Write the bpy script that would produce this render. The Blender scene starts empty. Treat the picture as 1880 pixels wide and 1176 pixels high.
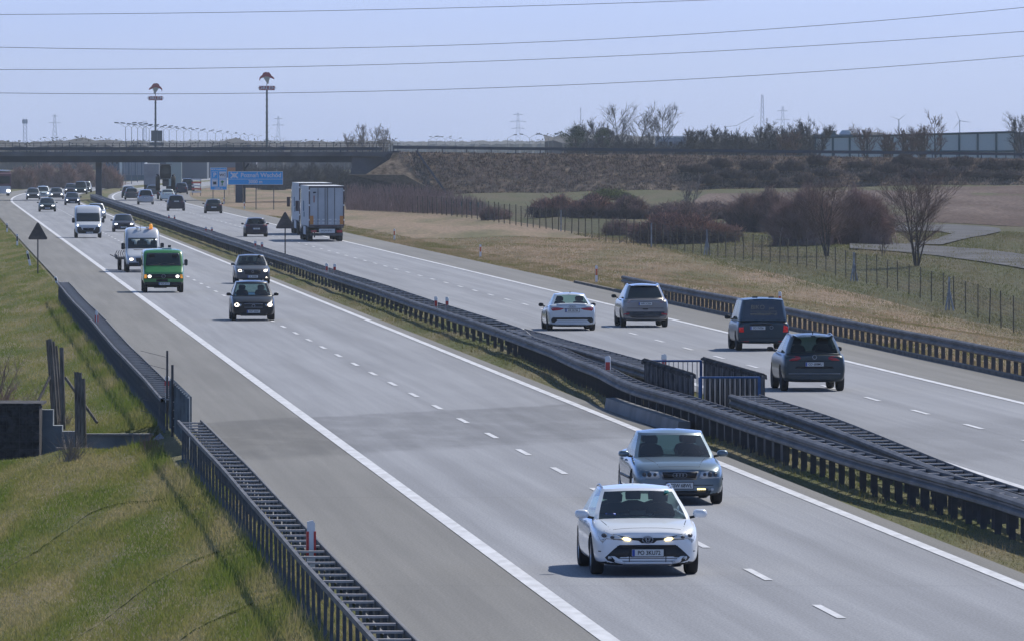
import bpy, bmesh, math, random
import numpy as np
from mathutils import Vector, Matrix
from mathutils.bvhtree import BVHTree

# ------------------------------------------------------------------ scene, camera, light
scene = bpy.context.scene
COL = scene.collection
F, H, YH = 16940.0, 7.1, 262.0          # focal length in photo pixels, eye height, horizon row
DG = bpy.context.evaluated_depsgraph_get

def XA(px, Y): return (px - 940.0) / F * Y
def ZA(py, Y): return H - (py - YH) * Y / F
def P(px, py, z=0.0):
    Y = F * (H - z) / (py - YH)
    return (XA(px, Y), Y)

def clamp(v, a=0.0, b=1.0): return max(a, min(b, v))
def sstep(a, b, v):
    t = clamp((v - a) / (b - a)); return t * t * (3 - 2 * t)

def xl(Y):
    """x of the outer edge line of the near carriageway at depth Y"""
    x = 1.4 - .063 * (Y - 131.6)
    if Y > 1080: x += .5 * .00016 * (min(Y, 2400) - 1080) ** 2 + (max(Y - 2400, 0)) * .21
    return x

# ------------------------------------------------------------------ materials
def nodes_of(name):
    m = bpy.data.materials.new(name); m.use_nodes = True
    nt = m.node_tree
    return m, nt, nt.nodes['Principled BSDF']

def mat(name, col, rough=.6, metal=0., coat=0., var=0., scale=3., bump=0., bscale=20., spec=None, col2=None, stretch=None, emis=None, estr=0.):
    m, nt, b = nodes_of(name)
    b.inputs['Base Color'].default_value = (*col, 1)
    b.inputs['Roughness'].default_value = rough
    b.inputs['Metallic'].default_value = metal
    b.inputs['Coat Weight'].default_value = coat
    b.inputs['Coat Roughness'].default_value = .06
    if spec is not None: b.inputs['Specular IOR Level'].default_value = spec
    if emis:
        b.inputs['Emission Color'].default_value = (*emis, 1); b.inputs['Emission Strength'].default_value = estr
    if var or col2 or bump:
        tc = nt.nodes.new('ShaderNodeTexCoord')
        mp = nt.nodes.new('ShaderNodeMapping')
        nt.links.new(tc.outputs['Object'], mp.inputs['Vector'])
        if stretch: mp.inputs['Scale'].default_value = stretch
    if var or col2:
        n = nt.nodes.new('ShaderNodeTexNoise'); n.inputs['Scale'].default_value = scale; n.inputs['Detail'].default_value = 5
        nt.links.new(mp.outputs[0], n.inputs['Vector'])
        r = nt.nodes.new('ShaderNodeValToRGB')
        c2 = col2 if col2 else tuple(max(0, c * (1 - var)) for c in col)
        c1 = col if col2 else tuple(min(1, c * (1 + var)) for c in col)
        r.color_ramp.elements[0].position = .35; r.color_ramp.elements[1].position = .65
        r.color_ramp.elements[0].color = (*c2, 1); r.color_ramp.elements[1].color = (*c1, 1)
        nt.links.new(n.outputs['Fac'], r.inputs['Fac'])
        nt.links.new(r.outputs['Color'], b.inputs['Base Color'])
    if bump:
        n2 = nt.nodes.new('ShaderNodeTexNoise'); n2.inputs['Scale'].default_value = bscale; n2.inputs['Detail'].default_value = 4
        nt.links.new(mp.outputs[0], n2.inputs['Vector'])
        bp = nt.nodes.new('ShaderNodeBump'); bp.inputs['Strength'].default_value = bump; bp.inputs['Distance'].default_value = .05
        nt.links.new(n2.outputs['Fac'], bp.inputs['Height']); nt.links.new(bp.outputs[0], b.inputs['Normal'])
    return m

def glass_mat(name, tint=(.55, .66, .66), gloss=.05):
    m, nt, b = nodes_of(name)
    nt.nodes.remove(b)
    out = nt.nodes['Material Output']
    tr = nt.nodes.new('ShaderNodeBsdfTransparent'); tr.inputs['Color'].default_value = (*tint, 1)
    gl = nt.nodes.new('ShaderNodeBsdfGlossy'); gl.inputs['Roughness'].default_value = gloss
    fr = nt.nodes.new('ShaderNodeFresnel'); fr.inputs['IOR'].default_value = 1.5
    mx = nt.nodes.new('ShaderNodeMixShader')
    nt.links.new(fr.outputs[0], mx.inputs[0]); nt.links.new(tr.outputs[0], mx.inputs[1]); nt.links.new(gl.outputs[0], mx.inputs[2])
    nt.links.new(mx.outputs[0], out.inputs['Surface'])
    return m

M = {}
M['steel'] = mat('galvanised_steel', (.078, .078, .083), .6, .15, var=.5, scale=.9)
M['steel_dark'] = mat('weathered_steel', (.055, .055, .06), .65, .1, var=.4, scale=2.)
M['rung'] = mat('crossbar_steel', (.46, .42, .40), .5, .2, var=.3, scale=1.2)
M['concrete'] = mat('concrete', (.19, .195, .205), .9, var=.22, scale=.5, bump=.2, bscale=8)
M['concrete_wall'] = mat('stained_concrete', (.23, .26, .29), .85, var=.3, scale=1.1, bump=.2, bscale=8)
M['soil'] = mat('soil', (.1, .075, .05), .95, spec=.05, var=.4, scale=2, bump=.6, bscale=6)
M['gravel'] = mat('gravel', (.25, .24, .23), .95, var=.5, scale=9, bump=.8, bscale=14)
M['wood'] = mat('weathered_wood', (.14, .125, .11), .9, var=.5, scale=5, stretch=(6, 6, .6), bump=.4)
M['white'] = mat('white_plastic', (.75, .75, .75), .5, var=.08)
M['red'] = mat('red_reflector', (.55, .04, .03), .45)
M['orange_red'] = mat('orange_reflector', (.6, .14, .05), .45)
M['black'] = mat('black_plastic', (.012, .013, .015), .5)
M['rubber'] = mat('tyre_rubber', (.018, .018, .02), .85)
M['under'] = mat('dark_underbody', (.012, .012, .014), .9)
M['rim'] = mat('alloy_rim', (.45, .46, .48), .35, .8)
M['rim_dark'] = mat('dark_rim', (.08, .08, .09), .45, .6)
M['chrome'] = mat('chrome', (.7, .71, .73), .18, 1.)
M['dull_chrome'] = mat('dull_chrome', (.32, .34, .37), .35, .8)
M['plate'] = mat('plate_white', (.62, .63, .62), .5)
M['plate_blue'] = mat('plate_blue', (.02, .07, .35), .5)
M['ink'] = mat('plate_ink', (.015, .015, .02), .6)
M['glass'] = glass_mat('tinted_glass', (.46, .6, .6))
M['glass_dark'] = mat('dark_glass', (.012, .02, .024), .08, spec=.6, coat=0.)
M['glass_clear'] = glass_mat('lamp_glass', (.85, .88, .9))
M['lamp_inner'] = mat('lamp_reflector', (.60, .63, .66), .25, .25)
M['lamp_on'] = mat('lit_headlight', (1, .9, .7), .4, emis=(1., .88, .72), estr=4.)
M['lamp_white'] = mat('lit_white_headlight', (1, 1, 1), .4, emis=(.93, .95, 1.), estr=5.)
M['lamp_yellow'] = mat('lit_running_light', (1, .9, .6), .4, emis=(1., .78, .35), estr=2.6)
M['tail_red'] = mat('tail_lamp', (.38, .02, .035), .2, coat=.4)
M['tail_lit'] = mat('lit_tail_lamp', (.42, .012, .015), .3, emis=(1., .03, .03), estr=.12, var=.5, scale=14)
M['tail_clear'] = mat('clear_tail_lamp', (.5, .42, .45), .2, .3)
M['seat'] = mat('seat_fabric', (.035, .04, .045), .9)
M['dash'] = mat('dashboard', (.02, .022, .025), .7)
M['skin'] = mat('skin', (.45, .28, .2), .6)
M['cloth'] = mat('dark_clothing', (.03, .035, .05), .9)
M['amber'] = mat('amber_lens', (.8, .3, .03), .25, emis=(1, .4, .05), estr=.5)

# ------------------------------------------------------------------ mesh builder
class MB:
    def __init__(s): s.v = []; s.f = []
    def add(s, vs, fs):
        n = len(s.v); s.v += [tuple(v) for v in vs]; s.f += [tuple(i + n for i in f) for f in fs]; return s
    def box(s, x0, x1, y0, y1, z0, z1):
        vs = [(x, y, z) for x in (x0, x1) for y in (y0, y1) for z in (z0, z1)]
        return s.add(vs, [(0, 1, 3, 2), (4, 6, 7, 5), (0, 4, 5, 1), (2, 3, 7, 6), (0, 2, 6, 4), (1, 5, 7, 3)])
    def cbox(s, c, sz, R=None):
        vs = []
        for x in (-.5, .5):
            for y in (-.5, .5):
                for z in (-.5, .5):
                    v = Vector((x * sz[0], y * sz[1], z * sz[2]))
                    if R: v = R @ v
                    vs.append(v + Vector(c))
        return s.add(vs, [(0, 1, 3, 2), (4, 6, 7, 5), (0, 4, 5, 1), (2, 3, 7, 6), (0, 2, 6, 4), (1, 5, 7, 3)])
    def tube(s, pts, r, n=6, cap=True):
        pts = [Vector(p) for p in pts]
        if not hasattr(r, '__len__'): r = [r] * len(pts)
        base = len(s.v); rings = []
        for i, p in enumerate(pts):
            d = (pts[min(i + 1, len(pts) - 1)] - pts[max(i - 1, 0)])
            if d.length < 1e-9: d = Vector((0, 0, 1))
            d.normalize()
            a = d.cross(Vector((0, 0, 1)) if abs(d.z) < .9 else Vector((1, 0, 0))).normalized(); b = d.cross(a)
            ring = []
            for k in range(n):
                t = 2 * math.pi * k / n
                s.v.append(tuple(p + (a * math.cos(t) + b * math.sin(t)) * r[i])); ring.append(len(s.v) - 1)
            rings.append(ring)
        for A, B in zip(rings, rings[1:]):
            for k in range(n): s.f.append((A[k], A[(k + 1) % n], B[(k + 1) % n], B[k]))
        if cap and n > 2: s.f.append(tuple(rings[0][::-1])); s.f.append(tuple(rings[-1]))
        return s
    def prism(s, poly, y0, y1, axis='y'):
        """extrude a polygon given in the plane across axis"""
        n = len(poly)
        def mk(a, b, t): return {'y': (a, t, b), 'x': (t, a, b), 'z': (a, b, t)}[axis]
        vs = [mk(a, b, y0) for a, b in poly] + [mk(a, b, y1) for a, b in poly]
        fs = [tuple(range(n)), tuple(range(2 * n - 1, n - 1, -1))] + [(i, i + n, (i + 1) % n + n, (i + 1) % n) for i in range(n)]
        return s.add(vs, fs)
    def lathe(s, prof, n=24, axis='x', c=(0, 0, 0)):
        """profile of (radius, along) spun round an axis through c"""
        base = len(s.v)
        for r, t in prof:
            for k in range(n):
                a = 2 * math.pi * k / n; u, w = r * math.cos(a), r * math.sin(a)
                s.v.append({'x': (c[0] + t, c[1] + u, c[2] + w), 'z': (c[0] + u, c[1] + w, c[2] + t), 'y': (c[0] + u, c[1] + t, c[2] + w)}[axis])
        m = len(prof)
        for i in range(m - 1):
            for k in range(n):
                a = base + i * n + k; b = base + i * n + (k + 1) % n
                s.f.append((a, b, b + n, a + n))
        return s
    def build(s, name, m, parent=None, smooth=False, recalc=False):
        me = bpy.data.meshes.new(name)
        me.from_pydata(s.v, [], s.f); me.update()
        if recalc:
            bm = bmesh.new(); bm.from_mesh(me); bmesh.ops.recalc_face_normals(bm, faces=bm.faces); bm.to_mesh(me); bm.free()
        for mm in (m if isinstance(m, (list, tuple)) else [m]): me.materials.append(mm)
        if smooth: me.polygons.foreach_set('use_smooth', [True] * len(me.polygons))
        return link(name, me, parent)

def link(name, me, parent=None):
    o = bpy.data.objects.new(name, me); COL.objects.link(o)
    if parent: o.parent = parent
    return o

def tag(o, label=None, cat=None, group=None, kind=None):
    if label: o['label'] = label
    if cat: o['category'] = cat
    if group: o['group'] = group
    if kind: o['kind'] = kind
    return o

def empty(name, loc, rz=0., label=None, cat=None, group=None):
    o = bpy.data.objects.new(name, None); COL.objects.link(o)
    o.location = loc; o.rotation_euler = (0, 0, rz); o.empty_display_size = .3
    return tag(o, label, cat, group)

def children(o): return [c for c in bpy.data.objects if c.parent == o]

def copy_tree(o, parent=None, kids=None):
    if kids is None:
        kids = {}
        for c in bpy.data.objects:
            if c.parent: kids.setdefault(c.parent.name, []).append(c)
    c = o.copy(); COL.objects.link(c)
    if parent: c.parent = parent
    for ch in kids.get(o.name, []): copy_tree(ch, c, kids)
    return c

def bigmesh(name, verts, faces_n, m, kind='stuff', label=None, cat=None, smooth=False):
    """fast mesh from numpy verts (N,3) and triangles (M,3)"""
    me = bpy.data.meshes.new(name)
    nv, nf = len(verts), len(faces_n)
    me.vertices.add(nv); me.vertices.foreach_set('co', verts.astype(np.float32).ravel())
    k = faces_n.shape[1]
    me.loops.add(nf * k); me.loops.foreach_set('vertex_index', faces_n.astype(np.int32).ravel())
    me.polygons.add(nf)
    me.polygons.foreach_set('loop_start', np.arange(0, nf * k, k, dtype=np.int32))
    me.polygons.foreach_set('loop_total', np.full(nf, k, dtype=np.int32))
    me.update(calc_edges=True)
    me.materials.append(m)
    o = link(name, me)
    return tag(o, label, cat, kind=kind)

def text_mesh(s, size, m, parent, loc, rot=(math.pi / 2, 0, 0), name='lettering', depth=.002, sx=1., bold=0.):
    cu = bpy.data.curves.new(name, 'FONT'); cu.body = s; cu.size = size
    cu.align_x = 'CENTER'; cu.align_y = 'CENTER'; cu.extrude = depth; cu.offset = bold
    t = bpy.data.objects.new(name, cu); COL.objects.link(t)
    ev = t.evaluated_get(DG())
    me = bpy.data.meshes.new_from_object(ev)
    bpy.data.objects.remove(t); bpy.data.curves.remove(cu)
    me.materials.clear(); me.materials.append(m)
    o = link(name, me, parent); o.location = loc; o.rotation_euler = rot; o.scale = (sx, 1, 1)
    return o
SKY_TINT = (.66, .935, 2.24)
SKY_TINT_UP = (.74, .80, .90)
SKY_STR = .103
SUN_STR = 4.4
SUN_COL = (1.0, .94, .84)
EXPO = 0.0
LANE = (.254, .264, .290)
SHOULDER = (.184, .181, .173)
HAZE = .00006
HAZE_COL = (.82, .92, 1.0)
# ------------------------------------------------------------------ world, sun, camera
SUN = Vector((.60, .74, 1.0)).normalized()          # towards the sun: ahead and right of the camera
el = math.asin(SUN.z); az = math.atan2(SUN.x, SUN.y)
w = bpy.data.worlds.new('World'); scene.world = w; w.use_nodes = True
nt = w.node_tree; bg = nt.nodes['Background']
sky = nt.nodes.new('ShaderNodeTexSky'); sky.sky_type = 'NISHITA'; sky.sun_disc = False
sky.sun_elevation = el; sky.sun_rotation = az
sky.air_density = 1.3; sky.dust_density = .5; sky.ozone_density = 3.
mul = nt.nodes.new('ShaderNodeMix'); mul.data_type = 'RGBA'; mul.blend_type = 'MULTIPLY'; mul.inputs['Factor'].default_value = 1
tcw = nt.nodes.new('ShaderNodeTexCoord'); sx = nt.nodes.new('ShaderNodeSeparateXYZ'); nt.links.new(tcw.outputs['Generated'], sx.inputs[0])
rw = nt.nodes.new('ShaderNodeValToRGB'); rw.color_ramp.elements[0].position = .03; rw.color_ramp.elements[1].position = .35
rw.color_ramp.elements[0].color = (*SKY_TINT, 1); rw.color_ramp.elements[1].color = (*SKY_TINT_UP, 1)
nt.links.new(sx.outputs[2], rw.inputs['Fac']); nt.links.new(rw.outputs[0], mul.inputs['B'])
nt.links.new(sky.outputs[0], mul.inputs['A']); mpw = nt.nodes.new('ShaderNodeMapping'); mpw.inputs['Scale'].default_value = (1, 1, 5); nzw = nt.nodes.new('ShaderNodeTexNoise'); nzw.inputs['Scale'].default_value = 9; nzw.inputs['Detail'].default_value = 5
nt.links.new(tcw.outputs['Generated'], mpw.inputs[0]); nt.links.new(mpw.outputs[0], nzw.inputs['Vector'])
rz = nt.nodes.new('ShaderNodeValToRGB'); rz.color_ramp.elements[0].position = .3; rz.color_ramp.elements[1].position = .7; rz.color_ramp.elements[0].color = (.93, .95, .975, 1); rz.color_ramp.elements[1].color = (1.06, 1.04, 1.0, 1); nt.links.new(nzw.outputs['Fac'], rz.inputs['Fac'])
cl = nt.nodes.new('ShaderNodeMix'); cl.data_type = 'RGBA'; cl.blend_type = 'MULTIPLY'; cl.inputs['Factor'].default_value = 1; nt.links.new(mul.outputs['Result'], cl.inputs['A']); nt.links.new(rz.outputs[0], cl.inputs['B'])
nt.links.new(cl.outputs['Result'], bg.inputs['Color'])
bg.inputs['Strength'].default_value = SKY_STR
L = bpy.data.lights.new('sun', 'SUN'); L.energy = SUN_STR; L.angle = math.radians(.5); L.color = SUN_COL
lo = bpy.data.objects.new('sun', L); COL.objects.link(lo)
lo.rotation_euler = SUN.to_track_quat('Z', 'Y').to_euler()
cam = bpy.data.cameras.new('camera'); co = bpy.data.objects.new('camera', cam); COL.objects.link(co)
co.location = (0, 0, H); co.rotation_euler = (math.pi / 2, 0, 0)
cam.sensor_width = 36; cam.lens = F / 1880 * 36; cam.shift_y = -(588 - YH) / 1880
cam.clip_start = 1; cam.clip_end = 20000
scene.camera = co
vs = scene.view_settings; vs.view_transform = 'Standard'; vs.look = 'None'; vs.gamma = 1; vs.exposure = EXPO
scene.cycles.volume_bounces = 1; scene.cycles.max_bounces = 8; scene.cycles.transparent_max_bounces = 16
scene.cycles.volume_step_rate = 4

# ------------------------------------------------------------------ ground height
def zr(X, Y):
    o = X - xl(Y)
    if o < -3.4:
        d = -3.4 - o
        dm = 8 + 30 * sstep(500, 1100, Y)
        z = -.06 - .12 * sstep(0, 1.0, d) - .14 * max(0, min(d, 14) - .8)
        near = sstep(240, 180, Y)
        z -= near * .30 * sstep(2., 9, d)
        z *= (1 - .7 * sstep(350, 900, Y))
        z += .07 * math.sin(X * 1.3 + Y * .045) * sstep(.8, 2.5, d) + .05 * math.sin(X * 3.1 + Y * .21) * sstep(.8, 2.5, d)
        return z
    if o > 23.2:
        d = o - 23.2
        z = -.05 - .12 * sstep(0, 2, d)
        z += sstep(1, 5, d) * (.07 * math.sin(o * .35 + Y * .012) + .04 * math.sin(o * .8 - Y * .037) + .03 * math.sin(Y * .11 + o * .2))
        z -= 1.75 * sstep(5, 18, d) * sstep(700, 430, Y)
        rise = sstep(640, 1120, Y) * (1.1 + 1.15 * clamp((X + 5) / 70)) * sstep(8, 24, d)
        return z + rise * sstep(0, 1, (X + 20) / 18 if Y > 900 else 1)
    if 8.4 < o < 12.3:
        e = sstep(8.4, 9.2, o) * sstep(12.3, 11.5, o)
        return -.04 + .10 * e + .02 * math.sin(Y * .3) * e
    return -.06
def grd(px, py, y0=110., y1=3500.):
    """ground point seen at a photo pixel, following the relief"""
    Y = y0; prev = None
    while Y < y1:
        z = H - (py - YH) * Y / F
        if z <= zr(XA(px, Y), Y):
            lo_, hi_ = Y - 4, Y
            for _ in range(12):
                m_ = (lo_ + hi_) / 2
                if H - (py - YH) * m_ / F <= zr(XA(px, m_), m_): hi_ = m_
                else: lo_ = m_
            return Vector((XA(px, hi_), hi_, zr(XA(px, hi_), hi_)))
        Y += 4
    return Vector((XA(px, y1), y1, 0))

def frange(a, b, s):
    r = []; v = a
    while v < b - 1e-6: r.append(v); v += s
    return r
UY0, UY1 = 226.0, 234.6           # the passage under the motorway
rowsY = frange(90, UY0, 2.) + [UY0, UY0 + .05] + frange(UY0 + 1, UY1, 2.) + [UY1, UY1 + .05] + [235.5, 236.5, 237.5, 238.5] + frange(240, 460, 2.5) + frange(460, 760, 5) + frange(760, 1300, 10) + frange(1300, 2400, 50) + frange(2400, 6301, 300)
colsO = [-1400, -600, -250, -120, -60, -40, -28, -22, -18, -16, -14, -13, -12, -11, -10] + frange(-9.5, -4.2, .3) + [-4.2, -3.9, -3.65, -3.4, -3.2, -3.0, -2, 0, 4, 7.5, 8.2] + frange(8.4, 12.31, .35) + [12.5, 16, 20, 22.5, 23.0, 23.2, 23.5] + frange(24, 44, .8) + frange(44, 90, 3) + frange(90, 300, 10) + [300, 400, 600, 900, 1300]
verts = []; 
for Y in rowsY:
    for o in colsO:
        X = xl(Y) + o; z = zr(X, Y)
        if UY0 + .02 < Y < UY1 + .02 and o < -4.1: z = -3.4
        elif UY1 + .02 <= Y < 238.6 and o < -4.1: z = z - .42 * (1 - sstep(234.6, 238.6, Y))
        if Y > 2000: z = -.3
        verts.append((X, Y, z))
nC = len(colsO); nR = len(rowsY)
idx = np.arange(nR * nC).reshape(nR, nC)
quads = np.stack([idx[:-1, :-1], idx[:-1, 1:], idx[1:, 1:], idx[1:, :-1]], -1).reshape(-1, 4)

# grass land material: dry and green turf in patches that run along the road
def turf(name, greens, drys, split=.5, patch=.25, fine=26., dark=.35, ystretch=.22):
    m, nt, b = nodes_of(name); b.inputs['Roughness'].default_value = .95; b.inputs['Specular IOR Level'].default_value = .15
    tc = nt.nodes.new('ShaderNodeTexCoord')
    mp = nt.nodes.new('ShaderNodeMapping'); mp.inputs['Scale'].default_value = (1, ystretch, 1)
    nt.links.new(tc.outputs['Object'], mp.inputs['Vector'])
    def noise(sc, det, src=mp):
        n = nt.nodes.new('ShaderNodeTexNoise'); n.inputs['Scale'].default_value = sc; n.inputs['Detail'].default_value = det; n.inputs['Roughness'].default_value = .6
        nt.links.new(src.outputs[0], n.inputs['Vector']); return n
    def ramp(src, c0, c1, p0, p1):
        r = nt.nodes.new('ShaderNodeValToRGB'); r.color_ramp.elements[0].position = p0; r.color_ramp.elements[1].position = p1
        r.color_ramp.elements[0].color = (*c0, 1); r.color_ramp.elements[1].color = (*c1, 1)
        nt.links.new(src, r.inputs['Fac']); return r
    g = ramp(noise(3.1, 4).outputs['Fac'], greens[0], greens[1], .3, .7)
    d = ramp(noise(2.3, 4).outputs['Fac'], drys[0], drys[1], .3, .7)
    mx = nt.nodes.new('ShaderNodeMix'); mx.data_type = 'RGBA'
    pr = ramp(noise(patch, 5).outputs['Fac'], (0, 0, 0), (1, 1, 1), split - .1, split + .1)
    nt.links.new(pr.outputs[0], mx.inputs['Factor']); nt.links.new(g.outputs[0], mx.inputs['A']); nt.links.new(d.outputs[0], mx.inputs['B'])
    fi = ramp(noise(fine, 3).outputs['Fac'], (1 - dark,) * 3, (1 + dark * .6,) * 3, .3, .7)
    mm = nt.nodes.new('ShaderNodeMix'); mm.data_type = 'RGBA'; mm.blend_type = 'MULTIPLY'; mm.inputs['Factor'].default_value = 1
    nt.links.new(mx.outputs['Result'], mm.inputs['A']); nt.links.new(fi.outputs[0], mm.inputs['B'])
    nt.links.new(mm.outputs['Result'], b.inputs['Base Color'])
    bp = nt.nodes.new('ShaderNodeBump'); bp.inputs['Strength'].default_value = .7; bp.inputs['Distance'].default_value = .12
    nt.links.new(noise(fine * .35, 4).outputs['Fac'], bp.inputs['Height']); nt.links.new(bp.outputs[0], b.inputs['Normal'])
    return m
M['turf'] = turf('turf_ground', ((.075, .09, .03), (.12, .135, .05)), ((.15, .135, .075), (.21, .18, .11)), split=.5)
M['turf_far'] = turf('rough_grass', ((.10, .10, .045), (.16, .145, .075)), ((.19, .145, .095), (.29, .215, .155)), split=.44, patch=.12, fine=5., dark=.3, ystretch=.1)
M['turf_green'] = turf('green_grass', ((.065, .072, .03), (.095, .095, .045)), ((.09, .078, .045), (.13, .108, .07)), split=.54, patch=.2, fine=6, ystretch=.1)
M['plough'] = turf('ploughed_soil', ((.075, .048, .036), (.105, .072, .055)), ((.095, .066, .052), (.19, .145, .125)), split=.5, patch=.12, fine=3., dark=.5, ystretch=.12)
tv = np.array(verts)
def ground_piece(name, csel, rsel, m):
    mask = np.zeros((nR - 1, nC - 1), bool)
    for i in range(nR - 1):
        if not rsel(rowsY[i]): continue
        for j in range(nC - 1):
            if csel(colsO[j]): mask[i, j] = True
    return quads.reshape(nR - 1, nC - 1, 4)[mask]
g1 = ground_piece('', lambda o: o < 20, lambda Y: True, None)
ob = bigmesh('ground', tv, g1, M['turf'], kind='structure')
g2 = ground_piece('', lambda o: 20 <= o < 42, lambda Y: True, None)
ob = bigmesh('verge_ground', tv, g2, M['turf_far'], kind='structure')
g3 = ground_piece('', lambda o: o >= 42, lambda Y: True, None)
ob = bigmesh('field_ground', tv, g3, M['turf_green'], kind='structure')

# ------------------------------------------------------------------ road surfaces
def road_sheet(name, o0, o1, Y0, Y1, z, m, step=6., cols=None, kind='structure'):
    ys = frange(Y0, min(Y1, 1000), step) + (frange(max(1000, Y0), Y1, 25) if Y1 > 1000 else []) + [Y1]
    os_ = cols or [o0, o1]; n = len(os_)
    vv = []; ff = []; uv = []
    for Y in ys:
        for o in os_: vv.append((xl(Y) + (o(Y) if callable(o) else o), Y, z)); uv.append(((o(Y) if callable(o) else o), Y))
    for i in range(len(ys) - 1):
        for j in range(n - 1): ff.append((i * n + j, i * n + j + 1, (i + 1) * n + j + 1, (i + 1) * n + j))
    me = bpy.data.meshes.new(name); me.from_pydata(vv, [], ff); me.update(); me.materials.append(m)
    ul = me.uv_layers.new(name='road')
    for lp in me.loops: ul.data[lp.index].uv = uv[lp.vertex_index]
    o = link(name, me); return tag(o, kind=kind)

def asphalt(name, lane, shoulder, edges, streak=.13, band=None):
    """edges: offsets between which the running lanes lie; outside them the shoulder's warmer tone"""
    m, nt, b = nodes_of(name); b.inputs['Roughness'].default_value = .8; b.inputs['Specular IOR Level'].default_value = .3
    uvn = nt.nodes.new('ShaderNodeUVMap'); uvn.uv_map = 'road'
    sep = nt.nodes.new('ShaderNodeSeparateXYZ'); nt.links.new(uvn.outputs[0], sep.inputs[0])
    def noise(sc, scale=(1, 1, 1), det=5):
        mp = nt.nodes.new('ShaderNodeMapping'); mp.inputs['Scale'].default_value = scale
        nt.links.new(uvn.outputs[0], mp.inputs['Vector'])
        n = nt.nodes.new('ShaderNodeTexNoise'); n.inputs['Scale'].default_value = sc; n.inputs['Detail'].default_value = det; n.inputs['Roughness'].default_value = .6
        nt.links.new(mp.outputs[0], n.inputs['Vector']); return n
    def math_(op, a, b_=None):
        n = nt.nodes.new('ShaderNodeMath'); n.operation = op
        if hasattr(a, 'is_linked'): nt.links.new(a, n.inputs[0])
        else: n.inputs[0].default_value = a
        if b_ is not None:
            if hasattr(b_, 'is_linked'): nt.links.new(b_, n.inputs[1])
            else: n.inputs[1].default_value = b_
        return n.outputs[0]
    def mapr(src, a, b_, c, d):
        n = nt.nodes.new('ShaderNodeMapRange'); n.interpolation_type = 'SMOOTHSTEP'
        for k, v in zip((1, 2, 3, 4), (a, b_, c, d)): n.inputs[k].default_value = v
        nt.links.new(src, n.inputs[0]); return n.outputs[0]
    wob = math_('ADD', sep.outputs[0], math_('MULTIPLY', math_('SUBTRACT', noise(.35).outputs['Fac'], .5), .5))
    lanes = math_('MULTIPLY', mapr(wob, edges[0] - .12, edges[0] + .12, 0, 1), mapr(wob, edges[1] - .12, edges[1] + .12, 1, 0))
    mx = nt.nodes.new('ShaderNodeMix'); mx.data_type = 'RGBA'
    nt.links.new(lanes, mx.inputs['Factor']); mx.inputs['A'].default_value = (*shoulder, 1); mx.inputs['B'].default_value = (*lane, 1)
    # wear: wheel tracks, oil line, long streaks, blotches, aggregate speckle
    ph = math_('SUBTRACT', sep.outputs[0], edges[0]); trk = math_('COSINE', math_('MULTIPLY', ph, 2 * math.pi / 1.9))
    s1 = mapr(noise(1.6, (1, .012, 1), 4).outputs['Fac'], .3, .7, 1 - streak, 1 + streak * .7)
    s2 = mapr(noise(.12, (1, .25, 1), 6).outputs['Fac'], .3, .7, .93, 1.05)
    s3 = mapr(noise(26, (1, .3, 1), 3).outputs['Fac'], .25, .75, .80, 1.2)
    t_ = math_('ADD', 1.0, math_('MULTIPLY', math_('MULTIPLY', trk, lanes), -.045))
    tot = math_('MULTIPLY', math_('MULTIPLY', s1, s2), math_('MULTIPLY', s3, t_))
    # joints across the slab every so often, faint
    cj = math_('FRACT', math_('DIVIDE', sep.outputs[1], 37.0)); jt = mapr(cj, .0, .006, .80, 1.0)
    tot = math_('MULTIPLY', tot, jt)
    if band:        # older, darker surfacing over the culvert, its ends ragged and skewed
        u = math_('ADD', math_('SUBTRACT', sep.outputs[1], math_('MULTIPLY', sep.outputs[0], band[4])), math_('MULTIPLY', math_('SUBTRACT', noise(.55, (1, .35, 1), 6).outputs['Fac'], .5)  , 5.))
        bm_ = math_('MULTIPLY', mapr(u, band[0], band[1], 0, 1), mapr(u, band[2], band[3], 1, 0))
        bl_ = math_('MULTIPLY', bm_, mapr(noise(.8, (1, .2, 1), 5).outputs['Fac'], .3, .6, .35, 1.))
        tot = math_('MULTIPLY', tot, math_('SUBTRACT', 1.0, math_('MULTIPLY', bl_, band[5])))
    mm = nt.nodes.new('ShaderNodeVectorMath'); mm.operation = 'SCALE'
    nt.links.new(mx.outputs['Result'], mm.inputs[0]); nt.links.new(tot, mm.inputs['Scale'])
    nt.links.new(mm.outputs[0], b.inputs['Base Color'])
    bp = nt.nodes.new('ShaderNodeBump'); bp.inputs['Strength'].default_value = .15; bp.inputs['Distance'].default_value = .01
    nt.links.new(noise(60).outputs['Fac'], bp.inputs['Height']); nt.links.new(bp.outputs[0], b.inputs['Normal'])
    return m
M['asph_l'] = asphalt('worn_asphalt_left', LANE, SHOULDER, (-.05, 7.9), band=(209.5, 212.5, 238., 240., 1.6, .31))
M['asph_r'] = asphalt('worn_asphalt_right', LANE, SHOULDER, (12.3, 20.1), band=(182., 186., 206, 211., 1.6, .18))
M['asph_patch'] = asphalt('darker_asphalt', tuple(c * .74 for c in LANE), tuple(c * .80 for c in LANE), (-.05, 7.9), .1)
M['asph_path'] = mat('pale_side_road', (.115, .115, .12), .95, var=.25, spec=.1, scale=.3)
M['paint'] = mat('road_paint', (.66, .67, .70), .6, col2=(.50, .505, .52), scale=3.5, stretch=(1, .25, 1))
road_sheet('road_near_carriageway', -3.15, 8.35, 90, 2400, 0., M['asph_l'], cols=[-3.15, 0, 3.9, 8.35])
road_sheet('road_far_carriageway', 12.15, 23.05, 90, 2400, 0., M['asph_r'], cols=[12.15, 16.4, 23.05])
def line(name, o, w, Y0, Y1, z=.010): return road_sheet(name, 0, 0, Y0, Y1, z, M['paint'], cols=[o - w / 2, o + w / 2])
line('road_marking_edge_line', 0, .28, 90, 2300)
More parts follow.
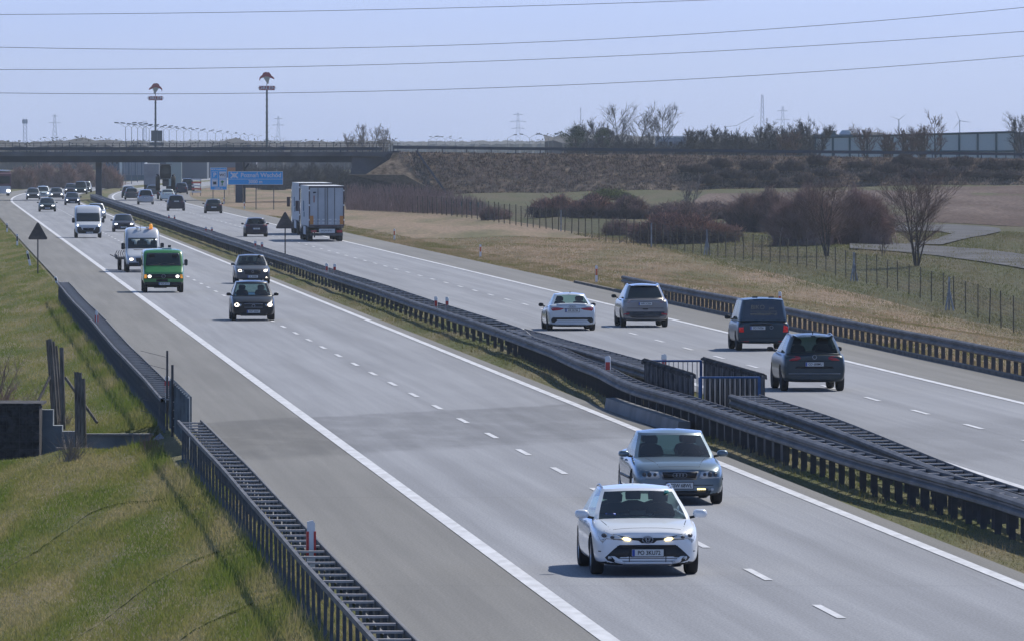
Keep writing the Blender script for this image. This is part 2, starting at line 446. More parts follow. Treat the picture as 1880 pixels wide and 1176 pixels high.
line('road_marking_inner_line', 7.8, .24, 90, 2300)
line('road_marking_median_line', 12.8, .24, 90, 2300)
line('road_marking_outer_line', 20.1, .24, 90, 2300)
mb = MB()
def dash(oc, Yc, ln=4.0, w=.14):
    v = []
    for Y in (Yc - ln / 2, Yc + ln / 2):
        for s in (-w / 2, w / 2): v.append((xl(Y) + oc + s, Y, .010))
    mb.add(v, [(0, 1, 3, 2)])
for k in range(-3, 150): dash(3.92, 139.8 + 12.02 * k)
for k in range(-12, 140): dash(16.42, 255.9 + 12.45 * k)
tag(mb.build('road_marking_lane_dashes', M['paint']), kind='structure')
# thin gritty border where asphalt meets turf, kerb of the far carriageway
mb = MB()
ys = frange(150, 470, 6)
for a, b in zip(ys, ys[1:]):
    x0, x1 = xl(a), xl(b)
    mb.add([(x0 + 22.92, a, 0.), (x0 + 23.12, a, 0), (x0 + 22.92, a, .11), (x0 + 23.12, a, .11), (x1 + 22.92, b - .08, 0.), (x1 + 23.12, b - .08, 0), (x1 + 22.92, b - .08, .11), (x1 + 23.12, b - .08, .11)],
           [(0, 1, 3, 2), (4, 6, 7, 5), (0, 2, 6, 4), (2, 3, 7, 6), (1, 5, 7, 3)])
M['kerb_dark'] = mat('dirty_kerb', (.13, .115, .10), .9, var=.35, scale=1.5)
tag(mb.build('kerb', M['kerb_dark']), kind='structure')

# ------------------------------------------------------------------ draped fields and side road
def drape(name, px_poly, m, dz=.04, cell=6., ycell=14., kind='structure'):
    pts = [grd(x, y) for x, y in px_poly]
    me = bpy.data.meshes.new(name); bm = bmesh.new()
    vs_ = [bm.verts.new((p.x, p.y, 0)) for p in pts]; bm.faces.new(vs_)
    x0, x1 = min(p.x for p in pts), max(p.x for p in pts); y0, y1 = min(p.y for p in pts), max(p.y for p in pts)
    for x in frange(x0 + cell, x1, cell): bmesh.ops.bisect_plane(bm, geom=bm.verts[:] + bm.edges[:] + bm.faces[:], plane_co=(x, 0, 0), plane_no=(1, 0, 0))
    for y in frange(y0 + ycell, y1, ycell): bmesh.ops.bisect_plane(bm, geom=bm.verts[:] + bm.edges[:] + bm.faces[:], plane_co=(0, y, 0), plane_no=(0, 1, 0))
    bmesh.ops.triangulate(bm, faces=bm.faces[:])
    for v in bm.verts: v.co.z = zr(v.co.x, v.co.y) + dz
    bm.to_mesh(me); bm.free(); me.materials.append(m)
    return tag(link(name, me), kind=kind)
drape('field', [(1230, 392), (1560, 405), (1700, 409), (1880, 417), (2000, 420), (2000, 339), (1880, 342), (1700, 346), (1500, 352), (1300, 356)], M['plough'], .03)
drape('side_road', [(1560, 447), (1640, 448), (1720, 454), (1800, 459), (1880, 469), (2000, 484), (2000, 512), (1880, 495), (1800, 482), (1720, 471), (1640, 463), (1560, 458)], M['asph_path'], .08)
drape('side_road_branch', [(1660, 450), (1722, 441), (1748, 431), (1720, 426), (1650, 427), (1610, 422), (1660, 415), (1740, 414), (1800, 417), (1835, 421), (1838, 427), (1795, 436), (1730, 451)], M['asph_path'], .095)
# ------------------------------------------------------------------ crash barriers
WPROF = [(.0, .44), (.07, .48), (.07, .54), (.0, .585), (.0, .615), (.07, .66), (.07, .72), (.0, .76), (-.02, .76), (-.02, .44)]   # (outwards, height)
def w_beam(path, side, ends=True, prof=WPROF, sag=None):
    """path: [(x,y,z)], side=+1/-1 which way the waves face in x"""
    mb = MB(); n = len(prof)
    for x, y, z in path:
        for a, b in prof: mb.v.append((x + side * a, y, z + b))
    for i in range(len(path) - 1):
        for k in range(n): mb.f.append((i * n + k, i * n + (k + 1) % n, (i + 1) * n + (k + 1) % n, (i + 1) * n + k))
    mb.f.append(tuple(range(n))); mb.f.append(tuple(range((len(path) - 1) * n, len(path) * n)))
    return mb
rb = random.Random(7)
def wav(Y, k): return .018 * math.sin(Y / 13.3 + k) + .008 * math.sin(Y / 4.1 + 2 * k)
def post_master(wid, hgt=.70, depth=.10):
    mb = MB(); t = .02
    mb.box(-wid / 2, wid / 2, -depth / 2, -depth / 2 + t, -.15, hgt).box(-wid / 2, wid / 2, depth / 2 - t, depth / 2, -.15, hgt).box(-.015, .015, -depth / 2 + t + .001, depth / 2 - t - .001, -.15, hgt)
    return mb
def barrier(name, label, group, oL, oR, Y0, Y1, spacing, beams, post_at, ends=(0, 0), wobk=0., zbase=0., top_rail=None, rungs=True, pm=None, postw=.12, bm_=None):
    """oL,oR offset functions of the two sides; beams: sides that carry a W beam; post_at: 'L' or 'R' side carrying the visible posts"""
    t = empty(name, (xl(Y0) + oL(Y0), Y0, 0), 0, label, 'crash barrier', group)
    bx, by = t.location.x, t.location.y
    ys = frange(Y0, Y1, 2. if Y1 < 500 else 4.) + [Y1]
    for sd in beams:
        fo = oL if sd == 'L' else oR; s = -1 if sd == 'L' else 1
        path = [(xl(y) + fo(y) + wav(y, wobk) - bx, y - by, wav(y, wobk + 5) * .6 + zbase) for y in ys]
        w_beam(path, s).build('beam', bm_ or M['steel'], t, recalc=True)
    if top_rail:
        fo = oL if top_rail == 'L' else oR
        path = [(xl(y) + fo(y) + wav(y, wobk) - bx, y - by, .70 + wav(y, wobk + 5) * .6 + zbase) for y in ys]
        mb = MB()
        for a, b in zip(path, path[1:]): 
            mb.add([(a[0] - .03, a[1], a[2] - .03), (a[0] + .03, a[1], a[2] - .03), (a[0] - .03, a[1], a[2] + .05), (a[0] + .03, a[1], a[2] + .05),
                    (b[0] - .03, b[1], b[2] - .03), (b[0] + .03, b[1], b[2] - .03), (b[0] - .03, b[1], b[2] + .05), (b[0] + .03, b[1], b[2] + .05)],
                   [(0, 1, 5, 4), (2, 6, 7, 3), (0, 4, 6, 2), (1, 3, 7, 5)])
        mb.build('rail', M['steel'], t)
    master = post_master(postw); me = None; rest = MB(); rest2 = MB(); cnt = 0
    posts = []
    y = Y0 + .4
    while y < Y1:
        sp = spacing(y) if callable(spacing) else spacing
        posts.append((y, sp)); y += sp
    mer = None
    for i, (y, sp) in enumerate(posts):
        for sd in ('L', 'R') if len(beams) + (1 if top_rail else 0) > 1 else (post_at,):
            fo = oL if sd == 'L' else oR
            x = xl(y) + fo(y) + wav(y, wobk) + (.075 if sd == 'L' else -.075) - bx
            if sd == post_at and i < 100:
                if me is None: o = master.build('post', pm or M['steel_dark'], t); me = o.data
                else: o = link('post', me, t)
                o.location = (x, y - by, 0 + zbase); o.rotation_euler = (0, rb.uniform(-.02, .02), 0)
            else:
                rest.add([(v[0] + x, v[1] + y - by, v[2] + zbase) for v in master.v], master.f)
        if rungs:
            xa = xl(y) + oL(y) + wav(y, wobk) + .03 - bx; xb = xl(y) + oR(y) + wav(y, wobk) - .03 - bx
            wd = (xb - xa)
            for q in range(1):
                yy = y - by + q * sp / 2; dz = wav(y, wobk + 5) * .6 + zbase; shx = (xl(y + q * sp / 2) - xl(y)) + (oL(y + q * sp / 2) - oL(y))
                n_ = i if q == 0 else 1000
                if n_ < 100:
                    mm_ = MB().box(-wd / 2, wd / 2, -.06, .06, -.012, .02)
                    o = mm_.build('crossbar', M['rung'], t); o.location = ((xa + xb) / 2, yy, .715 + dz); o.rotation_euler = (0, 0, rb.uniform(-.03, .03))
                else: rest2.box(xa + shx, xb + shx, yy - .06, yy + .06, .70 + dz, .735 + dz)
    if rest.v: tag(rest.build('posts', pm or M['steel_dark'], t), kind='stuff')
    if rest2.v: tag(rest2.build('crossbars', M['rung'], t), kind='stuff')
    return t
C_ = lambda v: (lambda Y: v)
BP = mat('barrier_post_paint', (.085, .10, .12), .6, .2, var=.45, scale=2.)
barrier('crash_barrier', 'ladder-topped steel barrier in the lower left corner, this side of the concrete culvert', 'steel barriers along the motorway', C_(-4.0), C_(-3.48), 112, 211.5, 2.0, ('R',), 'L', top_rail='L', wobk=1., pm=BP, postw=.05, bm_=M['steel_dark'])
barrier('crash_barrier', 'ladder-topped steel barrier on the left verge, from the culvert back to the triangular sign', 'steel barriers along the motorway', C_(-3.95), C_(-3.43), 229.5, 420, 2.0, ('R',), 'L', top_rail='L', wobk=2., pm=BP, postw=.05, bm_=M['steel_dark'])
def table(tb):
    def f(Y):
        if Y <= tb[0][0]: return tb[0][1]
        for (a, b), (c, d) in zip(tb, tb[1:]):
            if Y <= c: t = (Y - a) / (c - a); t = t * t * (3 - 2 * t); return b + (d - b) * t
        return tb[-1][1]
    return f
m1 = table([(162, 9.5), (192, 9.04), (226, 8.92), (242, 8.66), (264, 9.10), (289, 9.48), (317, 9.56), (400, 9.62)])
def m1b(Y): return m1(Y) + .36 + .44 * sstep(298, 314, Y)
barrier('crash_barrier', 'long double steel barrier running down the median from the right foreground to the bridge pier', 'steel barriers along the motorway', m1, m1b, 150, 1125, lambda y: 2.0 if y < 300 else 4.0, ('L', 'R'), 'L', wobk=3., zbase=.05)
m2 = table([(158, 9.72), (167, 9.75), (212, 10.32), (250, 10.34), (272, 10.22), (300, 9.92), (312, 9.8)])
m2b = table([(158, 10.15), (167, 10.2), (217, 11.05), (268, 11.0), (300, 10.6), (312, 10.4)])
barrier('crash_barrier', 'short ladder-topped barrier beside the far lanes, in front of the median screens', 'steel barriers along the motorway', m2, m2b, 158, 231, 2.0, ('L', 'R'), 'L', wobk=4., zbase=.05)
barrier('crash_barrier', 'short ladder-topped barrier beside the far lanes, behind the median screens', 'steel barriers along the motorway', m2, m2b, 251, 312, 2.0, ('L', 'R'), 'L', wobk=4.5, zbase=.05)
# right hand verge: single beam, curved down end
t = barrier('crash_barrier', 'single-sided steel guardrail on the right verge behind the dark estate cars', 'steel barriers along the motorway', C_(23.32), C_(23.42), 255, 440, 2.0, ('L',), 'L', wobk=6., rungs=False, pm=M['steel'], postw=.13)
endp = [(xl(440 + k) + 23.32 + .05 * k * k - t.location.x, 440 + k - 255, -.012 * k * k * 1.6) for k in (0, 1, 2, 3, 4, 5)]
w_beam(endp, -1).build('end_terminal', M['steel'], t, recalc=True)

# ------------------------------------------------------------------ median passage: screens, blue railings, kerb
def screen(name, label, o, Y0, Y1, h, z0, m, hoops=True):
    t = empty(name, (xl(Y0) + o, Y0, z0), 0, label, 'screen')
    mb = MB(); n = int((Y1 - Y0) / .8)
    for i in range(n):
        ya, yb = Y0 + (Y1 - Y0) * i / n, Y0 + (Y1 - Y0) * (i + 1) / n
        xa = xl(ya) - xl(Y0); k = (-.03, .03)[i % 2]
        mb.cbox((xa + k * .4, (ya + yb) / 2 - Y0, h / 2), (.05, yb - ya - .14, h))
        mb.cbox((xa, yb - Y0 - .03, h / 2), (.09, .10, h + .03))
    mb.build('panel', m, t)
    if hoops:
        rl_ = MB().tube([(0, .1, h + .02), (xl(Y1) - xl(Y0), Y1 - Y0 - .1, h + .02)], .02, 5).build('top_rail', M['steel'], t)
        for i in range(n * 2):
            mb = MB(); y = (Y1 - Y0) * (i + .5) / (n * 2); x = xl(Y0 + y) - xl(Y0)
            mb.tube([(x - .08, y, h - .05), (x - .07, y, h + .05), (x, y, h + .09), (x + .07, y, h + .05), (x + .08, y, h - .05)], .022, 5).build('hoop', M['steel'], t)
    return t
M['screen'] = mat('ribbed_screen', (.085, .088, .10), .6, .2, var=.5, scale=2.5)
M['screen_l'] = mat('ribbed_screen_left', (.13, .16, .185), .6, .2, var=.35, scale=2.)
screen('median_screen', 'dark ribbed screen of the median opening, on the side of the near lanes', 9.56, 233, 249, 1.2, 0, M['screen'])
screen('median_screen', 'dark ribbed screen of the median opening, on the side of the far lanes', 11.28, 232.2, 250.5, 1.2, 0, M['screen'])
screen('parapet_screen', 'ribbed steel parapet over the culvert on the left edge of the road', -3.72, 213.6, 230.5, 1.2, 0, M['screen_l'], hoops=False)
M['blue'] = mat('blue_paint', (.03, .10, .26), .5, .1, var=.25)
def railing(label, Y, oa, ob, h=1.2):
    xa, xb = xl(Y) + oa, xl(Y) + ob
    t = empty('railing', (xa, Y, 0), 0, label, 'railing', 'blue railings across the median opening'); W = xb - xa
    MB().tube([(0, 0, h), (W, 0, h)], .028, 8).build('top_rail', M['blue'], t)
    MB().tube([(0, 0, .12), (W, 0, .12)], .02, 6).build('bottom_rail', M['blue'], t)
    for x in (0, W - .02): MB().cbox((x, 0, h / 2), (.075, .06, h)).build('post', M['blue'], t)
    n = 12
    for i in range(1, n): MB().tube([(W * i / n, 0, .12), (W * i / n, 0, h)], .014, 5).build('baluster', M['rung'], t)
railing('blue steel railing across the near end of the median opening', 232.4, 9.68, 11.2)
railing('blue steel railing across the far end of the median opening', 250.0, 9.68, 11.2)
# solid skirt boards under the median barrier by the opening
mb = MB()
for y in frange(204, 258, 2.0):
    x = xl(y) + m1(y) + .16; mb.cbox((x - xl(204), y + 1 - 204, .2), (.03, 1.9, .52))
o = mb.build('skirt_board', M['steel_dark']); o.location = (xl(204), 204, 0); tag(o, 'dark boards closing the gap under the median barrier by the opening', 'boards')
mb = MB(); ys = frange(225.5, 248, 1.5)
def ko(Y): return 8.28 + .25 * (248 - Y) / 22
for a, b in zip(ys, ys[1:]):
    b -= .02
    x0 = xl(a) + ko(a) - xl(225.5); x1 = xl(b) + ko(b) - xl(225.5)
    mb.add([(x0, a - 225.5, -.02), (x0 + .34, a - 225.5, -.02), (x0 + .05, a - 225.5, .30), (x0 + .34, a - 225.5, .30), (x1, b - 225.5, -.02), (x1 + .34, b - 225.5, -.02), (x1 + .05, b - 225.5, .30), (x1 + .34, b - 225.5, .30)],
           [(0, 1, 3, 2), (4, 6, 7, 5), (0, 2, 6, 4), (2, 3, 7, 6), (1, 5, 7, 3)])
o = mb.build('kerb_block', M['concrete']); o.location = (xl(225.5), 225.5, 0); tag(o, 'raised concrete kerb beside the inner line at the median opening', 'kerb')
mb = MB()
for y in frange(226, 247, .8):
    x = xl(y) + 8.62; x2 = xl(y + .8) + 8.62; mb.add([(x, y, .05), (x + 2.6, y, .05), (x2 + 2.6, y + .8, .05), (x2, y + .8, .05)], [(0, 1, 2, 3)])
tag(mb.build('gravel', M['gravel']), kind='stuff')

# ------------------------------------------------------------------ delineator posts
def delineator(x, y, z, label, group, h=.5, wdt=.13, mark='red', tilt=0.):
    t = empty('delineator', (x, y, z), rb.uniform(-.2, .2), label, 'delineator post', group); t.rotation_euler.y = tilt
    MB().prism([(-wdt / 2, 0), (wdt / 2, 0), (wdt / 2, h - .05), (0.2 * wdt, h), (-wdt / 2, h - .02)], -.03, .03).build('post', M['white'], t)
    m = M['red'] if mark == 'red' else M['orange_red'] if mark == 'orange' else M['black']
    if mark == 'double':
        for s in (-1, 1): MB().box(s * wdt / 2 * .95 - .018, s * wdt / 2 * .95 + .018, -.036, .036, h * .36, h * .8).build('reflector', M['red'], t)
    else: MB().box(-wdt * .42, wdt * .42, -.034, .034, h * .45, h * .80).build('reflector', m, t)
    return t
G1 = 'delineators mounted on the barriers'
def on_rail(px, pyb, ofun, side, label, h=.46, w_=.12, mark='red'):
    Y = F * (H - .75) / (pyb - YH); delineator(XA(px, Y), Y, .30, label, G1, h + .45, w_, mark)
on_rail(571, 1003, 0, 0, 'red and white delineator standing up between the crossbars of the lower left barrier', .42, .12, 'double')
on_rail(307, 706, 0, 0, 'red marker at the end of the left barrier next to the thin steel post', .25, .10, 'double')
on_rail(177.5, 590, 0, 0, 'small red and white delineator halfway up the left verge barrier', .40, .09, 'double')
for px, py, h_, w_, lb in ((1116, 681, .44, .15, 'red and white delineator on the median barrier just left of the screens'), (1219, 672, .36, .14, 'red and white delineator behind the far blue railing'),
        (800.5, 561, .36, .13, 'left one of the delineator pair on the median nearest the camera'), (821, 562, .36, .13, 'right one of the delineator pair on the median nearest the camera'),
        (600, 496, .34, .14, 'left one of the delineator pair on the median below the lorries'), (614.5, 497, .34, .14, 'right one of the delineator pair on the median below the lorries'),
        (468.6, 452, .32, .15, 'left one of the delineator pair on the median just below the small dark hatchback'), (481, 454, .32, .15, 'right one of the delineator pair on the median just below the small dark hatchback'),
        (378, 424, .3, .15, 'left one of the delineator pair on the median left of the dark hatchback'), (389, 425, .3, .15, 'right one of the delineator pair on the median left of the dark hatchback'),
        (310, 401, .3, .15, 'left one of the delineator pair on the median below the dark off-roader'), (320.5, 402, .3, .15, 'right one of the delineator pair on the median below the dark off-roader')):
    on_rail(px, py, 0, 0, lb, h_, w_)
G2 = 'delineators standing in the verges'
for px, py, h_, mk, lb, tl in ((724, 441, .9, 'orange', 'white roadside post on the right verge nearest the lorries', 0), (882, 472, .86, 'orange', 'white roadside post in the dry grass between the lorries and the guardrail end', 0),
        (1095, 519, .95, 'orange', 'white roadside post just left of the curved guardrail end', 0), (1432, 577, 1.02, 'orange', 'white roadside post showing behind the guardrail by the dark van', 0),
        (448.5, 384, .8, 'orange', 'white roadside post beside the right-hand bridge pier', 0), (411, 375, .8, 'orange', 'white roadside post under the blue service sign', 0),
        (56, 488, .95, 'black', 'leaning white post on the left grass bank below the triangular sign', -.22), (31.6, 452, .9, 'black', 'white post on the left grass bank beside the triangular sign', 0),
        (13, 427, .8, 'black', 'white post farthest up the left grass bank', 0), (105.5, 520, .4, 'black', 'short white stub at the start of the left verge barrier', -.3)):
    p = grd(px, py); delineator(p.x, p.y, p.z - .05, lb, G2, h_, .13, mk, tl)

# ------------------------------------------------------------------ road signs seen from behind, blue signs
M['sign_back'] = mat('sign_back', (.10, .09, .088), .8, .15, var=.2)
M['sign_blue'] = mat('sign_blue', (.008, .34, .74), .45)
M['sign_white'] = mat('sign_white', (.62, .66, .72), .45)
def tri_sign(px, Y, z0, zb, label, w=1.04):
    x = XA(px, Y); t = empty('warning_sign', (x, Y, z0), .0, label, 'road sign', 'triangular warning signs seen from the back')
    MB().tube([(0, 0, -.1), (0, 0, zb - z0 + .6)], .036, 8).build('pole', M['steel_dark'], t)
    h = w * .92; c = []
    for cx, cz, a0 in ((-w / 2 + .07, .07, 210), (w / 2 - .07, .07, 330), (0, h - .09, 90)):
        for a in (-55, -20, 20, 55): c.append((cx + .07 * math.cos(math.radians(a0 + a)), cz + .07 * math.sin(math.radians(a0 + a))))
    c = [c[i] for i in range(12)]; z = zb - z0
    MB().prism([(a, b + z) for a, b in c], -.045 - .03, -.045).build('plate', M['sign_back'], t)
    for dz in (.25, .62): MB().box(-.3 + dz * .25, .3 - dz * .25, -.10, -.077, z + dz * h / 1. - .02, z + dz * h + .02).build('bracket', M['steel_dark'], t)
tri_sign(69.5, 505, grd(72, 503).z, ZA(440, 505), 'grey back of a triangular sign on the left grass bank')
tri_sign(523.5, 522, 0, ZA(420, 522), 'grey back of a triangular sign in the median left of the lorries')
def board(label, px0, px1, pyt, pyb, Y, py_base, posts, group=None):
    x0, x1 = XA(px0, Y), XA(px1, Y); zt, zb = ZA(pyt, Y), ZA(pyb, Y); W = x1 - x0; hh = zt - zb
    z0 = min(0, ZA(py_base, Y)); t = empty('direction_sign', (x0, Y, z0), 0, label, 'road sign', group)
    MB().box(0, W, 0, .06, zb - z0, zt - z0).build('panel', M['sign_blue'], t)
    e = .045
    fr = MB(); a, b = zb - z0, zt - z0
    fr.box(0, W, -.012, -.002, b - e, b).box(0, W, -.012, -.002, a, a + e).box(0, e, -.012, -.002, a + e, b - e).box(W - e, W, -.012, -.002, a + e, b - e).build('border', M['sign_white'], t)
    for p in posts: MB().tube([(XA(p, Y) - x0, .12, -.3), (XA(p, Y) - x0, .12, zt - z0 - .1)], .05, 8).build('pole', M['steel'], t)
    return t, W, hh, zb - z0
t, W, hh, zb = board('wide blue direction sign reading Poznań Wschód 3000 m', 418.5, 519.5, 315, 339.5, 1000, 382, (470, 502.5))
MB().box(.05, W - .05, -.012, -.002, zb + hh * .40, zb + hh * .43).build('divider', M['sign_white'], t)
text_mesh('Poznań Wschód', .66, M['sign_white'], t, (W * .60, -.008, zb + hh * .70), bold=.012)
text_mesh('3000 m', .50, M['sign_white'], t, (W * .5, -.008, zb + hh * .21), bold=.012)
mb = MB()
for s in (1, -1):
    R = Matrix.Rotation(s * .62, 3, 'Y'); mb.cbox((W * .115, -.008 - .001 * s, zb + hh * .7), (.95, .008, .15), R)
mb.lathe([(.24, -.006), (.24, 0), (.13, 0), (.13, -.006), (.24, -.006)], 16, 'y', (W * .115, -.012, zb + hh * .7))
mb.build('junction_symbol', M['sign_white'], t)
t, W, hh, zb = board('tall blue service-area sign with four pictograms, left of the direction sign', 386, 416.5, 308, 349, 1093, 372, (391, 412))
q = hh / 41
def spanel(x0, x1, z0_, z1_, m, name='pictogram_panel', y=-.012): return MB().box(x0 * W, x1 * W, y, -.002, zb + z0_ * hh, zb + z1_ * hh).build(name, m, t)
text_mesh('MOP Krzyżowniki', .235, M['sign_white'], t, (W / 2, -.008, zb + hh * .915), bold=.008)
spanel(.08, .46, .50, .82, M['sign_white']); s_ = spanel(.10, .44, .515, .805, M['sign_blue'], 'parking_panel', -.016)
text_mesh('P', .72, M['sign_white'], t, (W * .27, -.019, zb + hh * .66), bold=.02)
spanel(.54, .94, .50, .82, M['sign_white']); text_mesh('WC', .42, M['ink'], t, (W * .74, -.019, zb + hh * .66), bold=.01)
spanel(.08, .46, .15, .47, M['sign_white']); spanel(.54, .94, .15, .47, M['sign_white'])
MB().box(W * .17, W * .37, -.017, -.0125, zb + .24 * hh, zb + .37 * hh).build('pictogram', M['ink'], t)
MB().prism([(W * .68, zb + .20 * hh), (W * .76, zb + .20 * hh), (W * .75, zb + .30 * hh), (W * .84, zb + .38 * hh), (W * .72, zb + .43 * hh), (W * .62, zb + .36 * hh), (W * .69, zb + .30 * hh)], -.017, -.0125).build('pictogram', mat('sign_green', (.02, .2, .05)), t)
text_mesh('1200 m', .32, M['sign_white'], t, (W / 2, -.008, zb + hh * .07), bold=.01)
o = MB().box(0, 1.1, 0, .05, 2.8, 3.5).tube([(.2, .08, 0), (.2, .08, 3.4)], .03, 6).tube([(.9, .08, 0), (.9, .08, 3.4)], .03, 6).build('information_sign', mat('faded_orange', (.45, .22, .12)))
o.location = (XA(417.5, 1190), 1190, ZA(308, 1190) - 3.5); tag(o, 'small faded orange board peeping out between the blue signs', 'road sign')

# ------------------------------------------------------------------ culvert on the left: walls, posts, brushwood
def cbox_thing(name, label, cat, x0, x1, y0, y1, z0, z1, m):
    o = MB().box(0, x1 - x0, 0, y1 - y0, 0, z1 - z0).build(name, m); o.location = (x0, y0, z0); return tag(o, label, cat)
XR = xl(235) - 4.3
cbox_thing('culvert_wall', 'long low blue-grey concrete wall of the culvert behind the wooden posts', 'wall', XA(100, 234.7), XR + .3, 234.7, 235.0, -3.4, -.34, M['concrete_wall'])
cbox_thing('wall_coping', 'thin lighter coping along the top of the long culvert wall', 'coping', XA(84, 234.7), XR + .3, 234.62, 235.08, -.338, -.29, M['concrete'])
mb = MB(); mb.box(0, .55, 0, .6, 0, 3.35).box(.0, .32, .02, .58, 3.35, 3.75).box(.55, 1.0, .1, .6, 0, 3.2)
o = mb.build('culvert_pillar', M['concrete_wall']); o.location = (XA(74, 233.6), 233.6, -3.4); tag(o, 'stepped concrete pillar between the dark wing wall and the long culvert wall', 'pillar')
# dark wing wall of stone-filled mesh with a sunlit wedge
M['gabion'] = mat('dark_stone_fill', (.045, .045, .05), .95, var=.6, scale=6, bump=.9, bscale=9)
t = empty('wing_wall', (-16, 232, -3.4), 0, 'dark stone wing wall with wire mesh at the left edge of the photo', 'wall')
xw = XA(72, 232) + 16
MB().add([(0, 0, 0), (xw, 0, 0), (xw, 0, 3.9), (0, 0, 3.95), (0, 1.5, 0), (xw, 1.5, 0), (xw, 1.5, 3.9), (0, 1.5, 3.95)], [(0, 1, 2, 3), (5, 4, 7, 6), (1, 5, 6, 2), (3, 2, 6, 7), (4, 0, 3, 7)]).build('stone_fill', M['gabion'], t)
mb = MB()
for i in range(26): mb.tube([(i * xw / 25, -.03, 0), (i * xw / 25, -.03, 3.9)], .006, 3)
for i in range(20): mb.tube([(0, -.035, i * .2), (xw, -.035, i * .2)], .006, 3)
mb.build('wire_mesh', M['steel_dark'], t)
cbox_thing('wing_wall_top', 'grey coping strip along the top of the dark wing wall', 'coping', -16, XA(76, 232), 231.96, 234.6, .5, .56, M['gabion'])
# inner side wall beside the barrier
mb = MB(); mb.box(0, .25, 0, 8.6, 0, 3.2)
o = mb.build('culvert_side_wall', M['concrete_wall']); o.location = (xl(226) - 4.32, 226, -3.4); tag(o, 'concrete side wall of the culvert under the left parapet', 'wall')
o = MB().box(0, .8, 0, .05, 0, .62).build('hatch_board', mat('pale_board', (.28, .24, .22), .85, var=.3, scale=3)); 
o.location = (XA(103, 228.5), 228.5, -1.05); o.rotation_euler = (.15, 0, 0); tag(o, 'pale slanting board at the foot of the culvert wall beside the wooden posts', 'board')
def post_thing(px, py_b, py_t, Y, lab, r=.07, m='wood', lean=0., group='wooden posts at the culvert'):
    z0 = ZA(py_b, Y); z1 = ZA(py_t, Y)
    o = MB().tube([(0, 0, -.2), (lean * .5, 0, (z1 - z0) * .5), (lean, .02, z1 - z0)], [r, r * .96, r * .9], 8).build('post', M[m], smooth=False)
    o.location = (XA(px, Y), Y, z0); return tag(o, lab, 'post', group)
for i, (px, pb, pt, Y) in enumerate(((103, 770, 622, 240), (108, 764, 626, 243), (113, 764, 634, 243.6), (116.5, 775, 637, 239), (99, 757, 623, 244))):
    post_thing(px, pb, pt, Y, ('tallest', 'second', 'middle', 'rightmost', 'leftmost')[i] + ' of the tall wooden posts left of the culvert, behind the wall', .062, lean=-.16 if i != 3 else -.05)
for i, (px, pb, pt, Y) in enumerate(((143.5, 835, 682, 231.5), (149, 842, 683, 230), (155, 850, 694, 226.4))):
    post_thing(px, pb, pt, Y, ('left', 'middle', 'right')[i] + ' one of the three wooden posts standing in front of the culvert wall', .068, lean=-.04)
def strut(px0, py0, px1, py1, Y, lab):
    a = Vector((XA(px0, Y), Y, ZA(py0, Y))); b = Vector((XA(px1, Y), Y - .8, ZA(py1, Y - .8)))
    o = MB().tube([(0, 0, 0), b - a], .04, 6).build('brace', M['wood']); o.location = a; tag(o, lab, 'brace', 'wooden posts at the culvert')
strut(92, 690, 65, 752, 242, 'wooden strut leaning against the tall posts from the left')
strut(120, 692, 181, 775, 239.6, 'wooden strut leaning against the tall posts from the right')
post_thing(307, 800, 643, 231.5, 'thin steel fence post at the far end of the culvert parapet', .03, 'steel_dark', group='thin steel posts at the parapet')
post_thing(316.5, 818, 669, 226.3, 'thin steel fence post at the near end of the culvert parapet', .035, 'steel_dark', group='thin steel posts at the parapet')
mb = MB()
for k in range(6): mb.tube([(XA(307, 231.5), 231.5, ZA(652 + k * 24, 231.5)), (XA(306, 240), 240, ZA(655 + k * 22, 240)), (XA(258, 243), 243, ZA(643 + k * 22, 243))], .006, 3)
o = mb.build('fence_wires', M['steel_dark']); tag(o, 'slack wires strung behind the far thin steel post', 'wires')
t = empty('ladder_rungs', (XA(318, 226), 226, 0), 0, 'pale horizontal bars between the near thin steel post and the parapet', 'bars')
for k in range(4): MB().tube([(0, 0, ZA(737 + k * 15, 226)), (.30, .2, ZA(736 + k * 15, 226))], .014, 5).build('bar', M['rung'], t)

# ------------------------------------------------------------------ wire fence on the right
M['fence_post'] = mat('rusty_fence_post', (.10, .085, .06), .85, .1, var=.4, scale=3)
M['fence_pale'] = mat('pale_fence_post', (.30, .30, .31), .8, var=.3, scale=3)
base_px = [(640, 378), (685, 385), (760, 391), (821, 396), (881, 403.6), (957, 415.5), (1030, 424), (1077, 436), (1110, 444), (1163, 449.5), (1224, 458), (1297, 468.6), (1346, 475.6), (1396, 480), (1491, 491), (1568, 517), (1616, 526), (1687, 547), (1766, 573), (1862, 611), (1960, 655)]
def base_y(px):
    for (a, b), (c, d) in zip(base_px, base_px[1:]):
        if a <= px <= c: return b + (d - b) * (px - a) / (c - a)
ft = None; pp = []; px = 1955.
rf = random.Random(3)
while px > 645:
    p = grd(px, base_y(px)); pp.append(p)
    px -= (8.0 + (max(0, px - 690) / 1190) ** 1.2 * 15) + rf.uniform(-1, 1)
t = empty('wire_fence', pp[0], 0, 'wire fence on thin rusty posts running along the far edge of the right verge', 'fence')
o0 = pp[0]
for i, p in enumerate(pp[:100]):
    hgt = 1.75 + rf.uniform(-.08, .08)
    MB().tube([(0, 0, -.2), (rf.uniform(-.05, .05), 0, hgt)], .035 if p.y < 700 else .045, 5).build('post', M['fence_post'], t).location = p - o0
mb = MB()
for a, b in zip(pp, pp[1:]):
    for k in range(9): mb.tube([a - o0 + Vector((0, 0, .15 + k * .19)), b - o0 + Vector((0, 0, .15 + k * .19))], .006, 3, cap=False)
    for k in range(1, 8):
        q = a.lerp(b, k / 8) - o0; mb.tube([q + Vector((0, 0, .1)), q + Vector((0, 0, 1.68))], .005, 3, cap=False)
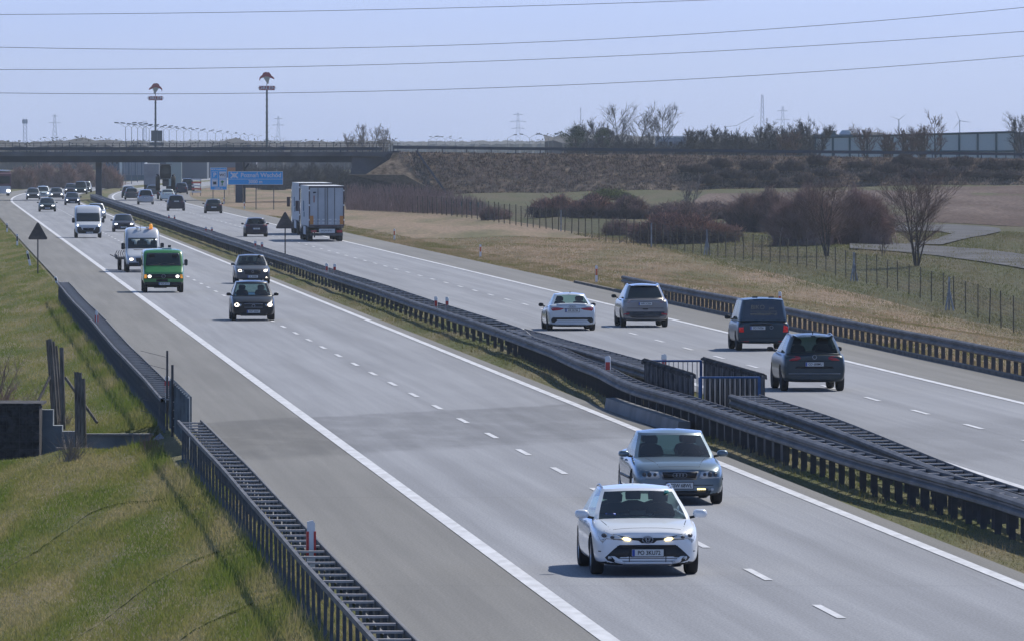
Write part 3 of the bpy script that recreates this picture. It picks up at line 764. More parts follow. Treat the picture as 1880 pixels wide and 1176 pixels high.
mb.build('wire_netting', M['steel_dark'], t)
for k, (px, py) in enumerate(((1568, 517), (1743, 570), (1298, 469), (1196, 455), (1030, 425))):
    p = grd(px, py); q = p - o0
    MB().tube([q + Vector((0, .3, -.1)), q + Vector((0, .3, 1.75))], .06, 6).build('corner_post', M['fence_pale'], t)
    if k < 3:
        for s in (-1, 1): MB().tube([q + Vector((s * .22, -.3, -.05)), q + Vector((0, .25, 1.15))], .05, 6).build('strut', M['fence_pale'], t)
# ------------------------------------------------------------------ vehicles
def paint(name, col, metal=.3, rough=.35):
    dk = max(col) < .12
    return mat(name, col, rough, metal * (.5 if dk else 1), coat=.35 if dk else .9, spec=.2 if dk else .5)
PT = {'white': paint('white_car_paint', (.78, .80, .82), .0), 'greyblue': paint('grey_blue_car_paint', (.13, .18, .215), .5), 'black': paint('black_car_paint', (.010, .011, .015), .2),
      'darkgrey': paint('dark_grey_car_paint', (.075, .078, .088), .5), 'green': paint('green_van_paint', (.015, .20, .03), .0), 'vanwhite': paint('white_van_paint', (.50, .53, .57), .0, .45),
      'silver': paint('silver_car_paint', (.20, .193, .192), .5), 'silverwhite': paint('silver_white_car_paint', (.55, .58, .60), .1), 'teal': paint('dark_teal_car_paint', (.022, .045, .062), .35), 'petrol': paint('petrol_grey_car_paint', (.035, .052, .062), .5),
      'navy': paint('navy_car_paint', (.012, .018, .045), .3), 'plum': paint('dark_plum_car_paint', (.022, .018, .032), .3), 'palesilver': paint('pale_silver_car_paint', (.32, .33, .35), .6),
      'darkgreen': paint('dark_green_car_paint', (.012, .028, .028), .3), 'palegreen': paint('pale_green_white_paint', (.5, .58, .58), .0), 'grey': paint('mid_grey_car_paint', (.10, .105, .11), .5)}

def lerp_keys(keys, y):
    if y <= keys[0][0]: return keys[0][1]
    for (a, b), (c, d) in zip(keys, keys[1:]):
        if y <= c: return b + (d - b) * (y - a) / (c - a)
    return keys[-1][1]

def loft_body(ys, W, zt, plan, zb, crown=.03, sq=.0, sub=2, top_in=.80, belt=.93):
    v = []; hw = W / 2
    for y in ys:
        w = hw * lerp_keys(plan, y); t = lerp_keys(zt, y); b = lerp_keys(zb, y); h = t - b
        up = lerp_keys(top_in, y) if isinstance(top_in, list) else top_in
        bt = lerp_keys(belt, y) if isinstance(belt, list) else belt
        half = [(0, b), (.80 * w, b), (.96 * w, b + .05 * h + .02), (.995 * w, b + .28 * h), (1.0 * w, b + .56 * h), (.985 * w, b + .78 * h),
                (bt * w, t - .05 * h), (up * w, t - .0 * h), (.42 * w, t + crown * .8), (0, t + crown)]
        ring = half + [(-x, z) for x, z in half[8:0:-1]]
        v += [(x, y, z) for x, z in ring]
    n = 18; f = []
    for i in range(len(ys) - 1):
        for k in range(n): f.append((i * n + k, i * n + (k + 1) % n, (i + 1) * n + (k + 1) % n, (i + 1) * n + k))
    for base, rev in ((0, True), ((len(ys) - 1) * n, False)):
        for i in range(9):
            a, b_, c, d = i, i + 1, (18 - i - 1) % 18, (18 - i) % 18
            q = [base + a, base + b_, base + c, base + d]
            q = [x for j, x in enumerate(q) if x not in q[:j]]
            f.append(tuple(q[::-1] if rev else q))
    return v, f

def bake(v, f, name, m, parent, sub=2, wheels=None, W=1.8, smooth=True):
    me = bpy.data.meshes.new(name); me.from_pydata(v, [], f); me.update()
    bm = bmesh.new(); bm.from_mesh(me); bmesh.ops.recalc_face_normals(bm, faces=bm.faces); bm.to_mesh(me); bm.free()
    me.materials.append(m); me.materials.append(M['under'])
    o = bpy.data.objects.new(name, me); COL.objects.link(o)
    if sub:
        s = o.modifiers.new('s', 'SUBSURF'); s.levels = sub; s.render_levels = sub
    cut = None
    if wheels:
        mb = MB()
        for x, y, r in wheels:
            s = 1 if x > 0 else -1
            mb.prism([(y + (r + .055) * math.cos(k * math.pi / 12), r + (r + .055) * math.sin(k * math.pi / 12)) for k in range(24)], s * (W / 2 - .32), s * (W / 2 + .3), 'x')
        cut = mb.build('cut', M['under'], recalc=True)
        b = o.modifiers.new('b', 'BOOLEAN'); b.object = cut; b.operation = 'DIFFERENCE'; b.solver = 'EXACT'
    ev = o.evaluated_get(DG()); nm = bpy.data.meshes.new_from_object(ev)
    o.modifiers.clear(); o.data = nm; nm.name = name
    if cut:
        cm = cut.data; bpy.data.objects.remove(cut); bpy.data.meshes.remove(cm)
    bpy.data.meshes.remove(me)
    # faces inside the arches are dark
    nm.materials.clear(); nm.materials.append(m); nm.materials.append(M['under'])
    for p in nm.polygons:
        p.use_smooth = smooth; c = p.center
        p.material_index = 0
        if wheels:
            for x, y, r in wheels:
                if (x > 0) == (c.x > 0) and abs(c.x) < W / 2 - .004 and math.hypot(c.y - y, c.z - r) < r + .06 and abs(c.x) > W / 2 - .34 and (abs(p.normal.x) < .4 or abs(c.x) < W / 2 - .3): p.material_index = 1
        if c.z < .25 and p.normal.z < -.6: p.material_index = 1
    o.parent = parent
    return o

def bvh_of(objs):
    vs = []; fs = []
    for o in objs:
        n = len(vs); vs += [v.co.copy() for v in o.data.vertices]; fs += [tuple(i + n for i in p.vertices) for p in o.data.polygons]
    return BVHTree.FromPolygons(vs, fs)

def decal(bvh, poly, face, m, name, parent, off=.006, depth=.025, cell=.12, L=4.5, smooth=True, label=None):
    """lay a thin panel with the outline poly on the body. face: 'f','r' -> (x,z); 'l','s' -> (y,z); 't' -> (x,y)"""
    bm = bmesh.new(); bm.faces.new([bm.verts.new((a, b, 0)) for a, b in poly])
    a0, a1 = min(p[0] for p in poly), max(p[0] for p in poly); b0, b1 = min(p[1] for p in poly), max(p[1] for p in poly)
    na = max(1, int((a1 - a0) / cell)); nb = max(1, int((b1 - b0) / cell))
    for i in range(1, na): bmesh.ops.bisect_plane(bm, geom=bm.verts[:] + bm.edges[:] + bm.faces[:], plane_co=(a0 + (a1 - a0) * i / na, 0, 0), plane_no=(1, 0, 0))
    for i in range(1, nb): bmesh.ops.bisect_plane(bm, geom=bm.verts[:] + bm.edges[:] + bm.faces[:], plane_co=(0, b0 + (b1 - b0) * i / nb, 0), plane_no=(0, 1, 0))
    bound = [e for e in bm.edges if len(e.link_faces) == 1]
    org, dr = {'f': (lambda a, b: (a, -3, b), (0, 1, 0)), 'r': (lambda a, b: (a, L + 3, b), (0, -1, 0)), 'l': (lambda a, b: (-4, a, b), (1, 0, 0)),
               's': (lambda a, b: (4, a, b), (-1, 0, 0)), 't': (lambda a, b: (a, b, 5), (0, 0, -1))}[face]
    dr = Vector(dr); last = None; pos = {}
    for v in bm.verts:
        o = Vector(org(v.co.x, v.co.y)); hit, nn, _, _ = bvh.ray_cast(o, dr)
        pos[v] = (hit, nn)
    good = [p[0] for p in pos.values() if p[0] is not None]
    if not good: bm.free(); return None
    for v, (h, nn) in pos.items():
        o = Vector(org(v.co.x, v.co.y))
        if h is None:
            g = min(good, key=lambda g_: (g_ - o).cross(dr).length); h = o + dr * (g - o).dot(dr)
        v.co = h - dr * off
    r = bmesh.ops.extrude_edge_only(bm, edges=bound)
    for v in [x for x in r['geom'] if isinstance(x, bmesh.types.BMVert)]: v.co += dr * (depth + off)
    bmesh.ops.recalc_face_normals(bm, faces=bm.faces[:])
    # make sure the panel faces outwards
    s = sum(f.normal.dot(dr) * f.calc_area() for f in bm.faces)
    if s > 0: bmesh.ops.reverse_faces(bm, faces=bm.faces[:])
    me = bpy.data.meshes.new(name); bm.to_mesh(me); bm.free(); me.materials.append(m)
    if smooth: me.polygons.foreach_set('use_smooth', [abs(p.normal.dot(dr)) > .25 for p in me.polygons])
    o = link(name, me, parent)
    if label: o['label'] = label
    return o
def mir(poly): return [(-a, b) for a, b in poly[::-1]]

WM = {}
def wheel(parent, x, y, r, wdt=.21, rim='rim', spokes=5, turn=0., detail=True):
    key = (round(r, 3), wdt, rim, spokes, detail)
    s = 1 if x > 0 else -1
    if key not in WM:
        n = 28 if detail else 14
        t = MB().lathe([(r * .62, -wdt / 2), (r * .9, -wdt / 2), (r * .985, -wdt * .38), (r, -wdt * .2), (r, wdt * .2), (r * .985, wdt * .38), (r * .9, wdt / 2), (r * .64, wdt / 2), (r * .62, -wdt / 2)], n)
        ri = MB().lathe([(r * .64, wdt * .46), (r * .60, wdt * .40), (r * .56, wdt * .1), (0.01, wdt * .05)], n)
        if detail:
            for k in range(spokes):
                R = Matrix.Rotation(2 * math.pi * k / spokes, 3, 'X')
                c = R @ Vector((wdt * .30, 0, r * .32)); ri.cbox(c, (.03, r * .17, r * .58), R)
            ri.lathe([(r * .14, wdt * .30), (r * .14, wdt * .40), (.005, wdt * .42)], 12)
        a = t.build('wheel', M['rubber'], smooth=True, recalc=False); b = ri.build('rim', M[rim], smooth=False)
        WM[key] = (a.data, b.data); bpy.data.objects.remove(a); bpy.data.objects.remove(b)
    a = link('wheel', WM[key][0], parent); a.location = (x - s * wdt / 2, y, r); a.rotation_euler = (0, 0, 0 if s > 0 else math.pi)
    b = link('rim', WM[key][1], a)
    return a

def plate(parent, txt, x, z, face, yref, bvh, W=.52, hgt=.114, L=4.5, m_txt='ink'):
    o = Vector((x, -3 if face == 'f' else L + 3, z)); d = Vector((0, 1 if face == 'f' else -1, 0))
    h, nn, _, _ = bvh.ray_cast(o, d)
    y = h.y if h else yref
    for dx in (-W * .42, W * .42):
        hh, _, _, _ = bvh.ray_cast(o + Vector((dx, 0, 0)), d)
        if hh: y = min(y, hh.y) if face == 'f' else max(y, hh.y)
    s = -1 if face == 'f' else 1
    p = MB().box(-W / 2, W / 2, -.008, .008, -hgt / 2, hgt / 2).build('number_plate', M['plate'], parent); p.location = (x, y + s * .02, z)
    if face == 'r': p.rotation_euler = (0, 0, math.pi)
    MB().box(-W / 2 + .004, -W / 2 + .048, -.0105, -.0085, -hgt / 2 + .004, hgt / 2 - .004).build('country_band', M['plate_blue'], p)
    text_mesh(txt, hgt * .86, M[m_txt], p, (.022, -.0105, -.002), name='characters', depth=.001, sx=.86, bold=.0015)
    MB().box(-W / 2 - .012, W / 2 + .012, -.006, .009, -hgt / 2 - .012, hgt / 2 + .012).build('plate_frame', M['black'], p)
    return p

def greenhouse(t, sp, paint_m, glass, roof_m=None):
    """pillars, roof and panes over the belt. sp keys: yf0,yf1,yr1,yr0 (front/rear at belt and roof), w0,w1, zf,zr belt heights, zt roof"""
    def ring(k):
        y0 = sp['yf0'] + (sp['yf1'] - sp['yf0']) * k; y1 = sp['yr0'] + (sp['yr1'] - sp['yr0']) * (k if k < 1 else 1)
        bulge = 1 - .35 * (k - k * k) * -.25
        w = (sp['w0'] + (sp['w1'] - sp['w0']) * (k ** 1.25)) 
        zf, zre = sp['zf'], sp['zr']
        bow = sp.get('bow', .13); rb_ = sp.get('rbow', .10)
        B0, B1 = sp.get('b0', .50), sp.get('b1', .545); C0 = sp.get('c0', .90)
        pts = [(0, y0), (.38 * w, y0 + bow * .14), (.70 * w, y0 + bow * .5), (.915 * w, y0 + bow), (w, y0 + bow + .10)]
        ys_, ye = y0 + bow + .10, y1 - rb_ - .05
        for q in (.26, B0, B1, .75, C0): pts.append((w * (1.0 + .012 * math.sin(q * 3.14)), ys_ + (ye - ys_) * q))
        pts += [(w * .97, ye), (w * .86, y1 - rb_ * .4), (w * .45, y1 - rb_ * .08), (0, y1)]
        out = []
        for x, y in pts:
            fy = clamp((y - sp['yf0']) / (sp['yr0'] - sp['yf0']))
            zb_ = zf + (zre - zf) * fy
            arch = sp.get('arch', .05) * (1 - (2 * clamp((y - sp['yf1']) / (sp['yr1'] - sp['yf1'])) - 1) ** 2)
            zt_ = sp['zt'] - sp.get('arch', .05) + arch - .045 * (abs(x) / max(w, .01)) ** 2.5
            zt_ += -sp.get('drop', 0) * clamp((y - sp['yf1']) / (sp['yr1'] - sp['yf1'])) ** 1.5
            out.append((x, y, zb_ + (zt_ - zb_) * k))
        return out
    ks = [0, .045, .25, .5, .75, .93, .985, 1.0]; NP = 14
    rings = []
    for k in ks:
        h = ring(k); full = h + [(-x, y, z) for x, y, z in h[-2:0:-1]]
        rings.append(full)
    top = rings[-1]; n = len(top)
    cy = (sp['yf1'] + sp['yr1']) / 2
    zc = sp['zt'] + .012
    for q in (.93, .6, .25):
        rings.append([(x * q, cy + (y - cy) * (q ** .6 if q > .5 else q), z + (zc - sp.get('drop', 0) * .4 * clamp((y - cy) / (sp['yr1'] - cy + .01), -1, 1) - z) * (1 - q) * (1 if q < .9 else .5)) for x, y, z in top])
    V = [p for r in rings for p in r]
    F_, G = [], {'windscreen': [], 'rear_window': [], 'side_window': [], 'side_window_b': [], 'side_window_c': [], 'side_window_d': []}
    for i in range(len(rings) - 1):
        for j in range(n):
            q = (i * n + j, i * n + (j + 1) % n, (i + 1) * n + (j + 1) % n, (i + 1) * n + j)
            jj = j if j < 13 else 25 - j
            right = j < 13
            if 1 <= i <= 4:
                if jj in (0, 1, 2): G['windscreen'].append(q); continue
                if jj in (4, 5): G['side_window' if right else 'side_window_b'].append(q); continue
                if jj in (7, 8) : G['side_window_c' if right else 'side_window_d'].append(q); continue
                if jj in (11, 12) and sp.get('rearglass', True): G['rear_window'].append(q); continue
            F_.append(q)
    F_.append(tuple(range((len(rings) - 1) * n, len(rings) * n)))
    def mk(name, fs, m):
        used = sorted({i for q in fs for i in q}); mp = {a: b for b, a in enumerate(used)}
        mb = MB(); mb.v = [V[i] for i in used]; mb.f = [tuple(mp[i] for i in q) for q in fs]
        o = mb.build(name, m, t, smooth=True); return o
    fr = mk('cabin_frame', F_, paint_m)
    bm = bmesh.new(); bm.from_mesh(fr.data); bmesh.ops.recalc_face_normals(bm, faces=bm.faces); bm.to_mesh(fr.data); bm.free()
    if roof_m:
        fr.data.materials.append(roof_m)
        for p in fr.data.polygons:
            if p.normal.z > .75 and p.center.z > sp['zt'] - .12: p.material_index = 1
    for kx, nm in (('windscreen', 'windscreen'), ('rear_window', 'rear_window'), ('side_window', 'side_window'), ('side_window_b', 'side_window'), ('side_window_c', 'side_window'), ('side_window_d', 'side_window')):
        if G[kx]: mk(nm, G[kx], glass)
    # black trim round windscreen bottom and side glass
    return fr

def interior(t, sp, y_dash, seats, W):
    zb_ = (sp['zf'] + sp['zr']) / 2
    mb = MB()
    w = sp['w0'] * .93
    mb.box(-w, w, sp['yf0'] + .25, y_dash, sp['zf'] - .05, sp['zf'] + .035).box(-w, w, y_dash, sp['yr0'] - .2, sp['zf'] - .1, sp['zf'] + .012)
    mb.box(-w * .9, w * .9, sp['yr0'] - .65, sp['yr0'] - .30, sp['zr'] - .05, sp['zr'] + .03)
    mb.build('dashboard', M['dash'], t)
    for x, y in seats:
        s = MB(); s.prism([(x - .23, sp['zf'] - .1), (x + .23, sp['zf'] - .1), (x + .24, sp['zf'] + .10), (x + .19, sp['zf'] + .22), (x + .08, sp['zf'] + .26), (x - .08, sp['zf'] + .26), (x - .19, sp['zf'] + .22), (x - .24, sp['zf'] + .10)], y, y + .12)
        s.prism([(x - .12, sp['zf'] + .27), (x + .12, sp['zf'] + .27), (x + .13, sp['zf'] + .38), (x + .08, sp['zf'] + .44), (x - .08, sp['zf'] + .44), (x - .13, sp['zf'] + .38)], y + .02, y + .11)
        s.build('seat', M['seat'], t)
    mb = MB(); c = Vector((.38, y_dash + .10, sp['zf'] + .03)); R = Matrix.Rotation(math.radians(-65), 3, 'X')
    pts = [c + R @ Vector((.18 * math.cos(a * math.pi / 8), .18 * math.sin(a * math.pi / 8), 0)) for a in range(17)]
    mb.tube(pts, .016, 5).build('steering_wheel', M['black'], t)

def mirror_pair(t, x, y, z, m, m2=None, sz=(.20, .11, .13)):
    for s in (-1, 1):
        mb = MB(); w, d, h = sz
        v = []
        for k, (sy, sc) in enumerate(((-d / 2, .55), (-d / 5, .95), (d * .35, 1.), (d / 2, .92))):
            for a in range(10):
                an = 2 * math.pi * a / 10; cx = math.copysign(abs(math.cos(an)) ** .7, math.cos(an)); cz = math.copysign(abs(math.sin(an)) ** .7, math.sin(an))
                v.append((s * (x + w / 2) + cx * w / 2 * sc, y + sy, z + cz * h / 2 * sc))
        f = [(i * 10 + k, i * 10 + (k + 1) % 10, (i + 1) * 10 + (k + 1) % 10, (i + 1) * 10 + k) for i in range(3) for k in range(10)] + [tuple(range(10))[::-1], tuple(range(30, 40))]
        mb.add(v, f); o = mb.build('wing_mirror', m, t, smooth=True, recalc=True)
        a = MB().tube([(s * (x - .06), y + .03, z - h * .45), (s * (x + .03), y, z - h * .3)], .025, 6).build('mirror_arm', m2 or M['black'], o)

def rails(t, sp, m, inset=.02):
    for s in (-1, 1):
        w = sp['w1'] - inset; y0, y1 = sp['yf1'] + .25, sp['yr1'] - .1
        pts = [(s * w, y0, sp['zt'] - .09), (s * w, y0 + .15, sp['zt'] - .045), (s * w * 1.01, (y0 + y1) / 2, sp['zt'] - .01), (s * w, y1 - .15, sp['zt'] - .045), (s * w, y1, sp['zt'] - .09)]
        MB().tube(pts, .017, 6).build('roof_rail', m, t)

def place(t, px, py, axle_y, facing, dyaw=0.):
    """put the vehicle so that its visible axle stands on the photo point. facing -1: front towards the camera"""
    X, Y = P(px, py)
    sl = (xl(Y + 5) - xl(Y - 5)) / 10; th = -math.atan(sl) + dyaw      # heading of the road
    c, s = math.cos(th), math.sin(th)
    if facing < 0:
        t.rotation_euler = (0, 0, th); off = Vector((-s * axle_y, c * axle_y, 0))
    else:
        t.rotation_euler = (0, 0, th + math.pi); c2, s2 = math.cos(th + math.pi), math.sin(th + math.pi); off = Vector((-s2 * axle_y, c2 * axle_y, 0))
    t.location = Vector((X, Y, 0)) - off
    return t

def ring_badge(t, bvh, x, z, r, face, L, rx=1., m='dull_chrome', wid=.18, name='badge', off=0.):
    o = Vector((x, -3 if face == 'f' else L + 3, z)); d = Vector((0, 1 if face == 'f' else -1, 0)); h, _, _, _ = bvh.ray_cast(o, d)
    if h is None: return None
    s = -1 if face == 'f' else 1
    pts = [(r * rx * math.cos(a * math.pi / 10), 0, r * math.sin(a * math.pi / 10)) for a in range(21)]
    b = MB().tube(pts, r * wid, 5, cap=False).build(name, M[m], t); b.location = (x, h.y + s * (.02 + off), z); return b

def car_generic(label, cat, L, W, Ht, pm, body='hatch', zsc=1., front=True, detail=2, wheel_r=.32, glass=None, roof_m=None, **kw):
    t = empty(kw.get('name', {'hatch': 'hatchback', 'sedan': 'sedan', 'suv': 'suv', 'mpv': 'minivan', 'estate': 'estate_car'}.get(body, 'car')), (0, 0, 0), 0, label, cat, kw.get('group'))
    hb = kw.get('hood', {'hatch': .88, 'sedan': .86, 'suv': 1.05, 'mpv': .98, 'estate': .86}[body]); cw = kw.get('cowl', {'hatch': 1.05, 'sedan': 1.35, 'suv': 1.15, 'mpv': .8, 'estate': 1.2}[body])
    rb_ = kw.get('belt_r', hb + .10); tail = kw.get('tail', {'hatch': .10, 'sedan': .95, 'suv': .10, 'mpv': .08, 'estate': .10}[body])
    nose = kw.get('nose', hb - .22); cl = kw.get('clear', .20)
    zt = [(0, nose - .02), (.08, nose + .04), (.35, nose + (hb - nose) * .55), (cw, hb), (L * .5, hb + .02), (L - tail - .2, rb_ - .02), (L - .15, rb_ - (.04 if body != 'sedan' else .0)), (L, rb_ - .10)]
    plan = kw.get('plan', [(0, .80), (.06, .88), (.25, .955), (.6, .99), (1.2, 1.), (L - .8, 1.), (L - .25, .965), (L - .06, .91), (L, .86)])
    zb = kw.get('zb', [(0, cl + .04), (.1, cl), (L - .1, cl), (L, cl + .08)])
    ys = [0, .05, .16, .35, .65, 1.0, cw + .1, 1.8, L * .5, L * .62, L - 1.2, L - .75, L - .4, L - .18, L - .05, L]
    v, f = loft_body(ys, W, zt, plan, zb, top_in=kw.get('top_in', [(0, .70), (.3, .74), (cw, .86), (L - .3, .86), (L, .74)]), belt=kw.get('beltw', [(0, .9), (.4, .95), (L, .95)]))
    fo, ro = kw.get('fo', .85), kw.get('ro', .80); wr = wheel_r
    wl = [(s * W / 2, y, wr) for s in (-1, 1) for y in (fo, L - ro)]
    bd = bake(v, f, 'body', pm, t, sub=2 if detail > 1 else 1, wheels=wl if detail > 0 else None, W=W)
    for x, y, r in wl: wheel(t, x * .985, y, r, rim=kw.get('rim', 'rim'), detail=detail > 1)
    sp = dict(yf0=cw - .18, yf1=kw.get('yf1', cw + .75), yr1=L - kw.get('roof_end', {'hatch': .62, 'sedan': 1.55, 'suv': .45, 'mpv': .40, 'estate': .55}[body]), yr0=L - kw.get('base_end', {'hatch': .12, 'sedan': .72, 'suv': .10, 'mpv': .10, 'estate': .12}[body]),
              w0=kw.get('w0', W * .445), w1=kw.get('w1', W * .345), zf=hb - .03, zr=rb_ - .03, zt=Ht, bow=.17, rbow=.12)
    sp.update(kw.get('sp', {}))
    gl = glass or M['glass_dark']
    cf = greenhouse(t, sp, pm, gl, roof_m)
    bv = bvh_of([bd])
    bv2 = bvh_of([bd, cf])
    t['W'] = W
    return t, bd, bv, bv2, sp
def strip_tmp():
    for o in bpy.data.objects:
        if 'W' in o.keys(): del o['W']

def pbox(t, bvh, x0, x1, z0, z1, face, m, name, L, off=.006, cell=.12): return decal(bvh, [(x0, z0), (x1, z0), (x1, z1), (x0, z1)], face, m, name, t, off=off, L=L, cell=cell)
def arch_trim(t, bvh, sp): pass
def side_lines(t, bvh, L, z0, z1, ys, m='under', faces='ls'):
    for fc in faces:
        for y in ys:
            decal(bvh, [(y, z0), (y + .012, z0), (y + .012, z1), (y, z1)], fc, M[m], 'door_seam', t, off=.001, depth=.01, L=L, cell=.15)
def handles(t, bvh, ys, z, m, L):
    for fc in 'ls':
        for y in ys: decal(bvh, [(y, z), (y + .2, z), (y + .2, z + .035), (y, z + .035)], fc, m, 'door_handle', t, off=.03, depth=.03, L=L)

# ---- 1 white hatchback nearest the camera
t, bd, bv, bv2, sp = car_generic('white hatchback with yellow running lights, nearest the camera', 'car', 4.55, 1.79, 1.42, PT['white'], 'estate', glass=M['glass'], hood=.90, nose=.70, cowl=1.05, belt_r=.98, clear=.17,
    plan=[(0, .72), (.07, .84), (.22, .93), (.5, .98), (.9, 1.), (3.9, 1.), (4.3, .96), (4.55, .86)], yf1=1.95, w1=.60, w0=.80, base_end=.35, roof_end=1.0, name='hatchback')
L_ = 4.55
D = lambda poly, m, nm, face='f', **k: decal(bv, poly, face, M[m] if isinstance(m, str) else m, nm, t, L=L_, **k)
hl = [(.30, .635), (.42, .66), (.56, .69), (.70, .745), (.80, .77), (.83, .71), (.80, .60), (.74, .54), (.69, .60), (.52, .60), (.34, .585)]
for pl in (hl, mir(hl)):
    D(pl, 'black', 'headlight', off=.006); s = 1 if pl is hl else -1; q = [(.40, .605), (.43, .648), (.60, .693), (.70, .735), (.79, .75), (.81, .70), (.79, .63), (.70, .612)]; D(q if s > 0 else mir(q), 'lamp_inner', 'lamp_reflector', off=.012); q = [(.71, .61), (.79, .62), (.77, .575), (.735, .555)]; D(q if s > 0 else mir(q), 'lamp_inner', 'lamp_reflector', off=.012)
    s = 1 if pl is hl else -1
    D([(s * .71 + .042 * math.cos(a * .628), .668 + .034 * math.sin(a * .628)) for a in range(10)], 'rim_dark', 'lamp_lens', off=.018)
    D([(s * .58 + .035 * math.cos(a * .628), .64 + .024 * math.sin(a * .628)) for a in range(10)], 'rim_dark', 'lamp_lens', off=.018)
for s in (-1, 1):
    q = [(.27, .612), (.33, .64), (.40, .642), (.42, .615), (.38, .585), (.29, .578)]
    D(q if s > 0 else mir(q), 'lamp_yellow', 'running_light', off=.018)
D([(-.31, .63), (.31, .63), (.30, .60), (.15, .585), (.10, .545), (-.10, .545), (-.15, .585), (-.30, .60)], 'black', 'upper_grille', off=.008)
for rr, rx in ((.055, 1.55),): ring_badge(t, bv, 0, .60, rr, 'f', L_, rx, wid=.16); 
ring_badge(t, bv, 0, .615, .027, 'f', L_, 1.7, wid=.22, off=.004); ring_badge(t, bv, 0, .60, .045, 'f', L_, .55, wid=.2, off=.002)
D([(-.46, .515), (.46, .515), (.55, .45), (.70, .31), (.66, .26), (.52, .215), (.40, .20), (-.40, .20), (-.52, .215), (-.66, .26), (-.70, .31), (-.55, .45)], 'black', 'lower_grille', off=.006)
D([(-.40, .235), (.40, .235), (.40, .195), (-.40, .195)], PT['white'], 'bumper_lip', off=.03, cell=.08)
for q in ([(.39, .195), (.39, .235), (.54, .33), (.60, .335), (.50, .22)],): D(q, PT['white'], 'bumper_lip', off=.03, cell=.08); D(mir(q), PT['white'], 'bumper_lip', off=.03, cell=.08)
for s in (-1, 1):
    D([(s * .62 - .03, .285), (s * .62 + .03, .285), (s * .62 + .03, .33), (s * .62 - .03, .33)], 'lamp_inner', 'fog_lamp', off=.012)
    D([(s * .30 - .006, .21), (s * .30 + .006, .21), (s * .30 + .006, .50), (s * .30 - .006, .50)], 'dash', 'grille_bar', off=.010)
for z in (.245, .29, .46, .49): D([(-.5, z), (.5, z), (.5, z + .01), (-.5, z + .01)], 'dash', 'grille_bar', off=.010)
plate(t, 'PO 3KU72', 0, .385, 'f', 0, bv)
D([(-.80, .40), (-.76, .40), (-.76, .415), (-.80, .415)], 'black', 'parking_sensor'); D([(.76, .40), (.80, .40), (.80, .415), (.76, .415)], 'black', 'parking_sensor')
hood = [(-.66, .16), (.66, .16), (.66, .172), (-.66, .172)]; decal(bv, hood, 't', M['under'], 'bonnet_seam', t, off=.001, depth=.01)
for s in (-1, 1):
    decal(bv, [(s * .60, .2), (s * .612, .2), (s * .72, 1.0), (s * .708, 1.0)], 't', M['under'], 'bonnet_seam', t, off=.0005, depth=.01)
side_lines(t, bv, L_, .26, .92, (1.45, 2.55, 3.5)); handles(t, bv, (2.2, 3.2), .80, PT['white'], L_)
decal(bv, [(1.35, .22), (3.4, .22), (3.4, .26), (1.35, .26)], 'l', M['black'], 'sill_trim', t, off=.01)
mirror_pair(t, .86, 1.38, .97, PT['white'], sz=(.24, .13, .15)); interior(t, sp, 1.55, ((-.38, 2.15), (.38, 2.15), (-.38, 3.1), (.38, 3.1), (0, 3.1)), 1.79); rails(t, sp, M['dull_chrome'])
MB().prism([(0, 0), (.10, 0), (.02, .09)], -.01, .01, 'x').build('roof_aerial', PT['white'], t).location = (0, 3.2, 1.40)
decal(bvh_of([c for c in bpy.data.objects if c.parent == t and c.name.startswith('windscreen')]), [(-.60, .955), (-.44, .955), (-.44, .99), (-.60, .99)], 'f', mat('blue_sticker', (.03, .12, .6), .5), 'windscreen_sticker', t, off=.004, depth=.002)
decal(bvh_of([c for c in bpy.data.objects if c.parent == t and c.name.startswith('windscreen')]), [(.42, 1.29), (.50, 1.29), (.50, 1.34), (.42, 1.34)], 'f', mat('green_sticker', (.15, .5, .4), .5), 'windscreen_sticker', t, off=.004, depth=.002)
mb = MB().tube([(.1, 1.08, .955), (-.25, 1.12, .955), (-.62, 1.32, .965)], .012, 4).tube([(.55, 1.2, .96), (.2, 1.12, .955)], .012, 4); mb.build('wipers', M['black'], t)
car1 = place(t, 1181, 1052, .93, -1)

# ---- 2 grey-blue sedan behind it
L_ = 4.80
t, bd, bv, bv2, sp = car_generic('grey-blue sedan with four-ring badge following the white hatchback', 'car', L_, 1.81, 1.43, PT['greyblue'], 'sedan', glass=M['glass'], hood=.90, nose=.68, cowl=1.30, belt_r=.98, clear=.17,
    plan=[(0, .80), (.07, .90), (.25, .96), (.6, .99), (1.2, 1.), (4.1, 1.), (4.6, .95), (4.8, .86)], yf1=2.1, w1=.63, w0=.79, roof_end=1.45, base_end=.75, sp=dict(arch=.08))
D([(-.36, .665), (.36, .665), (.385, .64), (.34, .52), (.31, .50), (-.31, .50), (-.34, .52), (-.385, .64)], 'dull_chrome', 'grille_frame', off=.010)
D([(-.335, .65), (.335, .65), (.345, .63), (.31, .53), (-.31, .53), (-.345, .63)], 'black', 'grille', off=.016)
for k in range(4): ring_badge(t, bv, -.095 + k * .063, .59, .042, 'f', L_, 1., wid=.12)
hl = [(.42, .655), (.56, .665), (.76, .70), (.80, .66), (.80, .56), (.76, .535), (.44, .52), (.39, .54)]
for pl in (hl, mir(hl)):
    s = 1 if pl is hl else -1
    D(pl, 'lamp_inner', 'headlight', off=.008)
    for q, rr in ((.49, .035), (.60, .045), (.70, .04)):
        D([(s * q + rr * math.cos(a * .628), .60 + rr * math.sin(a * .628)) for a in range(10)], 'rim_dark', 'lamp_lens', off=.014)
    D([(s * .40, .325), (s * .56, .325), (s * .56, .29), (s * .40, .29)], 'black', 'fog_recess', off=.008)
    D([(s * .64 + .03 * math.cos(a * .628), .31 + .03 * math.sin(a * .628)) for a in range(10)], 'lamp_inner', 'fog_lamp', off=.008)
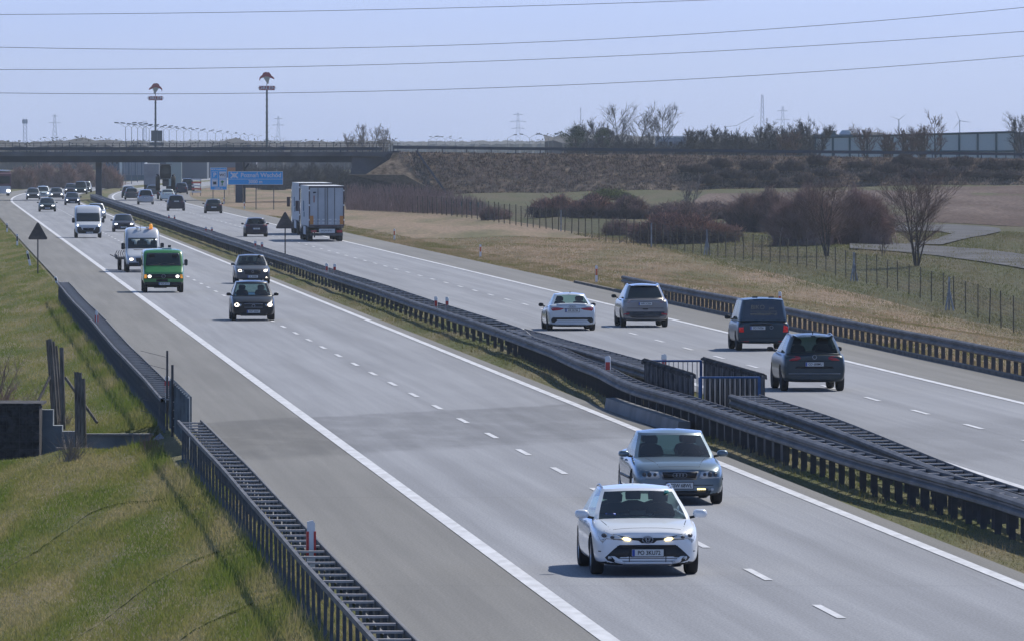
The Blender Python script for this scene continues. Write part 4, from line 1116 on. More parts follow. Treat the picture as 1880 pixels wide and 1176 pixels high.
for k in range(5): 
    x = .345 + k * .034; D([(x, .30), (x + .026, .30), (x + .022, .33), (x - .004, .33)], 'lamp_yellow', 'running_light', off=.02)
D([(-.66, .40), (.66, .40), (.66, .385), (-.66, .385)], 'under', 'bumper_seam', off=.002)
D([(-.62, .285), (.62, .285), (.56, .17), (-.56, .17)], 'black', 'lower_intake', off=.006)
plate(t, 'CSW 68WL', 0, .385, 'f', 0, bv)
decal(bv, [(-.40, .12), (.40, .12), (.40, .13), (-.40, .13)], 't', M['under'], 'bonnet_seam', t, off=.001, depth=.01)
for s in (-1, 1): decal(bv, [(s * .39, .14), (s * .402, .14), (s * .60, 1.15), (s * .588, 1.15)], 't', M['under'], 'bonnet_seam', t, off=.001, depth=.01)
side_lines(t, bv, L_, .26, .92, (1.5, 2.6, 3.6)); handles(t, bv, (2.3, 3.35), .80, PT['greyblue'], L_)
for fc in 'ls': decal(bv, [(.3, .48), (4.5, .48), (4.5, .53), (.3, .53)], fc, M['black'], 'side_moulding', t, off=.012, cell=.3)
mirror_pair(t, .87, 1.62, .96, PT['greyblue'], sz=(.22, .12, .13)); interior(t, sp, 1.75, ((-.38, 2.3), (.38, 2.3), (-.38, 3.2), (.38, 3.2)), 1.81)
MB().tube([(.1, 1.30, .94), (-.55, 1.45, .95)], .012, 4).tube([(.6, 1.42, .95), (.05, 1.31, .94)], .012, 4).build('wipers', M['black'], t)
car2 = place(t, 1241, 923, .95, -1)

# ---- oncoming cars farther back
def oncoming(label, px, py, L_, W, Ht, pm, body, pl='', hood=.88, nose=.66, lights='lamp_on', lz=.60, lx=.62, ls=(.10, .065), grille=(.36, .60, .46), detail=2, glass=None, mm=None, group=None, **kw):
    global t, bv, bv2, sp, D
    t, bd, bv, bv2, sp = car_generic(label, 'car', L_, W, Ht, pm, body, glass=glass, hood=hood, nose=nose, detail=detail, group=group, **kw)
    LL = L_; tt = t
    def D(poly, m, nm, face='f', **k): return decal(bv, poly, face, M[m] if isinstance(m, str) else m, nm, tt, L=LL, cell=.14, **k)
    gx, g1_, g0 = grille
    D([(-gx, g1_), (gx, g1_), (gx * .9, g0), (-gx * .9, g0)], 'black', 'grille')
    D([(-.58, .30), (.58, .30), (.5, .19), (-.5, .19)], 'black', 'lower_intake')
    for s in (-1, 1):
        q = [(lx - .16, lz - .05), (lx + .06, lz - .04), (lx + .13, lz + .06), (lx, lz + .09), (lx - .18, lz + .03)]
        D(q if s > 0 else mir(q), 'lamp_inner', 'headlight', off=.006)
        D([(s * lx + ls[0] * math.cos(a * .785), lz + .01 + ls[1] * math.sin(a * .785)) for a in range(8)], lights, 'lamp_lens', off=.016)
    if detail: plate(t, pl or 'PO 4T571', 0, kw.get('pz', .37), 'f', 0, bv)
    mirror_pair(t, W / 2 - .03, sp['yf0'] + .42, hood + .06, mm or pm, sz=(.2, .11, .13))
    place(t, px, py, .85, -1)
    return t
t = oncoming('black compact car with lit headlights in the middle lanes, its cabin seen through the windscreen', 464, 588, 3.88, 1.76, 1.58, PT['black'], 'mpv', 'PNT 53027', hood=.98, nose=.72, lz=.62, lx=.66, ls=(.095, .08), grille=(.38, .66, .50), glass=M['glass'], w1=.62, w0=.80, lights='lamp_on')
for z in (.655, .52): D([(-.37, z), (.37, z), (.365, z + .022), (-.365, z + .022)], 'dull_chrome', 'grille_bar', off=.016)
ring_badge(t, bv, 0, .585, .06, 'f', 3.88); interior(t, sp, 1.2, ((-.38, 1.75), (.38, 1.75), (-.38, 2.6), (.38, 2.6)), 1.76)
t = oncoming('dark grey hatchback with lit headlights just behind the black compact car', 463, 521, 4.35, 1.79, 1.47, PT['darkgrey'], 'hatch', 'EL 4W083', hood=.92, nose=.70, lz=.66, lx=.64, grille=(.42, .68, .50), glass=M['glass'])
ring_badge(t, bv, 0, .61, .055, 'f', 4.35); interior(t, sp, 1.5, ((-.38, 2.1), (.38, 2.1), (0, 2.9)), 1.79)
D([(.66, .30), (.72, .30), (.72, .35), (.66, .35)], 'lamp_on', 'fog_lamp', off=.01)
t = oncoming('black hatchback with blue-white headlights behind the high-roofed white van', 227, 426, 4.1, 1.76, 1.42, PT['plum'], 'hatch', 'PZ 7T20', lights='lamp_white', ls=(.12, .06), lz=.62)
t = oncoming('silver saloon half hidden behind the white van with the square bonnet', 177, 402, 4.4, 1.78, 1.44, PT['palesilver'], 'sedan', 'PO 27K', lights='lamp_white', ls=(.10, .06), detail=1)
t = oncoming('dark green car alone in the left lane ahead of the far group', 87, 389, 4.4, 1.80, 1.45, PT['darkgreen'], 'hatch', 'PO 8K3', lights='lamp_white', ls=(.15, .045), lz=.62, lx=.58, detail=1)
t = oncoming('dark blue hatchback in the lane next to the dark green car', 133, 377, 4.2, 1.78, 1.46, PT['navy'], 'hatch', '', lights='lamp_white', ls=(.08, .06), detail=1)
FG = 'far oncoming cars under the bridge'
t = oncoming('grey car leading the far group at the left edge line', 61, 367, 4.3, 1.78, 1.48, PT['grey'], 'hatch', '', lights='lamp_white', ls=(.07, .06), detail=0, group=FG)
t = oncoming('white car in the far group between two grey ones', 79, 364, 4.3, 1.80, 1.55, PT['palegreen'], 'hatch', '', lights='lamp_white', ls=(.10, .07), detail=0, group=FG)
t = oncoming('long grey saloon at the right of the far group', 104, 366, 4.6, 1.82, 1.45, PT['grey'], 'sedan', '', lights='lamp_white', ls=(.10, .07), detail=0, group=FG)
t = oncoming('dark red car just left of the off-roader beneath the bridge', 130, 356.5, 4.2, 1.76, 1.46, PT['plum'], 'hatch', '', lights='lamp_white', ls=(.08, .06), detail=0, group=FG)
t = oncoming('tall dark green off-roader beside the median pier', 148, 357, 4.7, 1.88, 1.80, PT['darkgreen'], 'suv', '', lights='lamp_white', ls=(.08, .06), detail=0, group=FG)
t = oncoming('grey car mostly hidden behind the tall dark off-roader', 157, 354, 4.3, 1.78, 1.60, PT['grey'], 'suv', '', lights='lamp_white', ls=(.06, .05), detail=0, group=FG)

# ---- cars going away
def away(label, px, py, L_, W, Ht, pm, body, pl='', tailz=.85, tailx=(.48, .80), tailh=.12, tl='tail_red', plz=.8, pw=.52, detail=2, glass=None, mm=None, plx=0., wr=.33, group=None, **kw):
    global t, bv, bv2, sp, D
    t, bd, bv, bv2, sp = car_generic(label, 'car', L_, W, Ht, pm, body, glass=glass, detail=detail, wheel_r=wr, group=group, **kw)
    LL = L_; tt = t
    def D(poly, m, nm, face='r', **k): return decal(bv, poly, face, M[m] if isinstance(m, str) else m, nm, tt, L=LL, cell=.14, **k)
    for s in (-1, 1):
        q = kw.get('tpoly') or [(tailx[0], tailz - tailh * .2), (tailx[1], tailz - tailh * .6), (tailx[1] + .02, tailz + tailh * .6), (tailx[0] + .05, tailz + tailh * .5)]
        D(q if s > 0 else mir(q), tl, 'tail_lamp', off=.012)
    if detail: plate(t, pl or 'PO 6R118', plx, plz, 'r', L_, bv, L=L_)
    mirror_pair(t, W / 2 - .03, sp['yf0'] + .42, kw.get('hood', .9) + .07, mm or pm, sz=(.2, .11, .14))
    place(t, px, py, L_ - .80, 1)
    return t
# petrol-grey suv, nearest of the cars driving away
t = away('dark petrol-grey off-roader with roof rails, nearest of the cars driving away', 1490.5, 716.5, 4.49, 1.84, 1.64, PT['petrol'], 'suv', 'GD 688MU', glass=M['glass'], hood=1.08, belt_r=1.10, wr=.36, clear=.26, plz=.78, mm=M['black'],
     tpoly=[(.40, .98), (.40, .93), (.50, .89), (.86, .88), (.87, .97), (.80, 1.03), (.46, 1.01)], tail=.08, w1=.61, w0=.80, roof_end=.52, base_end=.08, plan=[(0, .8), (.3, .95), (.8, 1.), (4.0, 1.), (4.3, .975), (4.44, .93), (4.49, .88)], rim='rim_dark')
ring_badge(t, bv, 0, .985, .058, 'r', 4.49); text_mesh('V', .075, M['dull_chrome'], t, (0, 4.475, 1.0), (math.pi / 2, 0, math.pi)); text_mesh('W', .075, M['dull_chrome'], t, (0, 4.475, .965), (math.pi / 2, 0, math.pi))
D([(-.70, .88), (.70, .88), (.70, .865), (-.70, .865)], 'under', 'tailgate_crease', off=.002); D([(-.52, .72), (.52, .72), (.56, .66), (-.56, .66)], 'under', 'tailgate_recess', off=.003)
D([(-.86, .52), (.86, .52), (.86, .50), (-.86, .50)], 'dull_chrome', 'chrome_strip', off=.012)
D([(-.84, .485), (.84, .485), (.80, .28), (-.80, .28)], 'black', 'bumper_insert', off=.006); D([(-.50, .36), (.50, .36), (.56, .30), (-.56, .30)], 'steel_dark', 'skid_plate', off=.012)
interior(t, sp, 1.6, ((-.38, 2.2), (.38, 2.2), (-.38, 3.1), (.38, 3.1)), 1.84); rails(t, sp, M['dull_chrome'])
decal(bv2, [(-.58, 1.555), (.58, 1.555), (.56, 1.60), (-.56, 1.60)], 'r', PT['petrol'], 'roof_spoiler', t, off=.14, depth=.12, L=4.49)
for s in (-.03,): MB().tube([(0, 3.9, 1.62), (0, 3.98, 1.70)], .012, 4).build('roof_aerial', M['black'], t)
side_lines(t, bv, 4.49, .32, 1.0, (1.4, 2.5, 3.5), faces='ls')
t2 = t
# dark blue panel van estate with lettering
t = away('tall dark teal van with lettering on its rear window and lit tail lamps', 1398, 642.5, 4.40, 1.80, 1.80, PT['teal'], 'mpv', 'PO 7V506', tl='tail_lit', glass=M['glass'], hood=1.02, belt_r=1.05, clear=.24, plz=.78, plx=.20, mm=M['black'], wr=.32, rim='rim_dark',
     tpoly=[(.67, .64), (.84, .64), (.85, .95), (.70, .95)], tail=.04, w1=.70, w0=.83, roof_end=.10, base_end=.03, cowl=1.0, sp=dict(rbow=.06, arch=.04), plan=[(0, .8), (.3, .95), (.8, 1.), (4.1, 1.), (4.33, .985), (4.38, .965), (4.40, .94)])
rw = [c for c in bpy.data.objects if c.parent == t and c.name.startswith('rear_window')][0]; rw.data.materials[0] = M['glass_dark']
M['gold'] = mat('dull_gold_film', (.25, .22, .16), .6)
yy = 4.345
text_mesh('BIKO', .21, M['gold'], t, (.20, 4.40, 1.47), (math.radians(88), 0, math.pi)); text_mesh('pse', .13, M['gold'], t, (-.27, 4.40, 1.45), (math.radians(88), 0, math.pi))
MB().box(-.45, .45, 4.40, 4.404, 1.33, 1.345).build('lettering_underline', M['gold'], t); text_mesh('www.bikopointfree.pl', .105, M['gold'], t, (0, 4.41, 1.25), (math.radians(88), 0, math.pi), bold=.003)
ring_badge(t, bv, -.27, .80, .055, 'r', 4.40); D([(-.80, .45), (.80, .45), (.80, .435), (-.80, .435)], 'under', 'bumper_seam', off=.003); D([(-.78, .34), (-.5, .34), (-.5, .31), (-.78, .31)], 'tail_red', 'reflector'); D([(.78, .34), (.5, .34), (.5, .31), (.78, .31)], 'tail_red', 'reflector')
D([(.34, .86), (.36, .86), (.36, .70), (.34, .70)], 'under', 'tailgate_recess', off=.002); D([(-.30, .92), (.48, .92), (.48, .87), (-.30, .87)], 'under', 'tailgate_recess', off=.003)
for s in (-1, 1): MB().box(s * .28 - .09, s * .28 + .09, 4.1, 4.2, 1.79, 1.84).build('rack_foot', M['black'], t)
side_lines(t, bv, 4.40, .3, .95, (1.3, 2.4, 3.3)); D([(.50, 1.0), (.38, .59), (.55, .59), (.55, .575), (.36, .575)], 'under', 'door_seam', off=.001)
# silver suv
t = away('silver-beige off-roader with roof rails beside the start of the guardrail', 1182, 600, 4.52, 1.84, 1.66, PT['silver'], 'suv', 'WPI 3C056', hood=1.08, belt_r=1.12, clear=.24, plz=.90, wr=.35, mm=M['black'], rim='rim_dark',
     tpoly=[(.50, 1.06), (.58, .96), (.84, .90), (.88, 1.0), (.82, 1.10), (.60, 1.09)], tail=.08, w1=.60, w0=.79, roof_end=.66, base_end=.10, glass=M['glass_dark'], plan=[(0, .8), (.3, .95), (.8, 1.), (4.0, 1.), (4.35, .97), (4.47, .93), (4.52, .88)])
for s in (-1, 1):
    q = [(.56, 1.045), (.62, .985), (.70, .97), (.70, 1.05)]; D(q if s > 0 else mir(q), 'tail_clear', 'reversing_lamp', off=.018)
    q = [(.62, .56), (.84, .52), (.84, .46), (.62, .50)]; D(q if s > 0 else mir(q), 'tail_red', 'reflector', off=.02)
D([(-.85, .60), (.85, .60), (.82, .30), (-.82, .30)], 'steel_dark', 'bumper_insert', off=.006); D([(-.56, .50), (.56, .50), (.60, .42), (.50, .36), (-.50, .36), (-.60, .42)], 'steel', 'skid_plate', off=.014)
D([(-.12, .72), (.12, .72), (.08, .68), (-.08, .68)], 'under', 'tailgate_handle'); rails(t, sp, M['chrome']); D([(-.70, .74), (.70, .74), (.70, .725), (-.70, .725)], 'under', 'tailgate_crease', off=.002)
decal(bv2, [(-.60, 1.585), (.60, 1.585), (.58, 1.62), (-.58, 1.62)], 'r', PT['silver'], 'roof_spoiler', t, off=.08, depth=.10, L=4.52); side_lines(t, bv, 4.52, .32, 1.0, (1.4, 2.5, 3.5))
# white sedan
t = away('silvery white sports sedan with black mirrors, leftmost of the four near cars driving away', 1048, 606, 4.50, 1.85, 1.41, PT['silverwhite'], 'sedan', 'WE 3K746', hood=.86, belt_r=1.0, clear=.15, plz=.76, wr=.34, mm=M['black'], rim='rim_dark', glass=M['glass'],
     tpoly=[(.30, .84), (.42, .78), (.74, .74), (.80, .80), (.78, .87), (.55, .87)], w1=.56, w0=.77, roof_end=1.25, base_end=.55, tail=.55, sp=dict(arch=.06), plan=[(0, .8), (.3, .95), (.8, 1.), (4.0, 1.), (4.3, .97), (4.44, .93), (4.50, .86)])
D([(-.30, .835), (-.27, .80), (.27, .80), (.30, .835)], 'black', 'lamp_band', off=.008); D([(-.74, .50), (.74, .50), (.80, .42), (.78, .32), (.68, .30), (.56, .42), (-.56, .42), (-.68, .30), (-.78, .32), (-.80, .42)], 'black', 'bumper_trim', off=.008)
D([(-.52, .35), (.52, .35), (.66, .22), (.60, .16), (-.60, .16), (-.66, .22)], 'black', 'diffuser', off=.008)
decal(bv, [(-.58, 4.36), (.58, 4.36), (.54, 4.44), (-.54, 4.44)], 't', PT['silverwhite'], 'boot_spoiler', t, off=.035, depth=.04)
for k in range(4): ring_badge(t, bv, -.095 + k * .063, .905, .036, 'r', 4.5, m='rim_dark', wid=.14)
interior(t, sp, 1.8, ((-.38, 2.3), (.38, 2.3), (-.38, 3.1), (.38, 3.1)), 1.85); side_lines(t, bv, 4.5, .28, .9, (1.5, 2.6, 3.5)); MB().prism([(0, 0), (.1, 0), (.02, .06)], -.015, .015, 'x').build('roof_aerial', M['black'], t).location = (0, 3.2, 1.40)
# farther
t = away('small dark hatchback with a bluish roof just left of the lorries', 470, 435, 4.1, 1.77, 1.45, PT['plum'], 'hatch', 'PO 5S21', glass=M['glass'], belt_r=.98, clear=.18, plz=.62, tailz=.84, mm=M['black'])
interior(t, sp, 1.5, ((-.38, 2.0), (.38, 2.0)), 1.77)
t = away('black hatchback near the foot of the right-hand bridge pier', 392, 392, 4.1, 1.78, 1.45, PT['black'], 'hatch', 'PO 19', belt_r=.98, clear=.18, plz=.62, tailz=.84, detail=1)
t = away('dark plum off-roader in the middle of the far lanes', 323.5, 387.5, 4.5, 1.86, 1.66, PT['plum'], 'suv', 'PO 42', belt_r=1.08, clear=.22, plz=1.0, tailz=.95, detail=1)
t = away('silver minivan driving away left of the dark plum off-roader', 267.5, 376, 4.4, 1.86, 1.74, PT['palesilver'], 'mpv', '', hood=1.0, belt_r=1.06, clear=.24, plz=.8, tailz=1.0, detail=1)
AG = 'far cars driving away toward the bridge'
t = away('grey estate behind the silver minivan', 242, 367, 4.5, 1.80, 1.50, PT['grey'], 'hatch', '', detail=0, group=AG)
t = away('dark estate farthest left of the cars driving away', 236, 363.5, 4.5, 1.82, 1.52, PT['darkgreen'], 'hatch', '', detail=0, group=AG)
t = away('white saloon right behind the dark tractor load', 308, 369, 4.5, 1.80, 1.44, PT['palegreen'], 'sedan', '', detail=1, belt_r=1.0, clear=.18)
t = away('dark car right of the tractor load, farther than the white saloon', 333, 357, 4.4, 1.82, 1.60, PT['navy'], 'suv', '', detail=0, group=AG)
t = away('dark van farthest right of the cars going under the bridge', 344.5, 353, 4.8, 1.95, 1.95, PT['navy'], 'mpv', '', detail=0, group=AG)
t = away('small grey car left of the tractor load', 280, 360, 4.3, 1.78, 1.46, PT['grey'], 'hatch', '', detail=0, group=AG)
for c in (car1,): pass
# ------------------------------------------------------------------ vans: one lofted shell whose silhouette includes screen and roof
def van(label, L, W, ys, zt, plan, pm, zb=.28, wr=.34, fo=.95, ro=.95, name='van', crown=.03, top_in=.82, roof_m=None):
    t = empty(name, (0, 0, 0), 0, label, 'van')
    v, f = loft_body(ys, W, zt, plan, [(0, zb)], crown=crown, top_in=top_in, belt=.96)
    wl = [(s * W / 2, y, wr) for s in (-1, 1) for y in (fo, L - ro)]
    bd = bake(v, f, 'body', pm, t, sub=2, wheels=wl, W=W)
    for x, y, r in wl: wheel(t, x * .97, y, r, rim='rim_dark')
    return t, bd, bvh_of([bd])
def vmirror(t, x, y, z, h=.30, w=.19):
    for s in (-1, 1):
        o = MB().cbox((s * (x + w / 2 + .03), y, z), (w, .09, h)).build('wing_mirror', M['black'], t)
        bm = bmesh.new(); bm.from_mesh(o.data); bmesh.ops.bevel(bm, geom=bm.edges[:], offset=.03, segments=2, affect='EDGES'); bm.to_mesh(o.data); bm.free()
        MB().tube([(s * (x - .05), y + .06, z - .1), (s * (x + .06), y, z - .08)], .02, 5).build('mirror_arm', M['black'], o)
# green van, 1980s cab with short sloping nose
L_, W_ = 4.9, 1.97
t, bd, bv = van('green van with lit headlights and a flat pale roof', L_, W_, [0, .06, .18, .32, .45, .62, .85, 1.05, 1.25, 1.5, 2.2, 3., 3.8, 4.5, 4.8, 4.9],
    [(0, .92), (.06, .97), (.40, 1.22), (.45, 1.27), (1.02, 1.93), (1.25, 2.0), (1.5, 2.02), (4.8, 2.02), (4.9, 1.9)], [(0, .92), (.1, .965), (.4, .985), (.9, .99), (4.8, .99), (4.9, .96)], PT['green'], zb=.34, wr=.34, fo=.80, top_in=[(0, .9), (.4, .92), (1.0, .86), (4.9, .86)])
D = lambda poly, m, nm, face='f', **k: decal(bv, poly, face, M[m] if isinstance(m, str) else m, nm, t, L=L_, cell=.12, **k)
D([(-.84, 1.27), (.84, 1.27), (.775, 1.84), (.72, 1.87), (-.72, 1.87), (-.775, 1.84)], 'glass_dark', 'windscreen', off=.006)
D([(-.90, .88), (.90, .88), (.90, .66), (-.90, .66)], 'black', 'grille_band', off=.006)
for s in (-1, 1):
    D([(s * .66 + .115 * math.cos(a * .628), .77 + .095 * math.sin(a * .628)) for a in range(10)], 'lamp_inner', 'headlight', off=.014); D([(s * .66 + .08 * math.cos(a * .628), .77 + .065 * math.sin(a * .628)) for a in range(10)], 'lamp_on', 'lamp_lens', off=.022)
    D([(s * .80, .68), (s * .91, .68), (s * .91, .86), (s * .80, .86)] if s > 0 else [(-.91, .68), (-.80, .68), (-.80, .86), (-.91, .86)], 'amber', 'indicator', off=.014)
ring_badge(t, bv, 0, .775, .085, 'f', L_, m='dull_chrome', wid=.12)
D([(-.90, .50), (.90, .50), (.90, .34), (-.90, .34)], 'black', 'bumper', off=.06, depth=.06)
D([(-.35, .64), (.2, .64), (.2, .52), (-.35, .52)], 'under', 'air_intake', off=.004)
plate(t, 'PGN 25TX', .03, .42, 'f', 0, bv); t_pl = children(t)[-1]
for o in children(t):
    if o.name.startswith('number_plate'): o.location.y -= .07
D([(-.1, 1.255), (.5, 1.35), (.5, 1.365), (-.1, 1.27)], 'black', 'wiper', off=.02); D([(-.75, 1.255), (-.15, 1.34), (-.15, 1.355), (-.75, 1.27)], 'black', 'wiper', off=.02)
for fc in 'ls':
    D([(.95, 1.22), (1.75, 1.22), (1.75, 1.80), (1.28, 1.80)], 'glass_dark', 'side_window', fc); D([(2.0, 1.25), (3.2, 1.25), (3.2, 1.80), (2.0, 1.80)], 'glass_dark', 'side_window', fc)
decal(bv, [(-.86, 1.35), (.86, 1.35), (.86, 4.7), (-.86, 4.7)], 't', paint('pale_green_roof', (.16, .36, .22), 0, .5), 'roof_panel', t, off=.004, depth=.01, cell=.4)
o = MB().box(-.02, .42, 1.7, 2.4, 2.03, 2.10).build('roof_hatch', M['plate'], t); MB().box(.28, .42, 2.6, 2.75, 2.05, 2.22).build('roof_vent', M['black'], t)
MB().box(-.45, .15, .05, .5, .22, .30).box(-.8, .8, .7, .85, .24, .34).build('undertray', M['under'], t)
vmirror(t, .97, .72, 1.42, .30, .16); side_lines(t, bv, L_, .5, 1.8, (.75, 1.85)); place(t, 299.5, 537, .80, -1)
# white high-roof van with beacon
L_, W_ = 5.9, 1.93
t, bd, bv = van('white high-roofed van with an orange beacon, behind the green van', L_, W_, [0, .06, .2, .45, .75, 1.0, 1.2, 1.5, 1.8, 2.1, 2.5, 3.3, 4.2, 5.2, 5.8, 5.9],
    [(0, .78), (.1, .92), (.8, 1.18), (1.0, 1.27), (1.60, 1.92), (1.8, 2.14), (2.1, 2.36), (2.5, 2.42), (5.7, 2.42), (5.9, 2.3)], [(0, .80), (.12, .92), (.5, .97), (1., .985), (5.8, .98), (5.9, .95)], PT['vanwhite'], zb=.34, wr=.34, fo=.95, top_in=[(0, .85), (1., .86), (1.8, .80), (5.9, .82)])
D = lambda poly, m, nm, face='f', **k: decal(bv, poly, face, M[m] if isinstance(m, str) else m, nm, t, L=L_, cell=.12, **k)
D([(-.80, 1.30), (.80, 1.30), (.79, 1.84), (.74, 1.88), (-.74, 1.88), (-.79, 1.84)], 'glass_dark', 'windscreen', off=.006)
M['pale_view'] = mat('cab_daylight_paint', (.30, .36, .34), .6)  # pale colour laid on the opaque windscreen, imitating daylight behind the cab
for a, b in ((-.62, -.14), (.10, .60)): D([(a, 1.80), (b, 1.80), (b - .02, 1.72), (b - .16, 1.68), (b - .18, 1.52), (a + .18, 1.52), (a + .16, 1.66), (a + .02, 1.72)], 'pale_view', 'painted_cab_light', off=.010)
D([(-.88, .54), (.88, .54), (.86, .33), (-.86, .33)], 'black', 'bumper', off=.03, depth=.05); D([(-.42, .80), (.42, .80), (.36, .58), (-.36, .58)], 'black', 'grille', off=.008)
for s in (-1, 1):
    D([(s * .5, .80), (s * .80, .82), (s * .82, .60), (s * .5, .60)] if s > 0 else [(-.82, .60), (-.80, .82), (-.5, .80), (-.5, .60)], 'lamp_inner', 'headlight', off=.008); D([(s * .64 + .11 * math.cos(a * .785), .72 + .07 * math.sin(a * .785)) for a in range(8)], 'lamp_on', 'lamp_lens', off=.016)
D([(-.5, 1.24), (.5, 1.24), (.5, 1.215), (-.5, 1.215)], 'black', 'cowl_grille', off=.01)
plate(t, 'PZ 4812K', 0, .45, 'f', 0, bv)
MB().lathe([(.11, 0), (.11, .05), (.09, .06), (.085, .20), (.05, .24), (.005, .245)], 12, 'z', (.48, 2.2, 2.39)).build('beacon', M['amber'], t, smooth=True)
MB().tube([(-.08, 1.9, 2.20), (-.1, 2.1, 2.55)], .012, 4).build('roof_aerial', M['black'], t); MB().box(-.35, -.2, 2.0, 2.1, 2.38, 2.44).box(.2, .35, 2.0, 2.1, 2.38, 2.44).build('rack_foot', M['black'], t)
for fc in 'ls': D([(1.35, 1.30), (2.1, 1.30), (2.1, 1.85), (1.75, 1.85)], 'glass_dark', 'side_window', fc)
vmirror(t, .94, 1.25, 1.42, .36, .2); side_lines(t, bv, L_, .5, 2.1, (1.1, 2.3)); vt = place(t, 262, 500, .95, -1)
# trailer it tows: its left end sticks out beside the van
tr = empty('flat_trailer', (0, 0, 0), 0, 'flat dark trailer whose wheel and tie-down bars stick out left of the white van', 'trailer')
MB().box(-1.25, 1.1, 0, 5., .62, .74).box(-1.28, -1.2, 0, 5, .74, .86).build('bed', M['steel_dark'], tr)
for x in (-1.12, .95):
    for y in (2.0, 2.8): wheel(tr, x * 1.02, y, .32, .20, 'rim_dark', detail=False)
for k in range(4): MB().tube([(-1.24 + k * .13, .2 + k * .3, .74), (-1.3 + k * .13, .2 + k * .3, .95), (-1.22 + k * .13, .2 + k * .3, 1.12)], .02, 5).build('tie_down_bar', M['steel_dark'], tr)
MB().tube([(-1.25, .1, .72), (-1.62, .0, .90)], .025, 5).build('ratchet_arm', M['steel_dark'], tr)
MB().tube([(0, 0, .5), (0, -1.1, .45)], .06, 6).build('drawbar', M['steel_dark'], tr)
a = vt.rotation_euler.z; tr.rotation_euler = (0, 0, a); tr.location = vt.location + Vector((-math.sin(a) * 7.1 - .05, math.cos(a) * 7.1, 0))
# white delivery van farther back
L_, W_ = 5.4, 2.03
t, bd, bv = van('tall white delivery van with a square bonnet and blue-black windscreen', L_, W_, [0, .06, .2, .4, .6, .8, 1.0, 1.3, 1.6, 1.9, 2.3, 3.1, 4.0, 4.8, 5.3, 5.4],
    [(0, .92), (.08, .98), (.55, 1.14), (.7, 1.22), (1.45, 1.90), (1.7, 2.14), (2.0, 2.33), (2.4, 2.38), (5.2, 2.38), (5.4, 2.28)], [(0, .84), (.12, .94), (.5, .98), (1., .99), (5.3, .985), (5.4, .95)], PT['vanwhite'], zb=.30, wr=.34, fo=.95, top_in=[(0, .85), (.8, .88), (1.8, .82), (5.4, .84)])
D = lambda poly, m, nm, face='f', **k: decal(bv, poly, face, M[m] if isinstance(m, str) else m, nm, t, L=L_, cell=.12, **k)
D([(-.87, 1.22), (.87, 1.22), (.85, 1.78), (.80, 1.86), (-.80, 1.86), (-.85, 1.78)], 'glass_dark', 'windscreen', off=.006)
D([(-.95, .82), (-.56, .82), (-.46, .60), (.46, .60), (.56, .82), (.95, .82), (.93, .34), (-.93, .34)], 'black', 'bumper', off=.012)
D([(-.40, .74), (.40, .74), (.42, .66), (.34, .58), (-.34, .58), (-.42, .66)], 'navy_grille' if 'navy_grille' in M else 'under', 'grille', off=.02)
for s in (-1, 1):
    D([(s * .66, .86), (s * .92, .86), (s * .92, 1.05), (s * .78, 1.05)] if s > 0 else [(-.78, 1.05), (-.92, 1.05), (-.92, .86), (-.66, .86)], 'lamp_inner', 'headlight', off=.008); D([(s * .80 + .07 * math.cos(a * .785), .94 + .075 * math.sin(a * .785)) for a in range(8)], 'lamp_white', 'lamp_lens', off=.018)
plate(t, 'PO 6SG28', .08, .40, 'f', 0, bv); ring_badge(t, bv, 0, .74, .06, 'f', L_)
for fc in 'ls': D([(1.05, 1.22), (1.9, 1.22), (1.9, 1.82), (1.5, 1.82)], 'glass_dark', 'side_window', fc)
vmirror(t, .98, 1.1, 1.30, .36, .2); side_lines(t, bv, L_, .5, 2.1, (1.0, 2.1)); place(t, 162, 437, .95, -1)

